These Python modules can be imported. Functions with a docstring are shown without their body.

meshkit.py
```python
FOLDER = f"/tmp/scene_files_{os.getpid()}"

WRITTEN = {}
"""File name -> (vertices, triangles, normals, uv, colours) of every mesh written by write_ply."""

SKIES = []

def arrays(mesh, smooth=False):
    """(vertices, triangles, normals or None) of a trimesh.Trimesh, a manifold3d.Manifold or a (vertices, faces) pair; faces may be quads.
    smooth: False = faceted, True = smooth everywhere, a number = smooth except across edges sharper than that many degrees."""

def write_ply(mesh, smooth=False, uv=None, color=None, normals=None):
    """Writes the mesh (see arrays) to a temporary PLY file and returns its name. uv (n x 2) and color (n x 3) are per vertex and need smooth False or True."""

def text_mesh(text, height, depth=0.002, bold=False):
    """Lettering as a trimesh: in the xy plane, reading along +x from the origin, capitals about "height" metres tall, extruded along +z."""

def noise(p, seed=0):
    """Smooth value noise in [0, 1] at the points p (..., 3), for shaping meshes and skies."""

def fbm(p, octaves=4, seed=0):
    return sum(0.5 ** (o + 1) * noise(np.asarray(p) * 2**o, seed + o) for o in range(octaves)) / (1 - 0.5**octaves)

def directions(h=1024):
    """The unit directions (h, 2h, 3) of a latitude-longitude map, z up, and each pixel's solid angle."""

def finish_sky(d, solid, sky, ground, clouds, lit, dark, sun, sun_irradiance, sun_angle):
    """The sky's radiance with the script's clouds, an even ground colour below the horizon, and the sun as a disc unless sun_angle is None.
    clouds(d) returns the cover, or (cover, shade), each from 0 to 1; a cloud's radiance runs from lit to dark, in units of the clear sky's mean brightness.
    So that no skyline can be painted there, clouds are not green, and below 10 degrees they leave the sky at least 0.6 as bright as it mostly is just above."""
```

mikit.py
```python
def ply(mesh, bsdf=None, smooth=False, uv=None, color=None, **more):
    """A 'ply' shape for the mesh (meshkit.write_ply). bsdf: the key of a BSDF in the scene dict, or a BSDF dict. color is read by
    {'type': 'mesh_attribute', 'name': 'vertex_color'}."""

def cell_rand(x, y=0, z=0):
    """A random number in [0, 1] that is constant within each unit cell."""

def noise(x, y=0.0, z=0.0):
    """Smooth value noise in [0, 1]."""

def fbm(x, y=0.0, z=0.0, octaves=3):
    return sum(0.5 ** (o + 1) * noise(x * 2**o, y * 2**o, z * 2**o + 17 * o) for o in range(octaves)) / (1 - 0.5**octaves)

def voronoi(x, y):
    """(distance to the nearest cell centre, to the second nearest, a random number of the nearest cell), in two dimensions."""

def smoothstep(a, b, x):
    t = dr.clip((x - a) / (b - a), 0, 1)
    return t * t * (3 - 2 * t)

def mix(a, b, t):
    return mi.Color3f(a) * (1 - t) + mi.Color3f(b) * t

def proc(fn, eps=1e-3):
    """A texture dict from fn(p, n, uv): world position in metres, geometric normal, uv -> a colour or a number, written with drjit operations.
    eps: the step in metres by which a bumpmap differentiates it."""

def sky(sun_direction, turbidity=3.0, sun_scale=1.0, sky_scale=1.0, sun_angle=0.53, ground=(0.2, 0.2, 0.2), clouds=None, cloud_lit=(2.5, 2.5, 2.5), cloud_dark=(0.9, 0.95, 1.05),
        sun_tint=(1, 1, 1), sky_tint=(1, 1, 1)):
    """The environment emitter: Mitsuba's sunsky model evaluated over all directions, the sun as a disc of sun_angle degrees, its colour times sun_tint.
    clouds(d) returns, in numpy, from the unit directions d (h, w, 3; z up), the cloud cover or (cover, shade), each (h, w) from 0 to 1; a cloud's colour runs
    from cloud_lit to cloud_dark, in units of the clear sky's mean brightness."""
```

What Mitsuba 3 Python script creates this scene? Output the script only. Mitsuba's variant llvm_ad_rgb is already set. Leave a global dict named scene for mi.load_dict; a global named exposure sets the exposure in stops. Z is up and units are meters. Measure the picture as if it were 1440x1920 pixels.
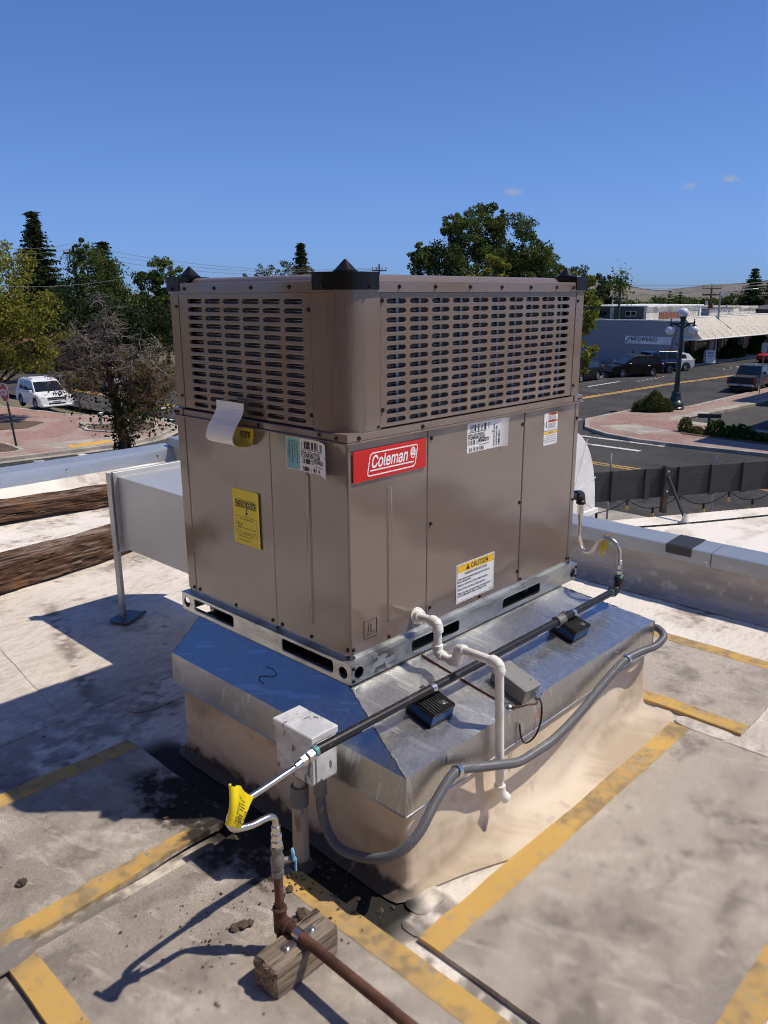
import math, random
import numpy as np, trimesh
import drjit as dr
import mitsuba as mi
import mikit, meshkit
from mikit import fbm, noise, voronoi, smoothstep, mix, cell_rand, proc
from shapely.geometry import Polygon, Point, LineString
from shapely.geometry import box as shapely_box
from shapely import affinity
from shapely.ops import unary_union

random.seed(7)
rng = np.random.default_rng(7)
T = mi.ScalarTransform4f
scene, labels = {}, {}

# ------------------------------------------------------------------ camera, sky, exposure
EYE = [-1.51001, -1.58523, 1.64]
FWD = [0.697176, 0.667065, -0.262620]
UPV = [0.193117, 0.178037, 0.964888]
scene['camera'] = {'type': 'perspective', 'fov': 2 * math.degrees(math.atan(720 / 1494.83)), 'fov_axis': 'x', 'near_clip': 0.05, 'far_clip': 9000.0,
                   'to_world': T().look_at(origin=EYE, target=[a + b for a, b in zip(EYE, FWD)], up=UPV)}
SUN_AZ, SUN_EL = math.radians(-46.6), math.radians(57.9)
SUN = [math.cos(SUN_AZ) * math.cos(SUN_EL), math.sin(SUN_AZ) * math.cos(SUN_EL), math.sin(SUN_EL)]


def puffs(d):
    """A few small fair-weather puffs low over the hills."""
    out = np.zeros(d.shape[:2])
    for az, el, w, h, s in ((35.0, 6.55, .70, .24, 1), (31.0, 6.5, .3, .08, 2), (24.0, 6.5, .70, .13, 3), (21.6, 6.8, .60, .22, 4), (-20, 8, 3, .5, 5), (75, 9, 2, .4, 6), (140, 8, 3, .6, 7)):
        a = np.degrees(np.arctan2(d[..., 1], d[..., 0])) - az
        e = np.degrees(np.arcsin(np.clip(d[..., 2], -1, 1))) - el
        r = (a / w) ** 2 + (e / h) ** 2
        n = meshkit.fbm(d * 260, 3, s)
        out = np.maximum(out, np.clip((1.0 - r) * 1.6 * n, 0, 1) * (r < 1))
    return out * 0.8


scene['sky'] = mikit.sky(SUN, turbidity=2.0, sun_scale=1.0, sky_scale=0.80, sun_tint=(0.95, 1.02, 1.10), clouds=puffs, cloud_lit=(1.9, 1.9, 1.95), sky_tint=(0.78, 1.01, 1.49))
exposure = 1.4
STREET = -5.06

# ------------------------------------------------------------------ helpers


def sbox(x0, x1, y0, y1):
    return shapely_box(x0, y0, x1, y1)


def TM(v, f):
    return trimesh.Trimesh(np.asarray(v, float), np.asarray(f, int), process=False)


def cat(ms):
    ms = [m for m in ms if m is not None]
    return ms[0] if len(ms) == 1 else trimesh.util.concatenate(ms)


def box(x0, x1, y0, y1, z0, z1, b=0.0):
    if b <= 0:
        v = [[x, y, z] for x in (x0, x1) for y in (y0, y1) for z in (z0, z1)]
        return TM(v, [[0, 1, 3], [0, 3, 2], [4, 6, 7], [4, 7, 5], [0, 4, 5], [0, 5, 1], [2, 3, 7], [2, 7, 6], [0, 2, 6], [0, 6, 4], [1, 5, 7], [1, 7, 3]])
    v = []
    for sx, x in ((-1, x0), (1, x1)):
        for sy, y in ((-1, y0), (1, y1)):
            for sz, z in ((-1, z0), (1, z1)):
                v += [[x - sx * b, y - sy * b, z], [x - sx * b, y, z - sz * b], [x, y - sy * b, z - sz * b]]
    return trimesh.Trimesh(v).convex_hull


def hull(pts):
    return trimesh.Trimesh(np.asarray(pts, float)).convex_hull


def ext(poly, h):
    ps = [g for g in getattr(poly, 'geoms', [poly]) if g.area > 1e-9]
    return cat([trimesh.creation.extrude_polygon(g, h, engine='earcut') for g in ps])


def frame(o, u, v, w):
    m = np.eye(4)
    m[:3, 0], m[:3, 1], m[:3, 2], m[:3, 3] = u, v, w, o
    return m


def xf(m, mat):
    m = m.copy()
    m.apply_transform(mat)
    return m


def mv(m, d, rz=0.0):
    m = m.copy()
    if rz:
        m.apply_transform(trimesh.transformations.rotation_matrix(rz, [0, 0, 1]))
    m.apply_translation(d)
    return m


def spline(P, k=8):
    P = np.asarray(P, float)
    Q = np.vstack([2 * P[0] - P[1], P, 2 * P[-1] - P[-2]])
    out = []
    for i in range(1, len(Q) - 2):
        a, b, c, d = Q[i - 1:i + 3]
        for t in np.linspace(0, 1, k, endpoint=False):
            out.append(.5 * (2 * b + (c - a) * t + (2 * a - 5 * b + 4 * c - d) * t * t + (3 * b - a - 3 * c + d) * t ** 3))
    out.append(P[-1])
    return np.array(out)


def resample(P, step):
    P = np.asarray(P, float)
    s = np.r_[0, np.cumsum(np.linalg.norm(np.diff(P, axis=0), axis=1))]
    t = np.linspace(0, s[-1], max(2, int(s[-1] / step)))
    return np.stack([np.interp(t, s, P[:, k]) for k in range(3)], 1), t


def tube(P, r, n=12, caps=True):
    P = np.asarray(P, float)
    r = np.broadcast_to(np.asarray(r, float), len(P))
    tan = np.gradient(P, axis=0)
    tan /= np.linalg.norm(tan, axis=1, keepdims=True) + 1e-12
    a = np.cross(tan[0], [0, 0, 1] if abs(tan[0][2]) < .9 else [1, 0, 0])
    a /= np.linalg.norm(a)
    v = []
    ang = np.arange(n) * 2 * np.pi / n
    for i in range(len(P)):
        a = a - tan[i] * (a @ tan[i])
        a /= np.linalg.norm(a) + 1e-12
        b = np.cross(tan[i], a)
        v.append(P[i] + r[i] * (np.cos(ang)[:, None] * a + np.sin(ang)[:, None] * b))
    v = np.vstack(v)
    i = np.arange(len(P) - 1)[:, None] * n
    j = np.arange(n)[None]
    k = (j + 1) % n
    f = np.concatenate([np.stack([i + j, i + k, i + n + k], -1).reshape(-1, 3), np.stack([i + j, i + n + k, i + n + j], -1).reshape(-1, 3)])
    if caps:
        v = np.vstack([v, P[0], P[-1]])
        c0, c1, e = len(v) - 2, len(v) - 1, (len(P) - 1) * n
        f = np.vstack([f, [[c0, (q + 1) % n, q] for q in range(n)], [[c1, e + q, e + (q + 1) % n] for q in range(n)]])
    return TM(v, f)


def lathe(prof, n=20, at=(0, 0, 0)):
    """profile [(radius, z)...] turned round z"""
    prof = np.asarray(prof, float)
    ang = np.arange(n) * 2 * np.pi / n
    v = np.stack([np.outer(prof[:, 0], np.cos(ang)), np.outer(prof[:, 0], np.sin(ang)), np.repeat(prof[:, 1:2], n, 1)], -1).reshape(-1, 3)
    i = np.arange(len(prof) - 1)[:, None] * n
    j = np.arange(n)[None]
    k = (j + 1) % n
    f = np.concatenate([np.stack([i + j, i + k, i + n + k], -1).reshape(-1, 3), np.stack([i + j, i + n + k, i + n + j], -1).reshape(-1, 3)])
    m = TM(v, f)
    m.update_faces(m.nondegenerate_faces())
    m.apply_translation(at)
    return m


def between(m, p, q):
    """a mesh built along +z from the origin, moved to start at p pointing to q"""
    d = np.asarray(q, float) - np.asarray(p, float)
    return xf(m, trimesh.transformations.translation_matrix(p) @ trimesh.geometry.align_vectors([0, 0, 1], d / np.linalg.norm(d)))


def rrect(x0, x1, y0, y1, r, n=6):
    p = []
    for cx, cy, a in ((x1 - r, y1 - r, 0), (x0 + r, y1 - r, 90), (x0 + r, y0 + r, 180), (x1 - r, y0 + r, 270)):
        for t in np.linspace(a, a + 90, n):
            p.append((cx + r * math.cos(math.radians(t)), cy + r * math.sin(math.radians(t))))
    return p


def loft(rings, cap=True):
    """rings of equal point counts (k, n, 3)"""
    R = np.asarray(rings, float)
    k, n = R.shape[:2]
    v = R.reshape(-1, 3)
    i = np.arange(k - 1)[:, None] * n
    j = np.arange(n)[None]
    q = (j + 1) % n
    f = np.concatenate([np.stack([i + j, i + q, i + n + q], -1).reshape(-1, 3), np.stack([i + j, i + n + q, i + n + j], -1).reshape(-1, 3)])
    if cap:
        v = np.vstack([v, R[0].mean(0), R[-1].mean(0)])
        a, b, e = len(v) - 2, len(v) - 1, (k - 1) * n
        f = np.vstack([f, [[a, (t + 1) % n, t] for t in range(n)], [[b, e + t, e + (t + 1) % n] for t in range(n)]])
    return TM(v, f)


def rr4(x0, x1, y0, y1, rs, n=8):
    """rectangle with its own radius at each corner: (x1,y1), (x0,y1), (x0,y0), (x1,y0)"""
    p = []
    for (cx, cy, sx, sy, a), r in zip(((x1, y1, -1, -1, 0), (x0, y1, 1, -1, 90), (x0, y0, 1, 1, 180), (x1, y0, -1, 1, 270)), rs):
        for t in np.linspace(a, a + 90, n):
            p.append((cx + sx * r + r * math.cos(math.radians(t)), cy + sy * r + r * math.sin(math.radians(t))))
    return p


def ring_at(poly, z):
    return [(x, y, z) for x, y in poly]


def grid(P):
    """(a, b, 3) points -> mesh"""
    a, b = P.shape[:2]
    i = np.arange(a - 1)[:, None] * b
    j = np.arange(b - 1)[None]
    f = np.concatenate([np.stack([i + j, i + b + j, i + b + j + 1], -1).reshape(-1, 3), np.stack([i + j, i + b + j + 1, i + j + 1], -1).reshape(-1, 3)])
    return TM(P.reshape(-1, 3), f)


def fb(p, octv=4, seed=0):
    return meshkit.fbm(np.asarray(p, float), octv, seed) - .5


_TXT = {}


def txt(s, h, w=None, bold=False, shear=0.0, depth=0.0006):
    if (s, bold) not in _TXT:
        _TXT[(s, bold)] = meshkit.text_mesh(s, 1.0, 1.0, bold)
    m = _TXT[(s, bold)].copy()
    lo, hi = m.bounds
    sx = h if w is None else w / (hi[0] - lo[0])
    m.apply_translation([-lo[0], 0, 0])
    m.apply_scale(1.0)
    M = np.diag([sx, h, depth, 1.0])
    M[0, 1] = shear * h
    return xf(m, M)


def soft(mesh, angle):
    """splits the vertices at edges sharper than the angle, so that smooth=True keeps those edges"""
    v, f = np.asarray(mesh.vertices), np.asarray(mesh.faces)
    _, ix, inv = np.unique(np.round(v * 2e5).astype(np.int64), axis=0, return_index=True, return_inverse=True)
    v, f = v[ix], inv.reshape(-1)[f]
    f = f[(f[:, 0] != f[:, 1]) & (f[:, 1] != f[:, 2]) & (f[:, 0] != f[:, 2])]
    w = np.cross(v[f[:, 1]] - v[f[:, 0]], v[f[:, 2]] - v[f[:, 0]])
    n = w / (np.linalg.norm(w, axis=1, keepdims=True) + 1e-20)
    cv, cf = f.ravel(), np.repeat(np.arange(len(f)), 3)
    o = np.argsort(cv, kind='stable')
    cnt = np.bincount(cv, minlength=len(v))
    st = np.r_[0, np.cumsum(cnt)[:-1]]
    k = cnt[cv[o]]
    a = np.repeat(np.arange(len(o)), k)
    b = np.repeat(st[cv[o]], k) + np.arange(len(a)) - np.repeat(np.cumsum(k) - k, k)
    fa, fb_ = cf[o][a], cf[o][b]
    ok = (n[fa] * n[fb_]).sum(1) > math.cos(math.radians(angle))
    N = np.zeros((len(o), 3))
    for q in range(3):
        N[:, q] = np.bincount(a, (w[fb_, q] * ok), len(o))
    N /= np.linalg.norm(N, axis=1, keepdims=True) + 1e-20
    key = np.column_stack([cv[o], np.round(N * 50).astype(np.int64)])
    _, i2, j2 = np.unique(key, axis=0, return_index=True, return_inverse=True)
    nf = np.empty(len(o), np.int64)
    nf[o] = j2.reshape(-1)
    return TM(v[cv[o][i2]], nf.reshape(-1, 3))


def shape(mesh, bsdf, smooth, kw):
    if smooth is not True and smooth is not False:
        mesh, smooth = soft(mesh, smooth), True
    return mikit.ply(mesh, bsdf, smooth=smooth, **kw)


def uname(k):
    if k not in scene and k not in _tops:
        return k
    i = 1
    while f'{k}_{i:03d}' in scene or f'{k}_{i:03d}' in _tops:
        i += 1
    return f'{k}_{i:03d}'


_tops = set()


def thing(name, label, category, group=None, kind=None):
    k = uname(name)
    _tops.add(k)
    labels[k] = {'label': label, 'category': category}
    if group:
        labels[k]['group'] = group
    if kind:
        labels[k]['kind'] = kind
    return k


def part(parent, name, mesh, bsdf, smooth=False, label=None, kind=None, **kw):
    k = uname(parent + '__' + name)
    scene[k] = shape(mesh, bsdf, smooth, kw)
    if label or kind:
        labels[k] = {a: b for a, b in (('label', label), ('kind', kind)) if b}
    return k


def whole(name, mesh, bsdf, label=None, category=None, smooth=False, group=None, kind=None, **kw):
    k = uname(name)
    _tops.add(k)
    scene[k] = shape(mesh, bsdf, smooth, kw)
    labels[k] = {a: b for a, b in (('label', label), ('category', category), ('group', group), ('kind', kind)) if b}
    return k


# ------------------------------------------------------------------ materials


def C(c):
    return {'type': 'rgb', 'value': list(c)} if isinstance(c, (tuple, list)) else c


def pri(name, color, rough=.5, metal=0.0, spec=.5, bump=None, bscale=1.0, **kw):
    d = {'type': 'principled', 'base_color': C(color), 'roughness': rough if isinstance(rough, dict) else float(rough), 'metallic': float(metal), 'specular': float(spec)}
    d.update(kw)
    if bump is not None:
        d = {'type': 'bumpmap', 'arbitrary': bump, 'scale': float(bscale), 'bsdf': d}
    scene[name] = {'type': 'twosided', 'bsdf': d}
    return name


def col(*c):
    return mi.Color3f(*c)


def f_membrane(p, n, uv):
    a = fbm(p.x * .9 + 3.1, p.y * .9, 1.7, 3)
    b = fbm(p.x * 4.2, p.y * 5.1, p.z * 4 + 4.0, 4)
    c = fbm(p.x * 26, p.y * 31, p.z * 26, 3)
    base = mix(col(.76, .72, .665), col(.63, .575, .505), smoothstep(.35, .7, a))
    base = mix(base, col(.42, .365, .31), smoothstep(.50, .72, b * .75 + c * .25) * .75)
    base = mix(base, col(.22, .19, .165), smoothstep(.60, .78, c * .5 + b * .5) * .75)
    f = fbm(p.x * 19 + p.y * 6, p.y * 64 - p.x * 9, 5.0, 4)
    base = mix(base, col(.46, .40, .34), smoothstep(.50, .70, f * .6 + a * .4) * .55)
    base = base * (.88 + .24 * fbm(p.x * 120, p.y * 120, p.z * 120, 2))
    d1 = dr.abs(p.x - (.28 * (p.y - 1.65) - .09) - .03 * (fbm(p.y * 3, 2.0, 1.0, 2) - .5))
    trk = smoothstep(.075, .01, d1) * smoothstep(1.2, 1.5, p.y) * smoothstep(2.9, 2.4, p.y)
    base = mix(base, col(.24, .20, .17), trk * smoothstep(.38, .56, c * .5 + b * .5) * .9)
    # grime round the near pads, deepened to darken the unit's shadow; dirt along the curb's left foot
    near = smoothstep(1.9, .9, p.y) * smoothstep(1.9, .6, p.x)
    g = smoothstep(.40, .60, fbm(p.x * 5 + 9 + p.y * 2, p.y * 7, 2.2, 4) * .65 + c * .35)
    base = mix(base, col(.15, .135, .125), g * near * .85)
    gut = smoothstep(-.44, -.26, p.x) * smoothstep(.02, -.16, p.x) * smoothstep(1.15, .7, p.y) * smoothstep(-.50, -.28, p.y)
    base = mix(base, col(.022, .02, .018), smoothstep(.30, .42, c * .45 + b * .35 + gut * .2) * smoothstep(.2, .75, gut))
    return base


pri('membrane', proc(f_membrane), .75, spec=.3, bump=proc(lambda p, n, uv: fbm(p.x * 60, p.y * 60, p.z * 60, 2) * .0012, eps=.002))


def f_membrane_far(p, n, uv):
    b = fbm(p.x * 2.2, p.y * 3.1, 4.0, 4)
    c = fbm(p.x * 14, p.y * 18, 1.0, 3)
    base = mix(col(.76, .72, .66), col(.62, .57, .51), smoothstep(.4, .65, b))
    return mix(base, col(.36, .31, .26), smoothstep(.58, .75, b * .5 + c * .5) * .7)


pri('membrane_far', proc(f_membrane_far), .8, spec=.3)


def f_wallskin(p, n, uv):
    b = fbm(p.x * 3.0 + 1, p.y * 3.0, p.z * 7, 4)
    c = fbm(p.x * 30, p.y * 30, p.z * 18, 3)
    st = fbm(p.x * 38 + p.y * 38, 3.0, p.z * 2.5, 3)
    base = mix(col(.66, .57, .455), col(.52, .43, .325), smoothstep(.42, .68, b))
    base = mix(base, col(.37, .29, .20), smoothstep(.50, .70, b * .8 + st * .2) * .55)
    base = mix(base, col(.26, .21, .16), smoothstep(.66, .80, c) * .25)
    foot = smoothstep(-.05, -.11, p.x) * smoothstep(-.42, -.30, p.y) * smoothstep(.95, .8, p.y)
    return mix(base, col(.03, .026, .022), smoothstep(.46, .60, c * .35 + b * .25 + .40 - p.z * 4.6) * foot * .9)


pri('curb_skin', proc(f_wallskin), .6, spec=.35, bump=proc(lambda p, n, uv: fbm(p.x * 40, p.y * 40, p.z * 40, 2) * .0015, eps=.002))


def f_parapet(p, n, uv):
    b = fbm(p.x * 4, p.y * 2.2, p.z * 9, 4)
    c = fbm(p.x * 20, p.y * 26, p.z * 20, 3)
    base = mix(col(.50, .47, .43), col(.36, .335, .305), smoothstep(.4, .62, b))
    return mix(base, col(.66, .62, .56), smoothstep(.58, .72, b * .4 + c * .6) * .6)


pri('parapet_skin', proc(f_parapet), .7, spec=.3)


def weave(p):
    return .5 + .34 * dr.sin((p.y + .10 * p.x) * (2 * math.pi / .0046)) + .16 * dr.sin((p.x - .3 * p.y) * (2 * math.pi / .0040))


def f_pad(p, n, uv):
    a = fbm(p.x * 2.1 + 5, p.y * 3.3, 2.0, 4)
    b = fbm(p.x * 9, p.y * 12, 7.0, 4)
    c = fbm(p.x * 45, p.y * 38, 1.0, 3)
    base = mix(col(.44, .39, .335), col(.315, .28, .245), smoothstep(.40, .66, a * .6 + b * .4))
    base = mix(base, col(.52, .475, .42), smoothstep(.52, .70, fbm(p.x * 3 - p.y * 2, p.y * 11 + p.x * 5, 3.0, 4) * .6 + c * .4) * .65)
    base = mix(base, col(.15, .13, .115), smoothstep(.52, .72, b * .6 + c * .4) * .55)
    base = mix(base, col(.56, .52, .47), smoothstep(.66, .76, fbm(p.x * 40 + p.y * 14, p.y * 9 - p.x * 2, 3.0, 3)) * .4)
    base = base * (.70 + .56 * weave(p)) * (.82 + .38 * noise(p.x * 300, p.y * 300, 2.0))
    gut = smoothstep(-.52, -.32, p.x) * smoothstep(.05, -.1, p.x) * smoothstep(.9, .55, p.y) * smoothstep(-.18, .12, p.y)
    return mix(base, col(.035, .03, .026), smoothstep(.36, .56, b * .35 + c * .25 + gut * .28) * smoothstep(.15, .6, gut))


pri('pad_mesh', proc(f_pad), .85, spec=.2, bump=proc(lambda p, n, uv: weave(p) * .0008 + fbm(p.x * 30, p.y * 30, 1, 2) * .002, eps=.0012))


def f_strip(p, n, uv):
    b = fbm(p.x * 8 + 2, p.y * 8, 7.0, 4)
    c = fbm(p.x * 42, p.y * 42, 1.0, 3)
    base = mix(col(.58, .37, .115), col(.48, .325, .135), smoothstep(.4, .6, b))
    base = mix(base, col(.27, .20, .12), smoothstep(.50, .70, b * .6 + c * .4) * .8)
    base = mix(base, col(.36, .31, .25), smoothstep(.60, .76, fbm(p.x * 34 + 5, p.y * 34, 4.0, 4)) * .45)
    base = base * (.86 + .26 * weave(p))
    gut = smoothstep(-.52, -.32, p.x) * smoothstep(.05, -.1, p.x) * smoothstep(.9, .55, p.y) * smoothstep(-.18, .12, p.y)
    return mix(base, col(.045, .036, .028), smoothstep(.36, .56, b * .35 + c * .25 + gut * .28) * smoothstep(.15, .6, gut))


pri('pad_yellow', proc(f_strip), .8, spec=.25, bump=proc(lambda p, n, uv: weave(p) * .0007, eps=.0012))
pri('taupe_paint', (.172, .130, .105), .15, spec=.9, clearcoat=1.0, clearcoat_gloss=.97, bump=proc(lambda p, n, uv: fbm(p.x * 240, p.y * 240, p.z * 240, 2) * .00012 + fbm(p.x * 4, p.y * 4, p.z * 5.5, 2) * .0075, eps=.002))
pri('black_plastic', (.008, .008, .009), .30, spec=.3)
pri('screw_black', (.010, .010, .011), .35, spec=.5)
pri('inner_dark', (.022, .021, .020), .6)


def f_coil(p, n, uv):
    t = p.x + p.y
    a = dr.sin(t * 2 * math.pi / .0042) * .5 + .5
    dent = smoothstep(.55, .7, fbm(t * 16, p.z * 60, 1.0, 3))
    return mix(mix(col(.055, .055, .055), col(.14, .14, .142), a), col(.26, .26, .262), dent * .7)


pri('coil_fins', proc(f_coil), .45, metal=.3)


def sheet_uv(p, n):
    up = dr.abs(n.z) > .5
    side = dr.abs(n.x) > dr.abs(n.y)
    return dr.select(up, p.x, dr.select(side, p.y, p.x)), dr.select(up, p.y, p.z * 1.0)


def f_galv(p, n, uv):
    u, v = sheet_uv(p, n)
    _, _, r = voronoi(u * 150, v * 150)
    s = fbm(u * 3.1, v * 3.7, 2.0, 3)
    g = mix(col(.46, .465, .47), col(.59, .595, .60), r * .6 + s * .4)
    sc = smoothstep(.74, .78, fbm(u * 70 + v * 22, v * 7 - u * 3, 3.0, 2))
    return mix(g, col(.85, .87, .88), sc * .4)


def f_galv_r(p, n, uv):
    u, v = sheet_uv(p, n)
    _, _, r = voronoi(u * 150, v * 150)
    return .29 + .06 * r + .10 * smoothstep(.4, .7, fbm(u * 4.5, v * 3.0, 5.0, 3))


pri('galvanized', proc(f_galv), proc(f_galv_r), metal=1.0)


def f_rail(p, n, uv):
    b = fbm(p.x * 17, p.y * 17, p.z * 30, 4)
    c = fbm(p.x * 7 + 3, p.y * 90, p.z * 120, 3)
    g = mix(col(.60, .61, .59), col(.46, .47, .46), smoothstep(.35, .7, b))
    d = smoothstep(.10, .02, dr.sqrt(dr.square(p.x - .135) + dr.square((p.z - .535) * 1.6) + dr.square(p.y))) * smoothstep(.42, .55, fbm(p.x * 45, p.z * 60, 1.0, 3))
    g = mix(g, col(.05, .05, .045), d * .85)
    return mix(g, col(.16, .15, .13), smoothstep(.66, .74, c * .5 + b * .5) * .5)


pri('rail_zinc', proc(f_rail), .36, metal=.85)
pri('steel_grey', proc(lambda p, n, uv: mix(col(.40, .41, .42), col(.55, .56, .57), fbm(p.x * 12, p.y * 12, p.z * 12, 3))), .42, metal=.8)
pri('foot_metal', (.10, .115, .14), .4, metal=.6)
pri('duct_zinc', proc(lambda p, n, uv: mix(col(.52, .535, .545), col(.61, .625, .635), fbm(p.x * 5, p.y * 5, p.z * 5, 3))), .45, metal=.55)
pri('white_duct', proc(lambda p, n, uv: mix(col(.66, .66, .65), col(.58, .58, .57), smoothstep(.4, .7, fbm(p.x * 6, p.y * 6, p.z * 6, 3)))), .5)


def f_flash(p, n, uv):
    b = fbm(p.x * 3, p.y * 3, p.z * 14, 3)
    return mix(col(.40, .45, .52), col(.55, .60, .66), b)


pri('edge_metal', proc(f_flash), .42, metal=.6)
pri('coping_metal', proc(lambda p, n, uv: mix(col(.30, .335, .385), col(.40, .44, .49), fbm(p.x * 9, p.y * 5, p.z * 9, 3))), .4, metal=.45)
pri('tape_black', (.03, .03, .032), .5)


def f_beam(p, n, uv):
    g = fbm(p.x * 8 + p.z * 3, p.y * 75, p.z * 70 + p.x * 2, 4)
    b = fbm(p.x * 5, p.y * 10, p.z * 10, 4)
    base = mix(col(.060, .030, .019), col(.125, .072, .046), smoothstep(.35, .65, g))
    kn = fbm(p.x * 6 + 3, p.y * 6, p.z * 6, 3)
    base = mix(base, col(.19, .095, .045), smoothstep(.56, .70, kn) * .7)
    base = mix(base, col(.25, .19, .15), smoothstep(.42, .66, b * .6 + g * .4) * smoothstep(.1, .8, n.z))
    return mix(base, col(.025, .016, .012), smoothstep(.58, .66, fbm(p.x * 4, p.y * 48, p.z * 44 + p.x * 3, 3)))


pri('beam_wood', proc(f_beam), .85, spec=.25, bump=proc(lambda p, n, uv: fbm(p.x * 8, p.y * 80, p.z * 80, 3) * .005, eps=.003))


def f_block(p, n, uv):
    g = fbm(p.x * 9, p.y * 150, p.z * 150, 4)
    base = mix(col(.155, .118, .088), col(.295, .240, .19), smoothstep(.3, .7, g))
    return mix(base, col(.05, .035, .026), smoothstep(.61, .68, fbm(p.x * 14, p.y * 210, p.z * 210, 3)))


pri('block_wood', proc(f_block), .85, spec=.2, bump=proc(lambda p, n, uv: fbm(p.x * 16, p.y * 210, p.z * 210, 3) * .006, eps=.0012))


def f_rust(p, n, uv):
    b = fbm(p.x * 22, p.y * 22, p.z * 22, 3)
    c = fbm(p.x * 120, p.y * 120, p.z * 120, 3)
    base = mix(col(.070, .030, .022), col(.125, .058, .040), smoothstep(.35, .65, b))
    return mix(base, col(.25, .12, .07), smoothstep(.66, .78, c * .6 + b * .4))


pri('rust_pipe', proc(f_rust), .62, spec=.35)
pri('black_pipe', proc(lambda p, n, uv: mix(col(.013, .012, .013), col(.06, .055, .055), smoothstep(.66, .76, fbm(p.x * 50, p.y * 140, p.z * 140, 3)))), .36, spec=.5)
pri('steel_flex', (.62, .60, .57), .30, metal=1.0)
pri('cast_iron', proc(lambda p, n, uv: mix(col(.14, .13, .125), col(.27, .255, .24), fbm(p.x * 50, p.y * 50, p.z * 50, 3))), .5, metal=.5)
pri('bright_zinc', (.66, .66, .65), .26, metal=1.0)
pri('teal_dope', (.10, .27, .29), .4)
pri('pvc_white', proc(lambda p, n, uv: mix(col(.80, .79, .75), col(.70, .68, .63), smoothstep(.55, .75, fbm(p.x * 20, p.y * 20, p.z * 9, 3)))), .28, spec=.5)
pri('flex_grey', (.125, .130, .142), .38, spec=.5)
pri('box_grey', (.235, .235, .230), .38, spec=.5)


def f_jbox(p, n, uv):
    b = fbm(p.x * 26, p.y * 26, p.z * 26, 4)
    c = fbm(p.x * 60 + 4, p.y * 60, p.z * 22, 3)
    base = mix(col(.62, .635, .66), col(.50, .52, .55), smoothstep(.4, .6, b))
    return mix(base, col(.16, .16, .17), smoothstep(.66, .72, c))


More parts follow.
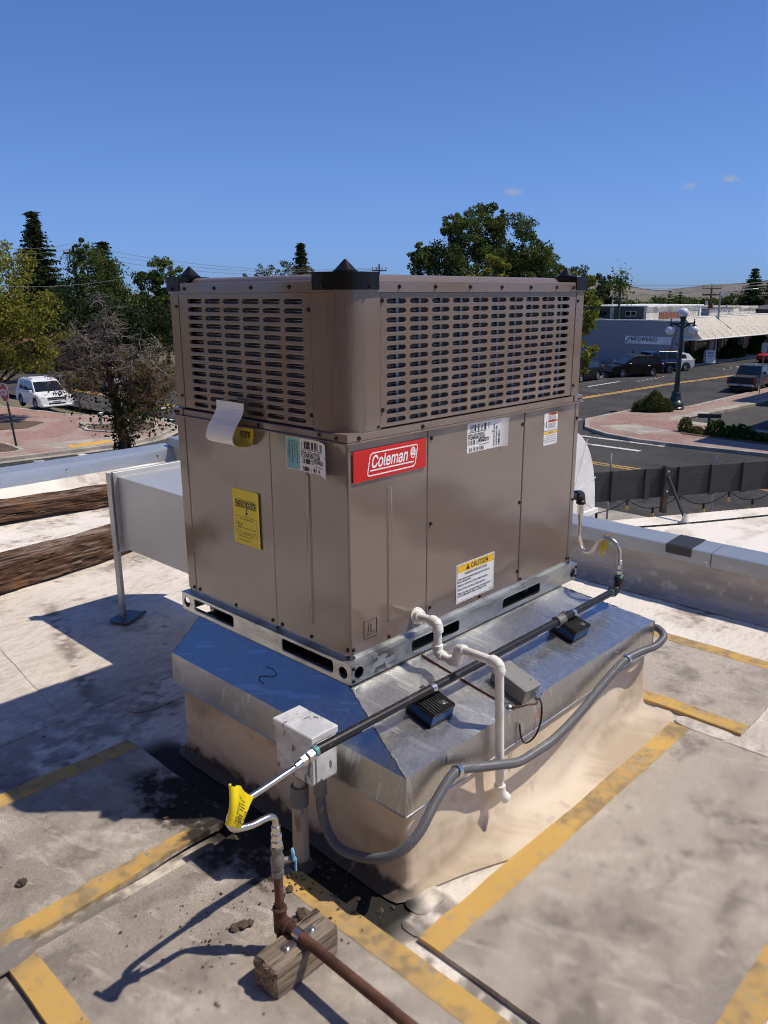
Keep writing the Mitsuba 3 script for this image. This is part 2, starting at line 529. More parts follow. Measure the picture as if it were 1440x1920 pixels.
pri('jbox_paint', proc(f_jbox), .5, spec=.4)
pri('conduit_old', proc(lambda p, n, uv: mix(col(.42, .37, .31), col(.20, .17, .14), smoothstep(.45, .7, fbm(p.x * 40, p.y * 40, p.z * 12, 3)))), .7)
pri('tape_grey', (.17, .165, .16), .6)
pri('rubber_black', (.014, .014, .015), .55)
pri('pad_blue', (.018, .075, .21), .6)
pri('valve_blue', (.17, .44, .66), .35)
pri('tag_yellow', proc(lambda p, n, uv: mix(col(.86, .69, .004), col(.80, .62, .004), fbm(p.x * 90, p.y * 90, p.z * 90, 2))), .45)
pri('guide_yellow', (.80, .64, .03), .5)
pri('paper_white', (.80, .80, .80), .5)
pri('label_blue', (.22, .50, .57), .5)
pri('badge_red', (.60, .012, .010), .28, spec=.5)
pri('ink_black', (.012, .012, .014), .5)
pri('ink_grey', (.22, .22, .24), .5)
pri('ink_white', (.86, .86, .88), .4)
pri('band_amber', (.83, .50, .03), .5)
pri('band_orange', (.80, .19, .05), .5)
pri('marker_orange', (.70, .20, .10), .6)
pri('wire_red', (.10, .035, .03), .5)
pri('wire_black', (.012, .012, .012), .5)


def f_dirt(p, n, uv):
    return mix(col(.05, .04, .03), col(.15, .12, .09), fbm(p.x * 90, p.y * 90, p.z * 90, 3))


pri('dirt', proc(f_dirt), .95, spec=.1)

# street
def f_asphalt(p, n, uv):
    a = fbm(p.x * .35, p.y * .35, 1.0, 3)
    b = fbm(p.x * .9, p.y * .12, 3.0, 3)
    c = fbm(p.x * 9, p.y * 9, 5.0, 3)
    base = mix(col(.040, .040, .041), col(.064, .062, .060), smoothstep(.35, .65, a * .5 + b * .5))
    base = mix(base, col(.085, .082, .078), smoothstep(.55, .7, c) * .5)
    return mix(base, col(.025, .025, .025), smoothstep(.012, .0, dr.abs(fbm(p.x * .5 + 7, p.y * .5, 2.0, 4) - .5)) * .7)


pri('asphalt', proc(f_asphalt), .9, spec=.2)
pri('asphalt_lot', proc(lambda p, n, uv: mix(col(.06, .06, .06), col(.085, .083, .08), fbm(p.x, p.y, 1., 3))), .9, spec=.2)


def f_brick(p, n, uv):
    i = dr.floor(p.y / .11)
    u = p.x / .22 + .5 * (i - 2 * dr.floor(i / 2))
    fu, fv = u - dr.floor(u), p.y / .11 - i
    r = cell_rand(dr.floor(u), i, 3)
    base = mix(col(.255, .155, .130), col(.345, .215, .185), r)
    base = mix(base, col(.34, .27, .235), smoothstep(.35, .65, fbm(p.x * .7, p.y * .7, 1., 3)) * .75)
    j = dr.maximum(smoothstep(.42, .48, dr.abs(fu - .5)), smoothstep(.36, .46, dr.abs(fv - .5)))
    return mix(base, col(.16, .12, .105), j * .7)


pri('paving_brick', proc(f_brick), .9, spec=.2)
pri('concrete', proc(lambda p, n, uv: mix(col(.40, .36, .31), col(.29, .265, .23), smoothstep(.35, .65, fbm(p.x * 2, p.y * 2, p.z * 2, 4)))), .9, spec=.2)
pri('road_white', proc(lambda p, n, uv: mix(col(.55, .54, .52), col(.20, .20, .19), smoothstep(.5, .7, fbm(p.x * 3, p.y * 3, 1., 3)))), .8)
pri('road_yellow', proc(lambda p, n, uv: mix(col(.60, .34, .06), col(.36, .23, .08), smoothstep(.5, .75, fbm(p.x * 2, p.y * 2, 1., 3)))), .8)
pri('soil', proc(lambda p, n, uv: mix(col(.07, .05, .038), col(.14, .105, .08), fbm(p.x * 9, p.y * 9, 1., 3))), .95, spec=.1)
pri('ground_far', proc(lambda p, n, uv: mix(col(.10, .10, .07), col(.17, .15, .11), fbm(p.x * .05, p.y * .05, 1., 3))), .95, spec=.1)
pri('hill_ground', proc(lambda p, n, uv: mix(col(.125, .118, .108), col(.170, .155, .138), smoothstep(.35, .65, fbm(p.x * .012, p.y * .012, p.z * .05, 4)))), 1.0, spec=.0)
# vegetation: the leaf colour is that of each leaf
scene['leaf'] = {'type': 'principledthin', 'base_color': {'type': 'mesh_attribute', 'name': 'vertex_color'}, 'roughness': .5, 'spec_trans': 0.0, 'diff_trans': .7, 'eta': 1.35}
scene['twig'] = {'type': 'twosided', 'bsdf': {'type': 'principled', 'base_color': {'type': 'mesh_attribute', 'name': 'vertex_color'}, 'roughness': .9, 'specular': .2}}


def f_bark(p, n, uv):
    g = fbm(p.x * 14, p.y * 14, p.z * 3.0, 4)
    return mix(col(.045, .033, .026), col(.13, .09, .065), smoothstep(.35, .65, g))


pri('bark', proc(f_bark), .95, spec=.1, bump=proc(lambda p, n, uv: fbm(p.x * 20, p.y * 20, p.z * 5, 3) * .05, eps=.01))
# buildings, vehicles
pri('grey_block_wall', proc(lambda p, n, uv: mix(col(.30, .31, .335), col(.34, .35, .375), fbm(p.x * .6, p.y * .6, p.z * .6, 3)) * (1 - .12 * smoothstep(.40, .49, dr.abs(p.z / .2 - dr.floor(p.z / .2) - .5)))), .85)
pri('cream_panel', proc(lambda p, n, uv: mix(col(.52, .475, .395), col(.57, .525, .445), fbm(p.x * .8, p.y, p.z, 3))), .8)
pri('cream_stain', proc(lambda p, n, uv: mix(col(.62, .57, .48), col(.42, .37, .29), smoothstep(.45, .7, fbm(p.x * .9, p.y * .9, p.z * .8, 4)))), .85)
def f_brickwall(p, n, uv):
    i = dr.floor(p.z / .075)
    u = (p.x + p.y) / .215 + .5 * (i - 2 * dr.floor(i / 2))
    fu, fv = u - dr.floor(u), p.z / .075 - i
    base = mix(col(.115, .066, .048), col(.18, .105, .075), cell_rand(dr.floor(u), i, 3))
    j = dr.maximum(smoothstep(.44, .48, dr.abs(fu - .5)), smoothstep(.38, .46, dr.abs(fv - .5)))
    return mix(base, col(.22, .20, .18), j * .8)


pri('brick_wall', proc(f_brickwall), .9, spec=.2)
pri('olive_wall', (.12, .115, .10), .85)
pri('brown_board', proc(lambda p, n, uv: mix(col(.16, .06, .035), col(.26, .11, .065), fbm(p.x * 9, p.y * 9, p.z * 1.5, 3))), .8)
pri('white_trim', (.72, .72, .70), .5)
pri('dark_glass', (.012, .015, .018), .06, spec=.8)
pri('car_black', (.008, .008, .009), .25, spec=.35, clearcoat=.3, clearcoat_gloss=.95)
pri('car_blue', (.012, .05, .16), .25, spec=.5, clearcoat=1.0, clearcoat_gloss=.95)
pri('car_white', (.74, .75, .76), .25, spec=.5, clearcoat=1.0, clearcoat_gloss=.95)
pri('car_red', (.33, .012, .02), .2, spec=.5, clearcoat=1.0, clearcoat_gloss=.95)
pri('car_silver', (.38, .42, .46), .3, metal=.5)
pri('tyre', (.016, .016, .017), .8)
pri('chrome', (.62, .63, .64), .15, metal=1.0)
pri('tail_red', (.42, .012, .012), .2)
pri('lamp_clear', (.62, .63, .62), .1, spec=.8)
pri('sign_red', (.36, .012, .02), .4)
pri('post_dark', (.022, .028, .028), .5)
pri('lamp_green', (.014, .036, .038), .35)
pri('globe_white', (.78, .79, .80), .2)
pri('pole_wood', (.075, .052, .04), .9)
pri('pole_grey', (.38, .38, .38), .4, metal=.5)
pri('fence_black', proc(lambda p, n, uv: mix(col(.020, .020, .021), col(.038, .037, .036), fbm(p.x * 6, p.y * 6, p.z * 60, 3))), .7)
pri('roof_shingle', (.10, .10, .10), .9)
pri('green_metal', (.03, .14, .11), .5)
pri('bulb_amber', (.72, .42, .08), .12, spec=.8)

# ================================================================== THE ROOF


def H(x, y):
    """height of the roof skin: lap seams and slack in the membrane"""
    p = np.stack([np.asarray(x, float), np.asarray(y, float), np.zeros_like(np.asarray(x, float))], -1)
    h = fb(p * 1.7, 3, 1) * .012 + fb(p * 7, 2, 2) * .004
    return h - .004


def sheet(x0, x1, y0, y1, off, thick=.006, res=.03, amp=0.0, seed=0, ragged=0.0, ridge=None, follow=H):
    nx, ny = max(2, int((x1 - x0) / res) + 1), max(2, int((y1 - y0) / res) + 1)
    X, Y = np.meshgrid(np.linspace(x0, x1, nx), np.linspace(y0, y1, ny), indexing='ij')
    if ragged:
        e = fb(np.stack([X * 9, Y * 9, X * 0 + seed], -1), 3, seed) * ragged
        X = X.copy()
        Y = Y.copy()
        X[0] += e[0]
        X[-1] += e[-1]
        Y[:, 0] += e[:, 0]
        Y[:, -1] += e[:, -1]
    Z = follow(X, Y) + off
    if amp:
        Z = Z + fb(np.stack([X * 5, Y * 5, X * 0 + seed], -1), 3, seed) * amp
    if ridge is not None:
        Z = Z + ridge(X, Y)
    top = np.stack([X, Y, Z], -1)
    per = np.concatenate([top[:, 0], top[-1, 1:], top[-2::-1, -1], top[0, -2:0:-1]])
    low = per - [0, 0, thick]
    n = len(per)
    i = np.arange(n)
    side = TM(np.vstack([per, low]), np.vstack([np.stack([i, n + i, n + (i + 1) % n], 1), np.stack([i, n + (i + 1) % n, (i + 1) % n], 1)]))
    return cat([grid(top), side])


roof = thing('roof_building', 'low flat-roofed building in the foreground with a stained cream membrane roof', 'building')


def roof_grid():
    xs = np.unique(np.r_[np.linspace(-9, -1.6, 14), np.linspace(-1.6, 2.66, 130)])
    ys = np.unique(np.r_[np.linspace(-9, -1.5, 14), np.linspace(-1.5, 2.6, 120), np.linspace(2.6, 5.2, 40)])
    X, Y = np.meshgrid(xs, ys, indexing='ij')
    return grid(np.stack([X, Y, H(X, Y)], -1))


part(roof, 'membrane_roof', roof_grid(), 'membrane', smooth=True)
# membrane laps: welded strips and round-cornered patches, 3 mm proud
for (a, b, c_, d_, ang) in ((-1.6, 2.2, 2.46, 2.58, .0), (-3, 2.5, 1.34, 1.40, .05), (-.26, -.16, 1.0, 2.9, -.10), (1.36, 2.62, .62, .74, 0), (1.33, 1.42, -1.2, -.52, 0), (.9, 2.6, 2.95, 3.05, .1)):
    m = sheet(a, b, c_, d_, .004, .005, .05, .003, 3, .01)
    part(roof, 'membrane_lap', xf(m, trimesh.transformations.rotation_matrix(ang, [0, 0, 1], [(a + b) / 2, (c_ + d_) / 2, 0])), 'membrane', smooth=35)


def patch(cx, cy, rx, ry, off, n=28, seed=0):
    t = np.arange(n) * 2 * np.pi / n
    q = 3.2
    ex = np.sign(np.cos(t)) * np.abs(np.cos(t)) ** (2 / q) * rx + cx
    ey = np.sign(np.sin(t)) * np.abs(np.sin(t)) ** (2 / q) * ry + cy
    rings = []
    for s, dz in ((1, -.006), (1, 0), (.6, .002), (.25, .002)):
        x, y = cx + (ex - cx) * s, cy + (ey - cy) * s
        rings.append(np.stack([x, y, H(x, y) + off + dz], -1))
    return loft(rings)


for (cx, cy, rx, ry, o) in ((-.985, .265, .075, .045, .019), (-.30, 1.005, .085, .035, .006), (-.13, -.415, .07, .045, .004), (1.34, -.385, .06, .05, .005), (1.365, -.56, .04, .11, .007), (-.08, -.37, .06, .04, .008), (.05, 1.25, .16, .1, .005), (1.38, .1, .05, .12, .005)):
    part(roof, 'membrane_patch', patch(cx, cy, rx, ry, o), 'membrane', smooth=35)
# walls of the building below
wall_poly = [(-9, -9), (2.79, -9), (2.79, 5.32), (-9, 5.32)]
part(roof, 'outer_wall', box(-9, 2.79, -9, 5.32, STREET + .02, -.06), 'cream_panel')


# right-hand parapet: skinned upstand running along y, its coping in lengths with a taped joint
def parapet_skin():
    ys = np.arange(-9, 5.25, .07)
    prof = [(2.55, .002), (2.60, .008), (2.635, .035), (2.648, .08), (2.65, .14), (2.643, .20), (2.66, .255)]
    P = np.zeros((len(prof), len(ys), 3))
    for i, (x, z) in enumerate(prof):
        P[i, :, 0], P[i, :, 1], P[i, :, 2] = x, ys, z
    w = fb(np.stack([P[..., 1] * 2.5, P[..., 2] * 9, P[..., 0]], -1), 3, 5)
    P[..., 0] += w * .035
    return grid(P[:, ::-1])


part(roof, 'parapet_upstand', parapet_skin(), 'parapet_skin', smooth=True)
part(roof, 'parapet_core', box(2.70, 2.788, -9, 5.2, -.05, .28), 'parapet_skin')


def coping(y0, y1):
    prof = [(2.625, .222), (2.617, .224), (2.617, .298), (2.625, .303), (2.80, .311), (2.806, .306), (2.806, .22), (2.80, .218), (2.80, .29), (2.632, .285)]
    return loft([[(x, y, z) for x, z in prof] for y in (y0, y1)])


for a, b in ((-9, -3.2), (-3.197, -.055), (-.05, 2.4), (2.403, 5.3)):
    part(roof, 'coping', coping(a, b), 'coping_metal', smooth=25)
part(roof, 'coping_tape', loft([[(x, y, z) for x, z in [(2.614, .255), (2.613, .300), (2.624, .3065), (2.803, .3145), (2.8075, .31), (2.8075, .26), (2.80, .26), (2.80, .30), (2.63, .29)]] for y in (.055, .20)]), 'tape_black', smooth=25)
for y in (-.03, -.16, -1.6):
    part(roof, 'rivet', between(lathe([(0, .004), (.005, .003), (.007, 0)], 10), (2.617, y, .25), (2.5, y, .25)), 'bright_zinc', smooth=40)
# left-hand roof edge: raised metal edge along x
e = .0
prof = [(5.00, .004), (5.16, .03), (5.22, .085), (5.245, .095)]
P = np.array([[(x, y, z) for y, z in prof] for x in np.arange(-9, 2.7, .08)])
P[..., 2] += fb(np.stack([P[..., 0] * 2.2, P[..., 1] * 3, P[..., 2]], -1), 3, 9) * .02 * np.array([.5, 1, .4, 0])
part(roof, 'edge_cant', grid(P), 'membrane_far', smooth=True)
for a, b in ((-9, -2.6), (-2.597, .9), (.903, 2.64)):
    pr = [(5.235, .085), (5.228, .088), (5.236, .165), (5.25, .208), (5.262, .213), (5.40, .232), (5.41, .226), (5.41, .10), (5.40, .10), (5.39, .218), (5.26, .20)]
    part(roof, 'edge_flashing', loft([[(x, y, z) for y, z in pr] for x in (a, b)]), 'edge_metal', smooth=25)
for x in (1.55, 2.45, -.4, .45):
    part(roof, 'rivet', between(lathe([(0, .012), (.012, .009), (.018, 0)], 10), (x, 5.238, .15), (x, 5.1, .15)), 'bright_zinc', smooth=40)


# walkway pads: mesh-faced sheets with yellow edge strips
def pad(name_label, x0, x1, y0, y1, strips, ridge=None, seed=0, rag=.006):
    k = thing('walkway_pad', name_label, 'walkway pad', 'walkway pads on the roof')
    part(k, 'pad_field', sheet(x0, x1, y0, y1, .016, .02, .03, .006, seed, rag, ridge), 'pad_mesh', smooth=40)
    for (a, b, c_, d_) in strips:
        part(k, 'edge_strip', sheet(a, b, c_, d_, .0172, .01, .03, .006, seed, .005, ridge), 'pad_yellow', smooth=40)
    return k


def ridge1(X, Y):
    t = X * .9 + Y * .35
    g = np.exp(-((t + .36) / .02) ** 2) * .011 + np.exp(-((t + .50) / .028) ** 2) * .013 + np.exp(-((t + .43) / .012) ** 2) * .004
    lift = .020 * np.clip((X + .75) / .35, 0, 1) * np.clip(1 - (Y - .295) / .10, 0, 1)
    return g * np.clip((Y - .3) / .1, 0, 1) * np.clip((.95 - Y) / .2, 0, 1) + lift


pad('mesh walkway pad with yellow edges lying mostly in the shadow of the unit', -2.6, -.232, .290, .990, [(-2.6, -.234, .914, .9905), (-2.6, -.36, .2895, .361)], ridge1, 11, .012)
pad('sunlit mesh walkway pad under the timber block and the rusty gas pipe', -.988, -.252, -2.6, .236, [(-.9885, -.917, -2.6, .236), (-.327, -.2515, -2.6, -.02)],
    lambda X, Y: .010 * np.exp(-((X * .5 + Y - .09) / .03) ** 2) * (X > -.7), 12, .006)
pad('large mesh walkway pad in the lower right corner beside the curb', -.204, 1.302, -1.202, -.455, [(-.2045, 1.302, -.530, -.4545), (-.2045, 1.302, -1.2025, -1.123)],
    lambda X, Y: .004 * np.exp(-((X - .2 + .9 * (Y + .8)) / .03) ** 2), 13, .004)
pad('mesh walkway pad beyond the right end of the curb, nearest the parapet', 1.402, 2.112, -.688, 1.6, [(1.4015, 1.478, -.688, 1.6), (2.035, 2.1125, -.688, 1.6)], None, 14, .004)

# ------------------------------------------------------------------ the curb and its sheet-metal adapter
CX0, CX1, CY0, CY1 = -.112, 1.318, -.325, .785


def curb():
    per = []
    q = rrect(CX0, CX1, CY0, CY1, .028, 5)
    q = np.array(q + q[:1])
    seg = []
    for a, b in zip(q[:-1], q[1:]):
        n = max(1, int(np.linalg.norm(b - a) / .03))
        seg += [a + (b - a) * t / n for t in range(n)]
    seg = np.array(seg)
    tan = np.roll(seg, -1, 0) - np.roll(seg, 1, 0)
    nor = np.stack([tan[:, 1], -tan[:, 0]], 1)
    nor /= np.linalg.norm(nor, axis=1, keepdims=True)
    prof = [(0, .34), (0, .30), (0, .26), (.0005, .22), (.001, .18), (.002, .14), (.003, .105), (.006, .075), (.014, .048), (.034, .028), (.064, .018), (.095, .011), (.125, .006)]
    rings = []
    for o, z in prof:
        o2 = np.where(nor[:, 1] < -.7, o * np.clip((seg[:, 0] + .10) / .34, .22, 1), o * .30)
        p = seg + nor * o2[:, None]
        P = np.stack([p[:, 0], p[:, 1], np.full(len(p), z)], 1)
        if z < .1:
            P[:, 2] += H(P[:, 0], P[:, 1]) * (1 - z / .1)
        k = fb(P * [4, 4, 10], 3, 21) * .016 * min(1, max(.15, (.24 - z) / .15)) + fb(P * [13, 13, 19], 2, 22) * .006 * (z < .12)
        # slack folds running down and away from the corner on the sunny side
        fold = np.exp(-(((P[:, 0] - .1) * .30 - (P[:, 2] - .085)) / .018) ** 2) * .012 + np.exp(-(((P[:, 0] - .62) * .22 - (P[:, 2] - .05)) / .02) ** 2) * .014
        k += fold * (nor[:, 1] < -.7) * (z < .16) * (z > .008) * np.clip((seg[:, 0] + .1) / .3, 0, 1)
        if z > .25:
            k *= .2
        P[:, :2] += nor * k[:, None]
        if z < .02:
            P[:, 2] = np.maximum(P[:, 2], H(P[:, 0], P[:, 1]) + .004)
        rings.append(P)
    return loft(rings[::-1])


ck = thing('roof_curb', 'cream membrane-skinned roof curb under the metal adapter', 'roof curb')
part(ck, 'curb_body', curb(), 'curb_skin', smooth=50)

AD = thing('curb_adapter', 'galvanized sheet-metal curb adapter with sloping sides beneath the unit', 'curb adapter')
SX0, SX1, SY0, SY1, SZ0, SZ1 = -.1306, 1.3249, -.3401, .795, .2776, .3994
TX0, TX1, TY0, TY1, TZ = .010, 1.182, .030, .812, .4998


def panel(a, b, c_, d_, nu=24, nv=10, amp=.002, seed=0, thick=.0):
    """a quilted sheet a-b (bottom) d-c (top), slightly oil-canned; not at its edges"""
    a, b, c_, d_ = map(np.array, (a, b, c_, d_))
    u, v = np.meshgrid(np.linspace(0, 1, nu), np.linspace(0, 1, nv), indexing='ij')
    P = (a * ((1 - u) * (1 - v))[..., None] + b * (u * (1 - v))[..., None] + c_ * (u * v)[..., None] + d_ * ((1 - u) * v)[..., None])
    n = np.cross(b - a, d_ - a)
    n /= np.linalg.norm(n)
    e = (np.minimum(1, 6 * u * (1 - u)) * np.minimum(1, 6 * v * (1 - v)))
    P = P + (fb(P * 3.2, 3, seed) * amp * e)[..., None] * n
    return grid(P)


s0, s1, s2, s3 = (SX0, SY0, SZ1), (SX1, SY0, SZ1), (SX1, SY1, SZ1), (SX0, SY1, SZ1)
t0, t1, t2, t3 = (TX0, TY0, TZ), (TX1, TY0, TZ), (TX1, TY1, TZ), (TX0, TY1, TZ)
sp = lambda p: (p[0], p[1], SZ0)
part(AD, 'front_slope', panel(s0, s1, t1, t0, 40, 14, .006, 31), 'galvanized', smooth=True)
part(AD, 'left_slope', panel(s3, s0, t0, t3, 30, 12, .004, 32), 'galvanized', smooth=True)
part(AD, 'right_slope', panel(s1, s2, t2, t1, 30, 10, .004, 33), 'galvanized', smooth=True)
part(AD, 'rear_slope', panel(s2, s3, t3, t2, 30, 10, .004, 34), 'galvanized', smooth=True)
part(AD, 'front_skirt', panel(sp(s0), sp(s1), s1, s0, 40, 8, .007, 35), 'galvanized', smooth=True)
part(AD, 'left_skirt', panel(sp(s3), sp(s0), s0, s3, 30, 8, .006, 36), 'galvanized', smooth=True)
part(AD, 'right_skirt', panel(sp(s1), sp(s2), s2, s1, 30, 8, .004, 37), 'galvanized', smooth=True)
part(AD, 'rear_skirt', panel(sp(s2), sp(s3), s3, s2, 30, 8, .004, 38), 'galvanized', smooth=True)
part(AD, 'skirt_hem', cat([tube([sp(s0), sp(s1)], .0025, 6), tube([sp(s1), sp(s2)], .0025, 6), tube([sp(s2), sp(s3)], .0025, 6), tube([sp(s3), sp(s0)], .0025, 6)]), 'galvanized', smooth=60)
for p, q in ((s0, t0), (s1, t1), (s2, t2), (s3, t3)):
    L_ = resample([p, q], .012)[0]
    L_[1:-1] += rng.normal(0, .0012, (len(L_) - 2, 3))
    part(AD, 'hip_seam', tube(L_, .0017, 6), 'inner_dark' if p is s0 else 'steel_grey', smooth=60)
for p in (s0, s1, s3):
    part(AD, 'corner_seam', tube([p, sp(p)], .0032, 6), 'steel_grey', smooth=60)
part(AD, 'lining', box(TX0 + .002, TX1 - .002, TY0 + .002, TY1 - .002, .34, TZ - .001), 'inner_dark')
part(AD, 'drip_rim', loft([ring_at(rrect(CX0 - .006, CX1 + .006, CY0 - .006, CY1 + .006, .02), z) for z in (.262, .270)]), 'curb_skin')
# marker scrawls left on the metal by the fitters
nL = np.cross(np.subtract(s0, s3), np.subtract(t3, s3))
nL /= np.linalg.norm(nL)


def onL(u, v):
    return np.array(s3) + (np.array(s0) - np.array(s3)) * u + (np.array(t3) - np.array(s3)) * v + nL * .0012


part(AD, 'pen_mark', tube([onL(u, v) for u, v in ((.395, .60), (.425, .62), (.45, .56), (.44, .48), (.41, .43), (.395, .37), (.405, .31), (.425, .30))], .0016, 5), 'ink_black', label='handwritten black pen squiggle like a figure two')
part(AD, 'pen_mark', tube([(.508 + x * .05, SY0 - .0012, .325 + z * .05) for x, z in ((-.35, -.9), (-.3, .3), (-.05, -.3), (.05, .5), (.2, -.3), (.3, .45), (.42, -.2))], .0014, 5), 'marker_orange', label='orange scrawl on the front skirt')

# ================================================================== THE PACKAGED ROOFTOP UNIT
RU = thing('rooftop_unit', 'large taupe packaged air-conditioning unit with slotted grilles and black corner caps', 'air conditioner')
L, W = 1.302, .918
O = .021
Z0, Z1, ZM, ZL = .5835, 1.2335, 1.258, 1.648
FR = lambda d: frame((0, O - d, 0), (1, 0, 0), (0, 0, 1), (0, -1, 0))          # front face: u = x, v = z, w towards the viewer
FL = lambda d: frame((O - d, 0, 0), (0, -1, 0), (0, 0, 1), (-1, 0, 0))         # left face: u = -y


def face_box(F, u0, u1, v0, v1, w0, w1, b=.002):
    return xf(box(u0, u1, v0, v1, w0, w1, b), F)


# base rails with fork slots and lifting holes
def slot(u0, u1, v0, v1, r=.012):
    return Polygon(rrect(u0, u1, v0, v1, r, 5))


def rail(F, n, slots, holes, name='base_rail'):
    pl = sbox(0.0015, n - .0015, .4998, .5672)
    for s in slots:
        pl = pl.difference(slot(*s))
    for h in holes:
        pl = pl.difference(Point(h, .532).buffer(.0195, 12))
        for dx, dz in ((0, .026), (0, -.026), (.026 if h < n / 2 else -.026, 0)):
            pl = pl.difference(Point(h + dx, .532 + dz).buffer(.0022, 6))
    k = part(RU, name, cat([xf(ext(pl, .003), F), face_box(F, .0015, n - .0015, .5640, .5668, -.024, .0, 0), face_box(F, .003, n - .003, .4998, .502, -.03, 0, 0)]), 'rail_zinc', smooth=25)
    part(k, 'upstand', face_box(F, .024, n - .024, .5645, .5815, -.0245, -.0225, 0), 'rail_zinc')
    for s in slots:
        part(k, 'slot_rim', tube([xf(TM([[a, b, .002]], np.zeros((0, 3))), F).vertices[0] for a, b in rrect(*s, .012, 5)] + [xf(TM([[rrect(*s, .012, 5)[0][0], rrect(*s, .012, 5)[0][1], .002]], np.zeros((0, 3))), F).vertices[0]], .0022, 5), 'rail_zinc', smooth=60)
    return k


F0 = frame((0, .003, 0), (1, 0, 0), (0, 0, 1), (0, -1, 0))
rail(F0, L, [(.273, .523, .512, .557), (.777, 1.028, .512, .557)], [.034, L - .034])
rail(frame((.003, W, 0), (0, -1, 0), (0, 0, 1), (-1, 0, 0)), W, [(W - .837, W - .590, .514, .558), (W - .328, W - .078, .514, .558)], [.034, W - .036])
rail(frame((L, W - .003, 0), (-1, 0, 0), (0, 0, 1), (0, 1, 0)), L, [(.273, .523, .512, .557), (.777, 1.028, .512, .557)], [.034, L - .034])
rail(frame((L - .003, 0, 0), (0, 1, 0), (0, 0, 1), (1, 0, 0)), W, [(.078, .328, .514, .558), (.59, .837, .514, .558)], [.036, W - .034])
part(RU, 'base_pan', box(.027, L - .027, .027, W - .027, .548, .5825), 'steel_grey')
part(RU, 'fork_sleeve', cat([box(.05, L - .05, .10, .13, .503, .547), box(.05, L - .05, .78, .81, .503, .547), box(.28, .30, .05, W - .05, .503, .547), box(1.0, 1.02, .05, W - .05, .503, .547)]), 'rail_zinc')
# lower cabinet
part(RU, 'inner_frame', cat([box(O + .011, L - O - .011, O + .011, W - O - .011, Z0, 1.2575), box(O + .064, L - O - .03, O + .064, W - O - .03, 1.2575, 1.640)]), 'steel_grey')


def lpanel():
    """corner panel folded round the near corner"""
    r, t = .007, .011
    out = []
    a = [(.3655, O), (O + r, O)] + [(O + r - r * math.sin(q), O + r - r * math.cos(q)) for q in np.linspace(0, math.pi / 2, 7)[1:-1]] + [(O, O + r), (O, .3690)]
    b = [(O + t, .3690), (O + t, O + t), (.3655, O + t)]
    ring = a + b
    pl = Polygon(ring)
    m = ext(pl, Z1 - .6225)
    m.apply_translation([0, 0, .6225])
    low = Polygon([(x, y) if x < .36 else (.3435, y) for x, y in ring])
    m2 = ext(low, .6225 - Z0)
    m2.apply_translation([0, 0, Z0])
    return cat([m, m2])


cp = part(RU, 'corner_panel', lpanel(), 'taupe_paint', smooth=35)


def rib(F, u, v0, v1, w=.012, h=.0035):
    o = Polygon(rrect(u - w, u + w, v0, v1, w * .99, 7))
    rings = []
    for s, z in ((0, -.001), (0, .0003), (.0035, h * .75), (.007, h)):
        rings.append([(x, y, z) for x, y in rrect(u - w + s, u + w - s, v0 + s, v1 - s, w - s - 1e-4, 7)])
    return xf(loft(rings), F)


part(cp, 'rib', rib(FR(0), .1925, .642, 1.085), 'taupe_paint', smooth=50)
part(cp, 'rib', rib(FL(0), -.196, .640, 1.126), 'taupe_paint', smooth=50)
# embossed pictogram box: rounded frame and flame-like arch
em = [Polygon(rrect(.077, .137, .622, .684, .006)).difference(Polygon(rrect(.081, .133, .626, .680, .004))),
      LineString([(.089, .634), (.118, .634), (.118, .640), (.110, .640), (.110, .662), (.107, .668), (.101, .668), (.098, .662), (.098, .640)]).buffer(.0018)]
part(cp, 'emboss', xf(ext(unary_union(em), .0022), FR(.0002)), 'taupe_paint', smooth=40)
part(RU, 'access_panel', face_box(FR(0), .3695, .9005, Z0, Z1, -.011, 0, .0025), 'taupe_paint', label='middle access panel carrying the caution sticker')
part(RU, 'service_panel', face_box(FR(0), .9045, 1.2500, Z0, Z1, -.011, 0, .0025), 'taupe_paint')
part(RU, 'corner_post', face_box(FR(0), 1.2530, L - O, Z0, Z1, -.012, 0, .0025), 'taupe_paint')
part(RU, 'side_panel', face_box(FL(0), -.8440, -.3720, Z0, Z1, -.011, 0, .0025), 'taupe_paint')
part(RU, 'corner_post', face_box(FL(0), -(W - O), -.8475, Z0, Z1, -.012, 0, .0025), 'taupe_paint')
part(RU, 'end_panel', box(L - O - .012, L - O - .0004, O + .013, W - O, Z0, 1.646, .002), 'taupe_paint')
part(RU, 'rear_panel', box(O + .012, L - O - .013, W - O - .012, W - O - .0004, Z0, 1.646, .002), 'taupe_paint')


def ringbox(off, z0, z1, b):
    return box(O - off, L - O + off, O - off, W - O + off, z0, z1, b)


part(RU, 'mid_ledge', cat([ringbox(.0125, 1.2335, 1.2370, .001), ringbox(.0035, 1.2368, 1.2580, .0015)]), 'taupe_paint')
for (x, y, sx, sy) in ((O, O, 1, 1), (L - O, O, -1, 1), (O, W - O, 1, -1)):
    o = .0075
    a = [(x - sx * o, y - sy * o), (x + sx * .052, y - sy * o), (x + sx * .052, y - sy * (o - .004)), (x - sx * (o - .004), y + sy * .052), (x - sx * o, y + sy * .052)]
    m = ext(Polygon(a + [(x - sx * o, y - sy * o)]).buffer(0), .0225)
    m.apply_translation([0, 0, 1.2390])
    bk = part(RU, 'corner_bracket', m, 'taupe_paint', smooth=30)
# upper cabinet: corner posts and slotted grilles
UO = O + .0075


def bend(pts, t, z0, z1):
    pl = LineString(pts).buffer(t / 2, cap_style=2, join_style=1)
    m = ext(pl, z1 - z0)
    m.apply_translation([0, 0, z0])
    return m


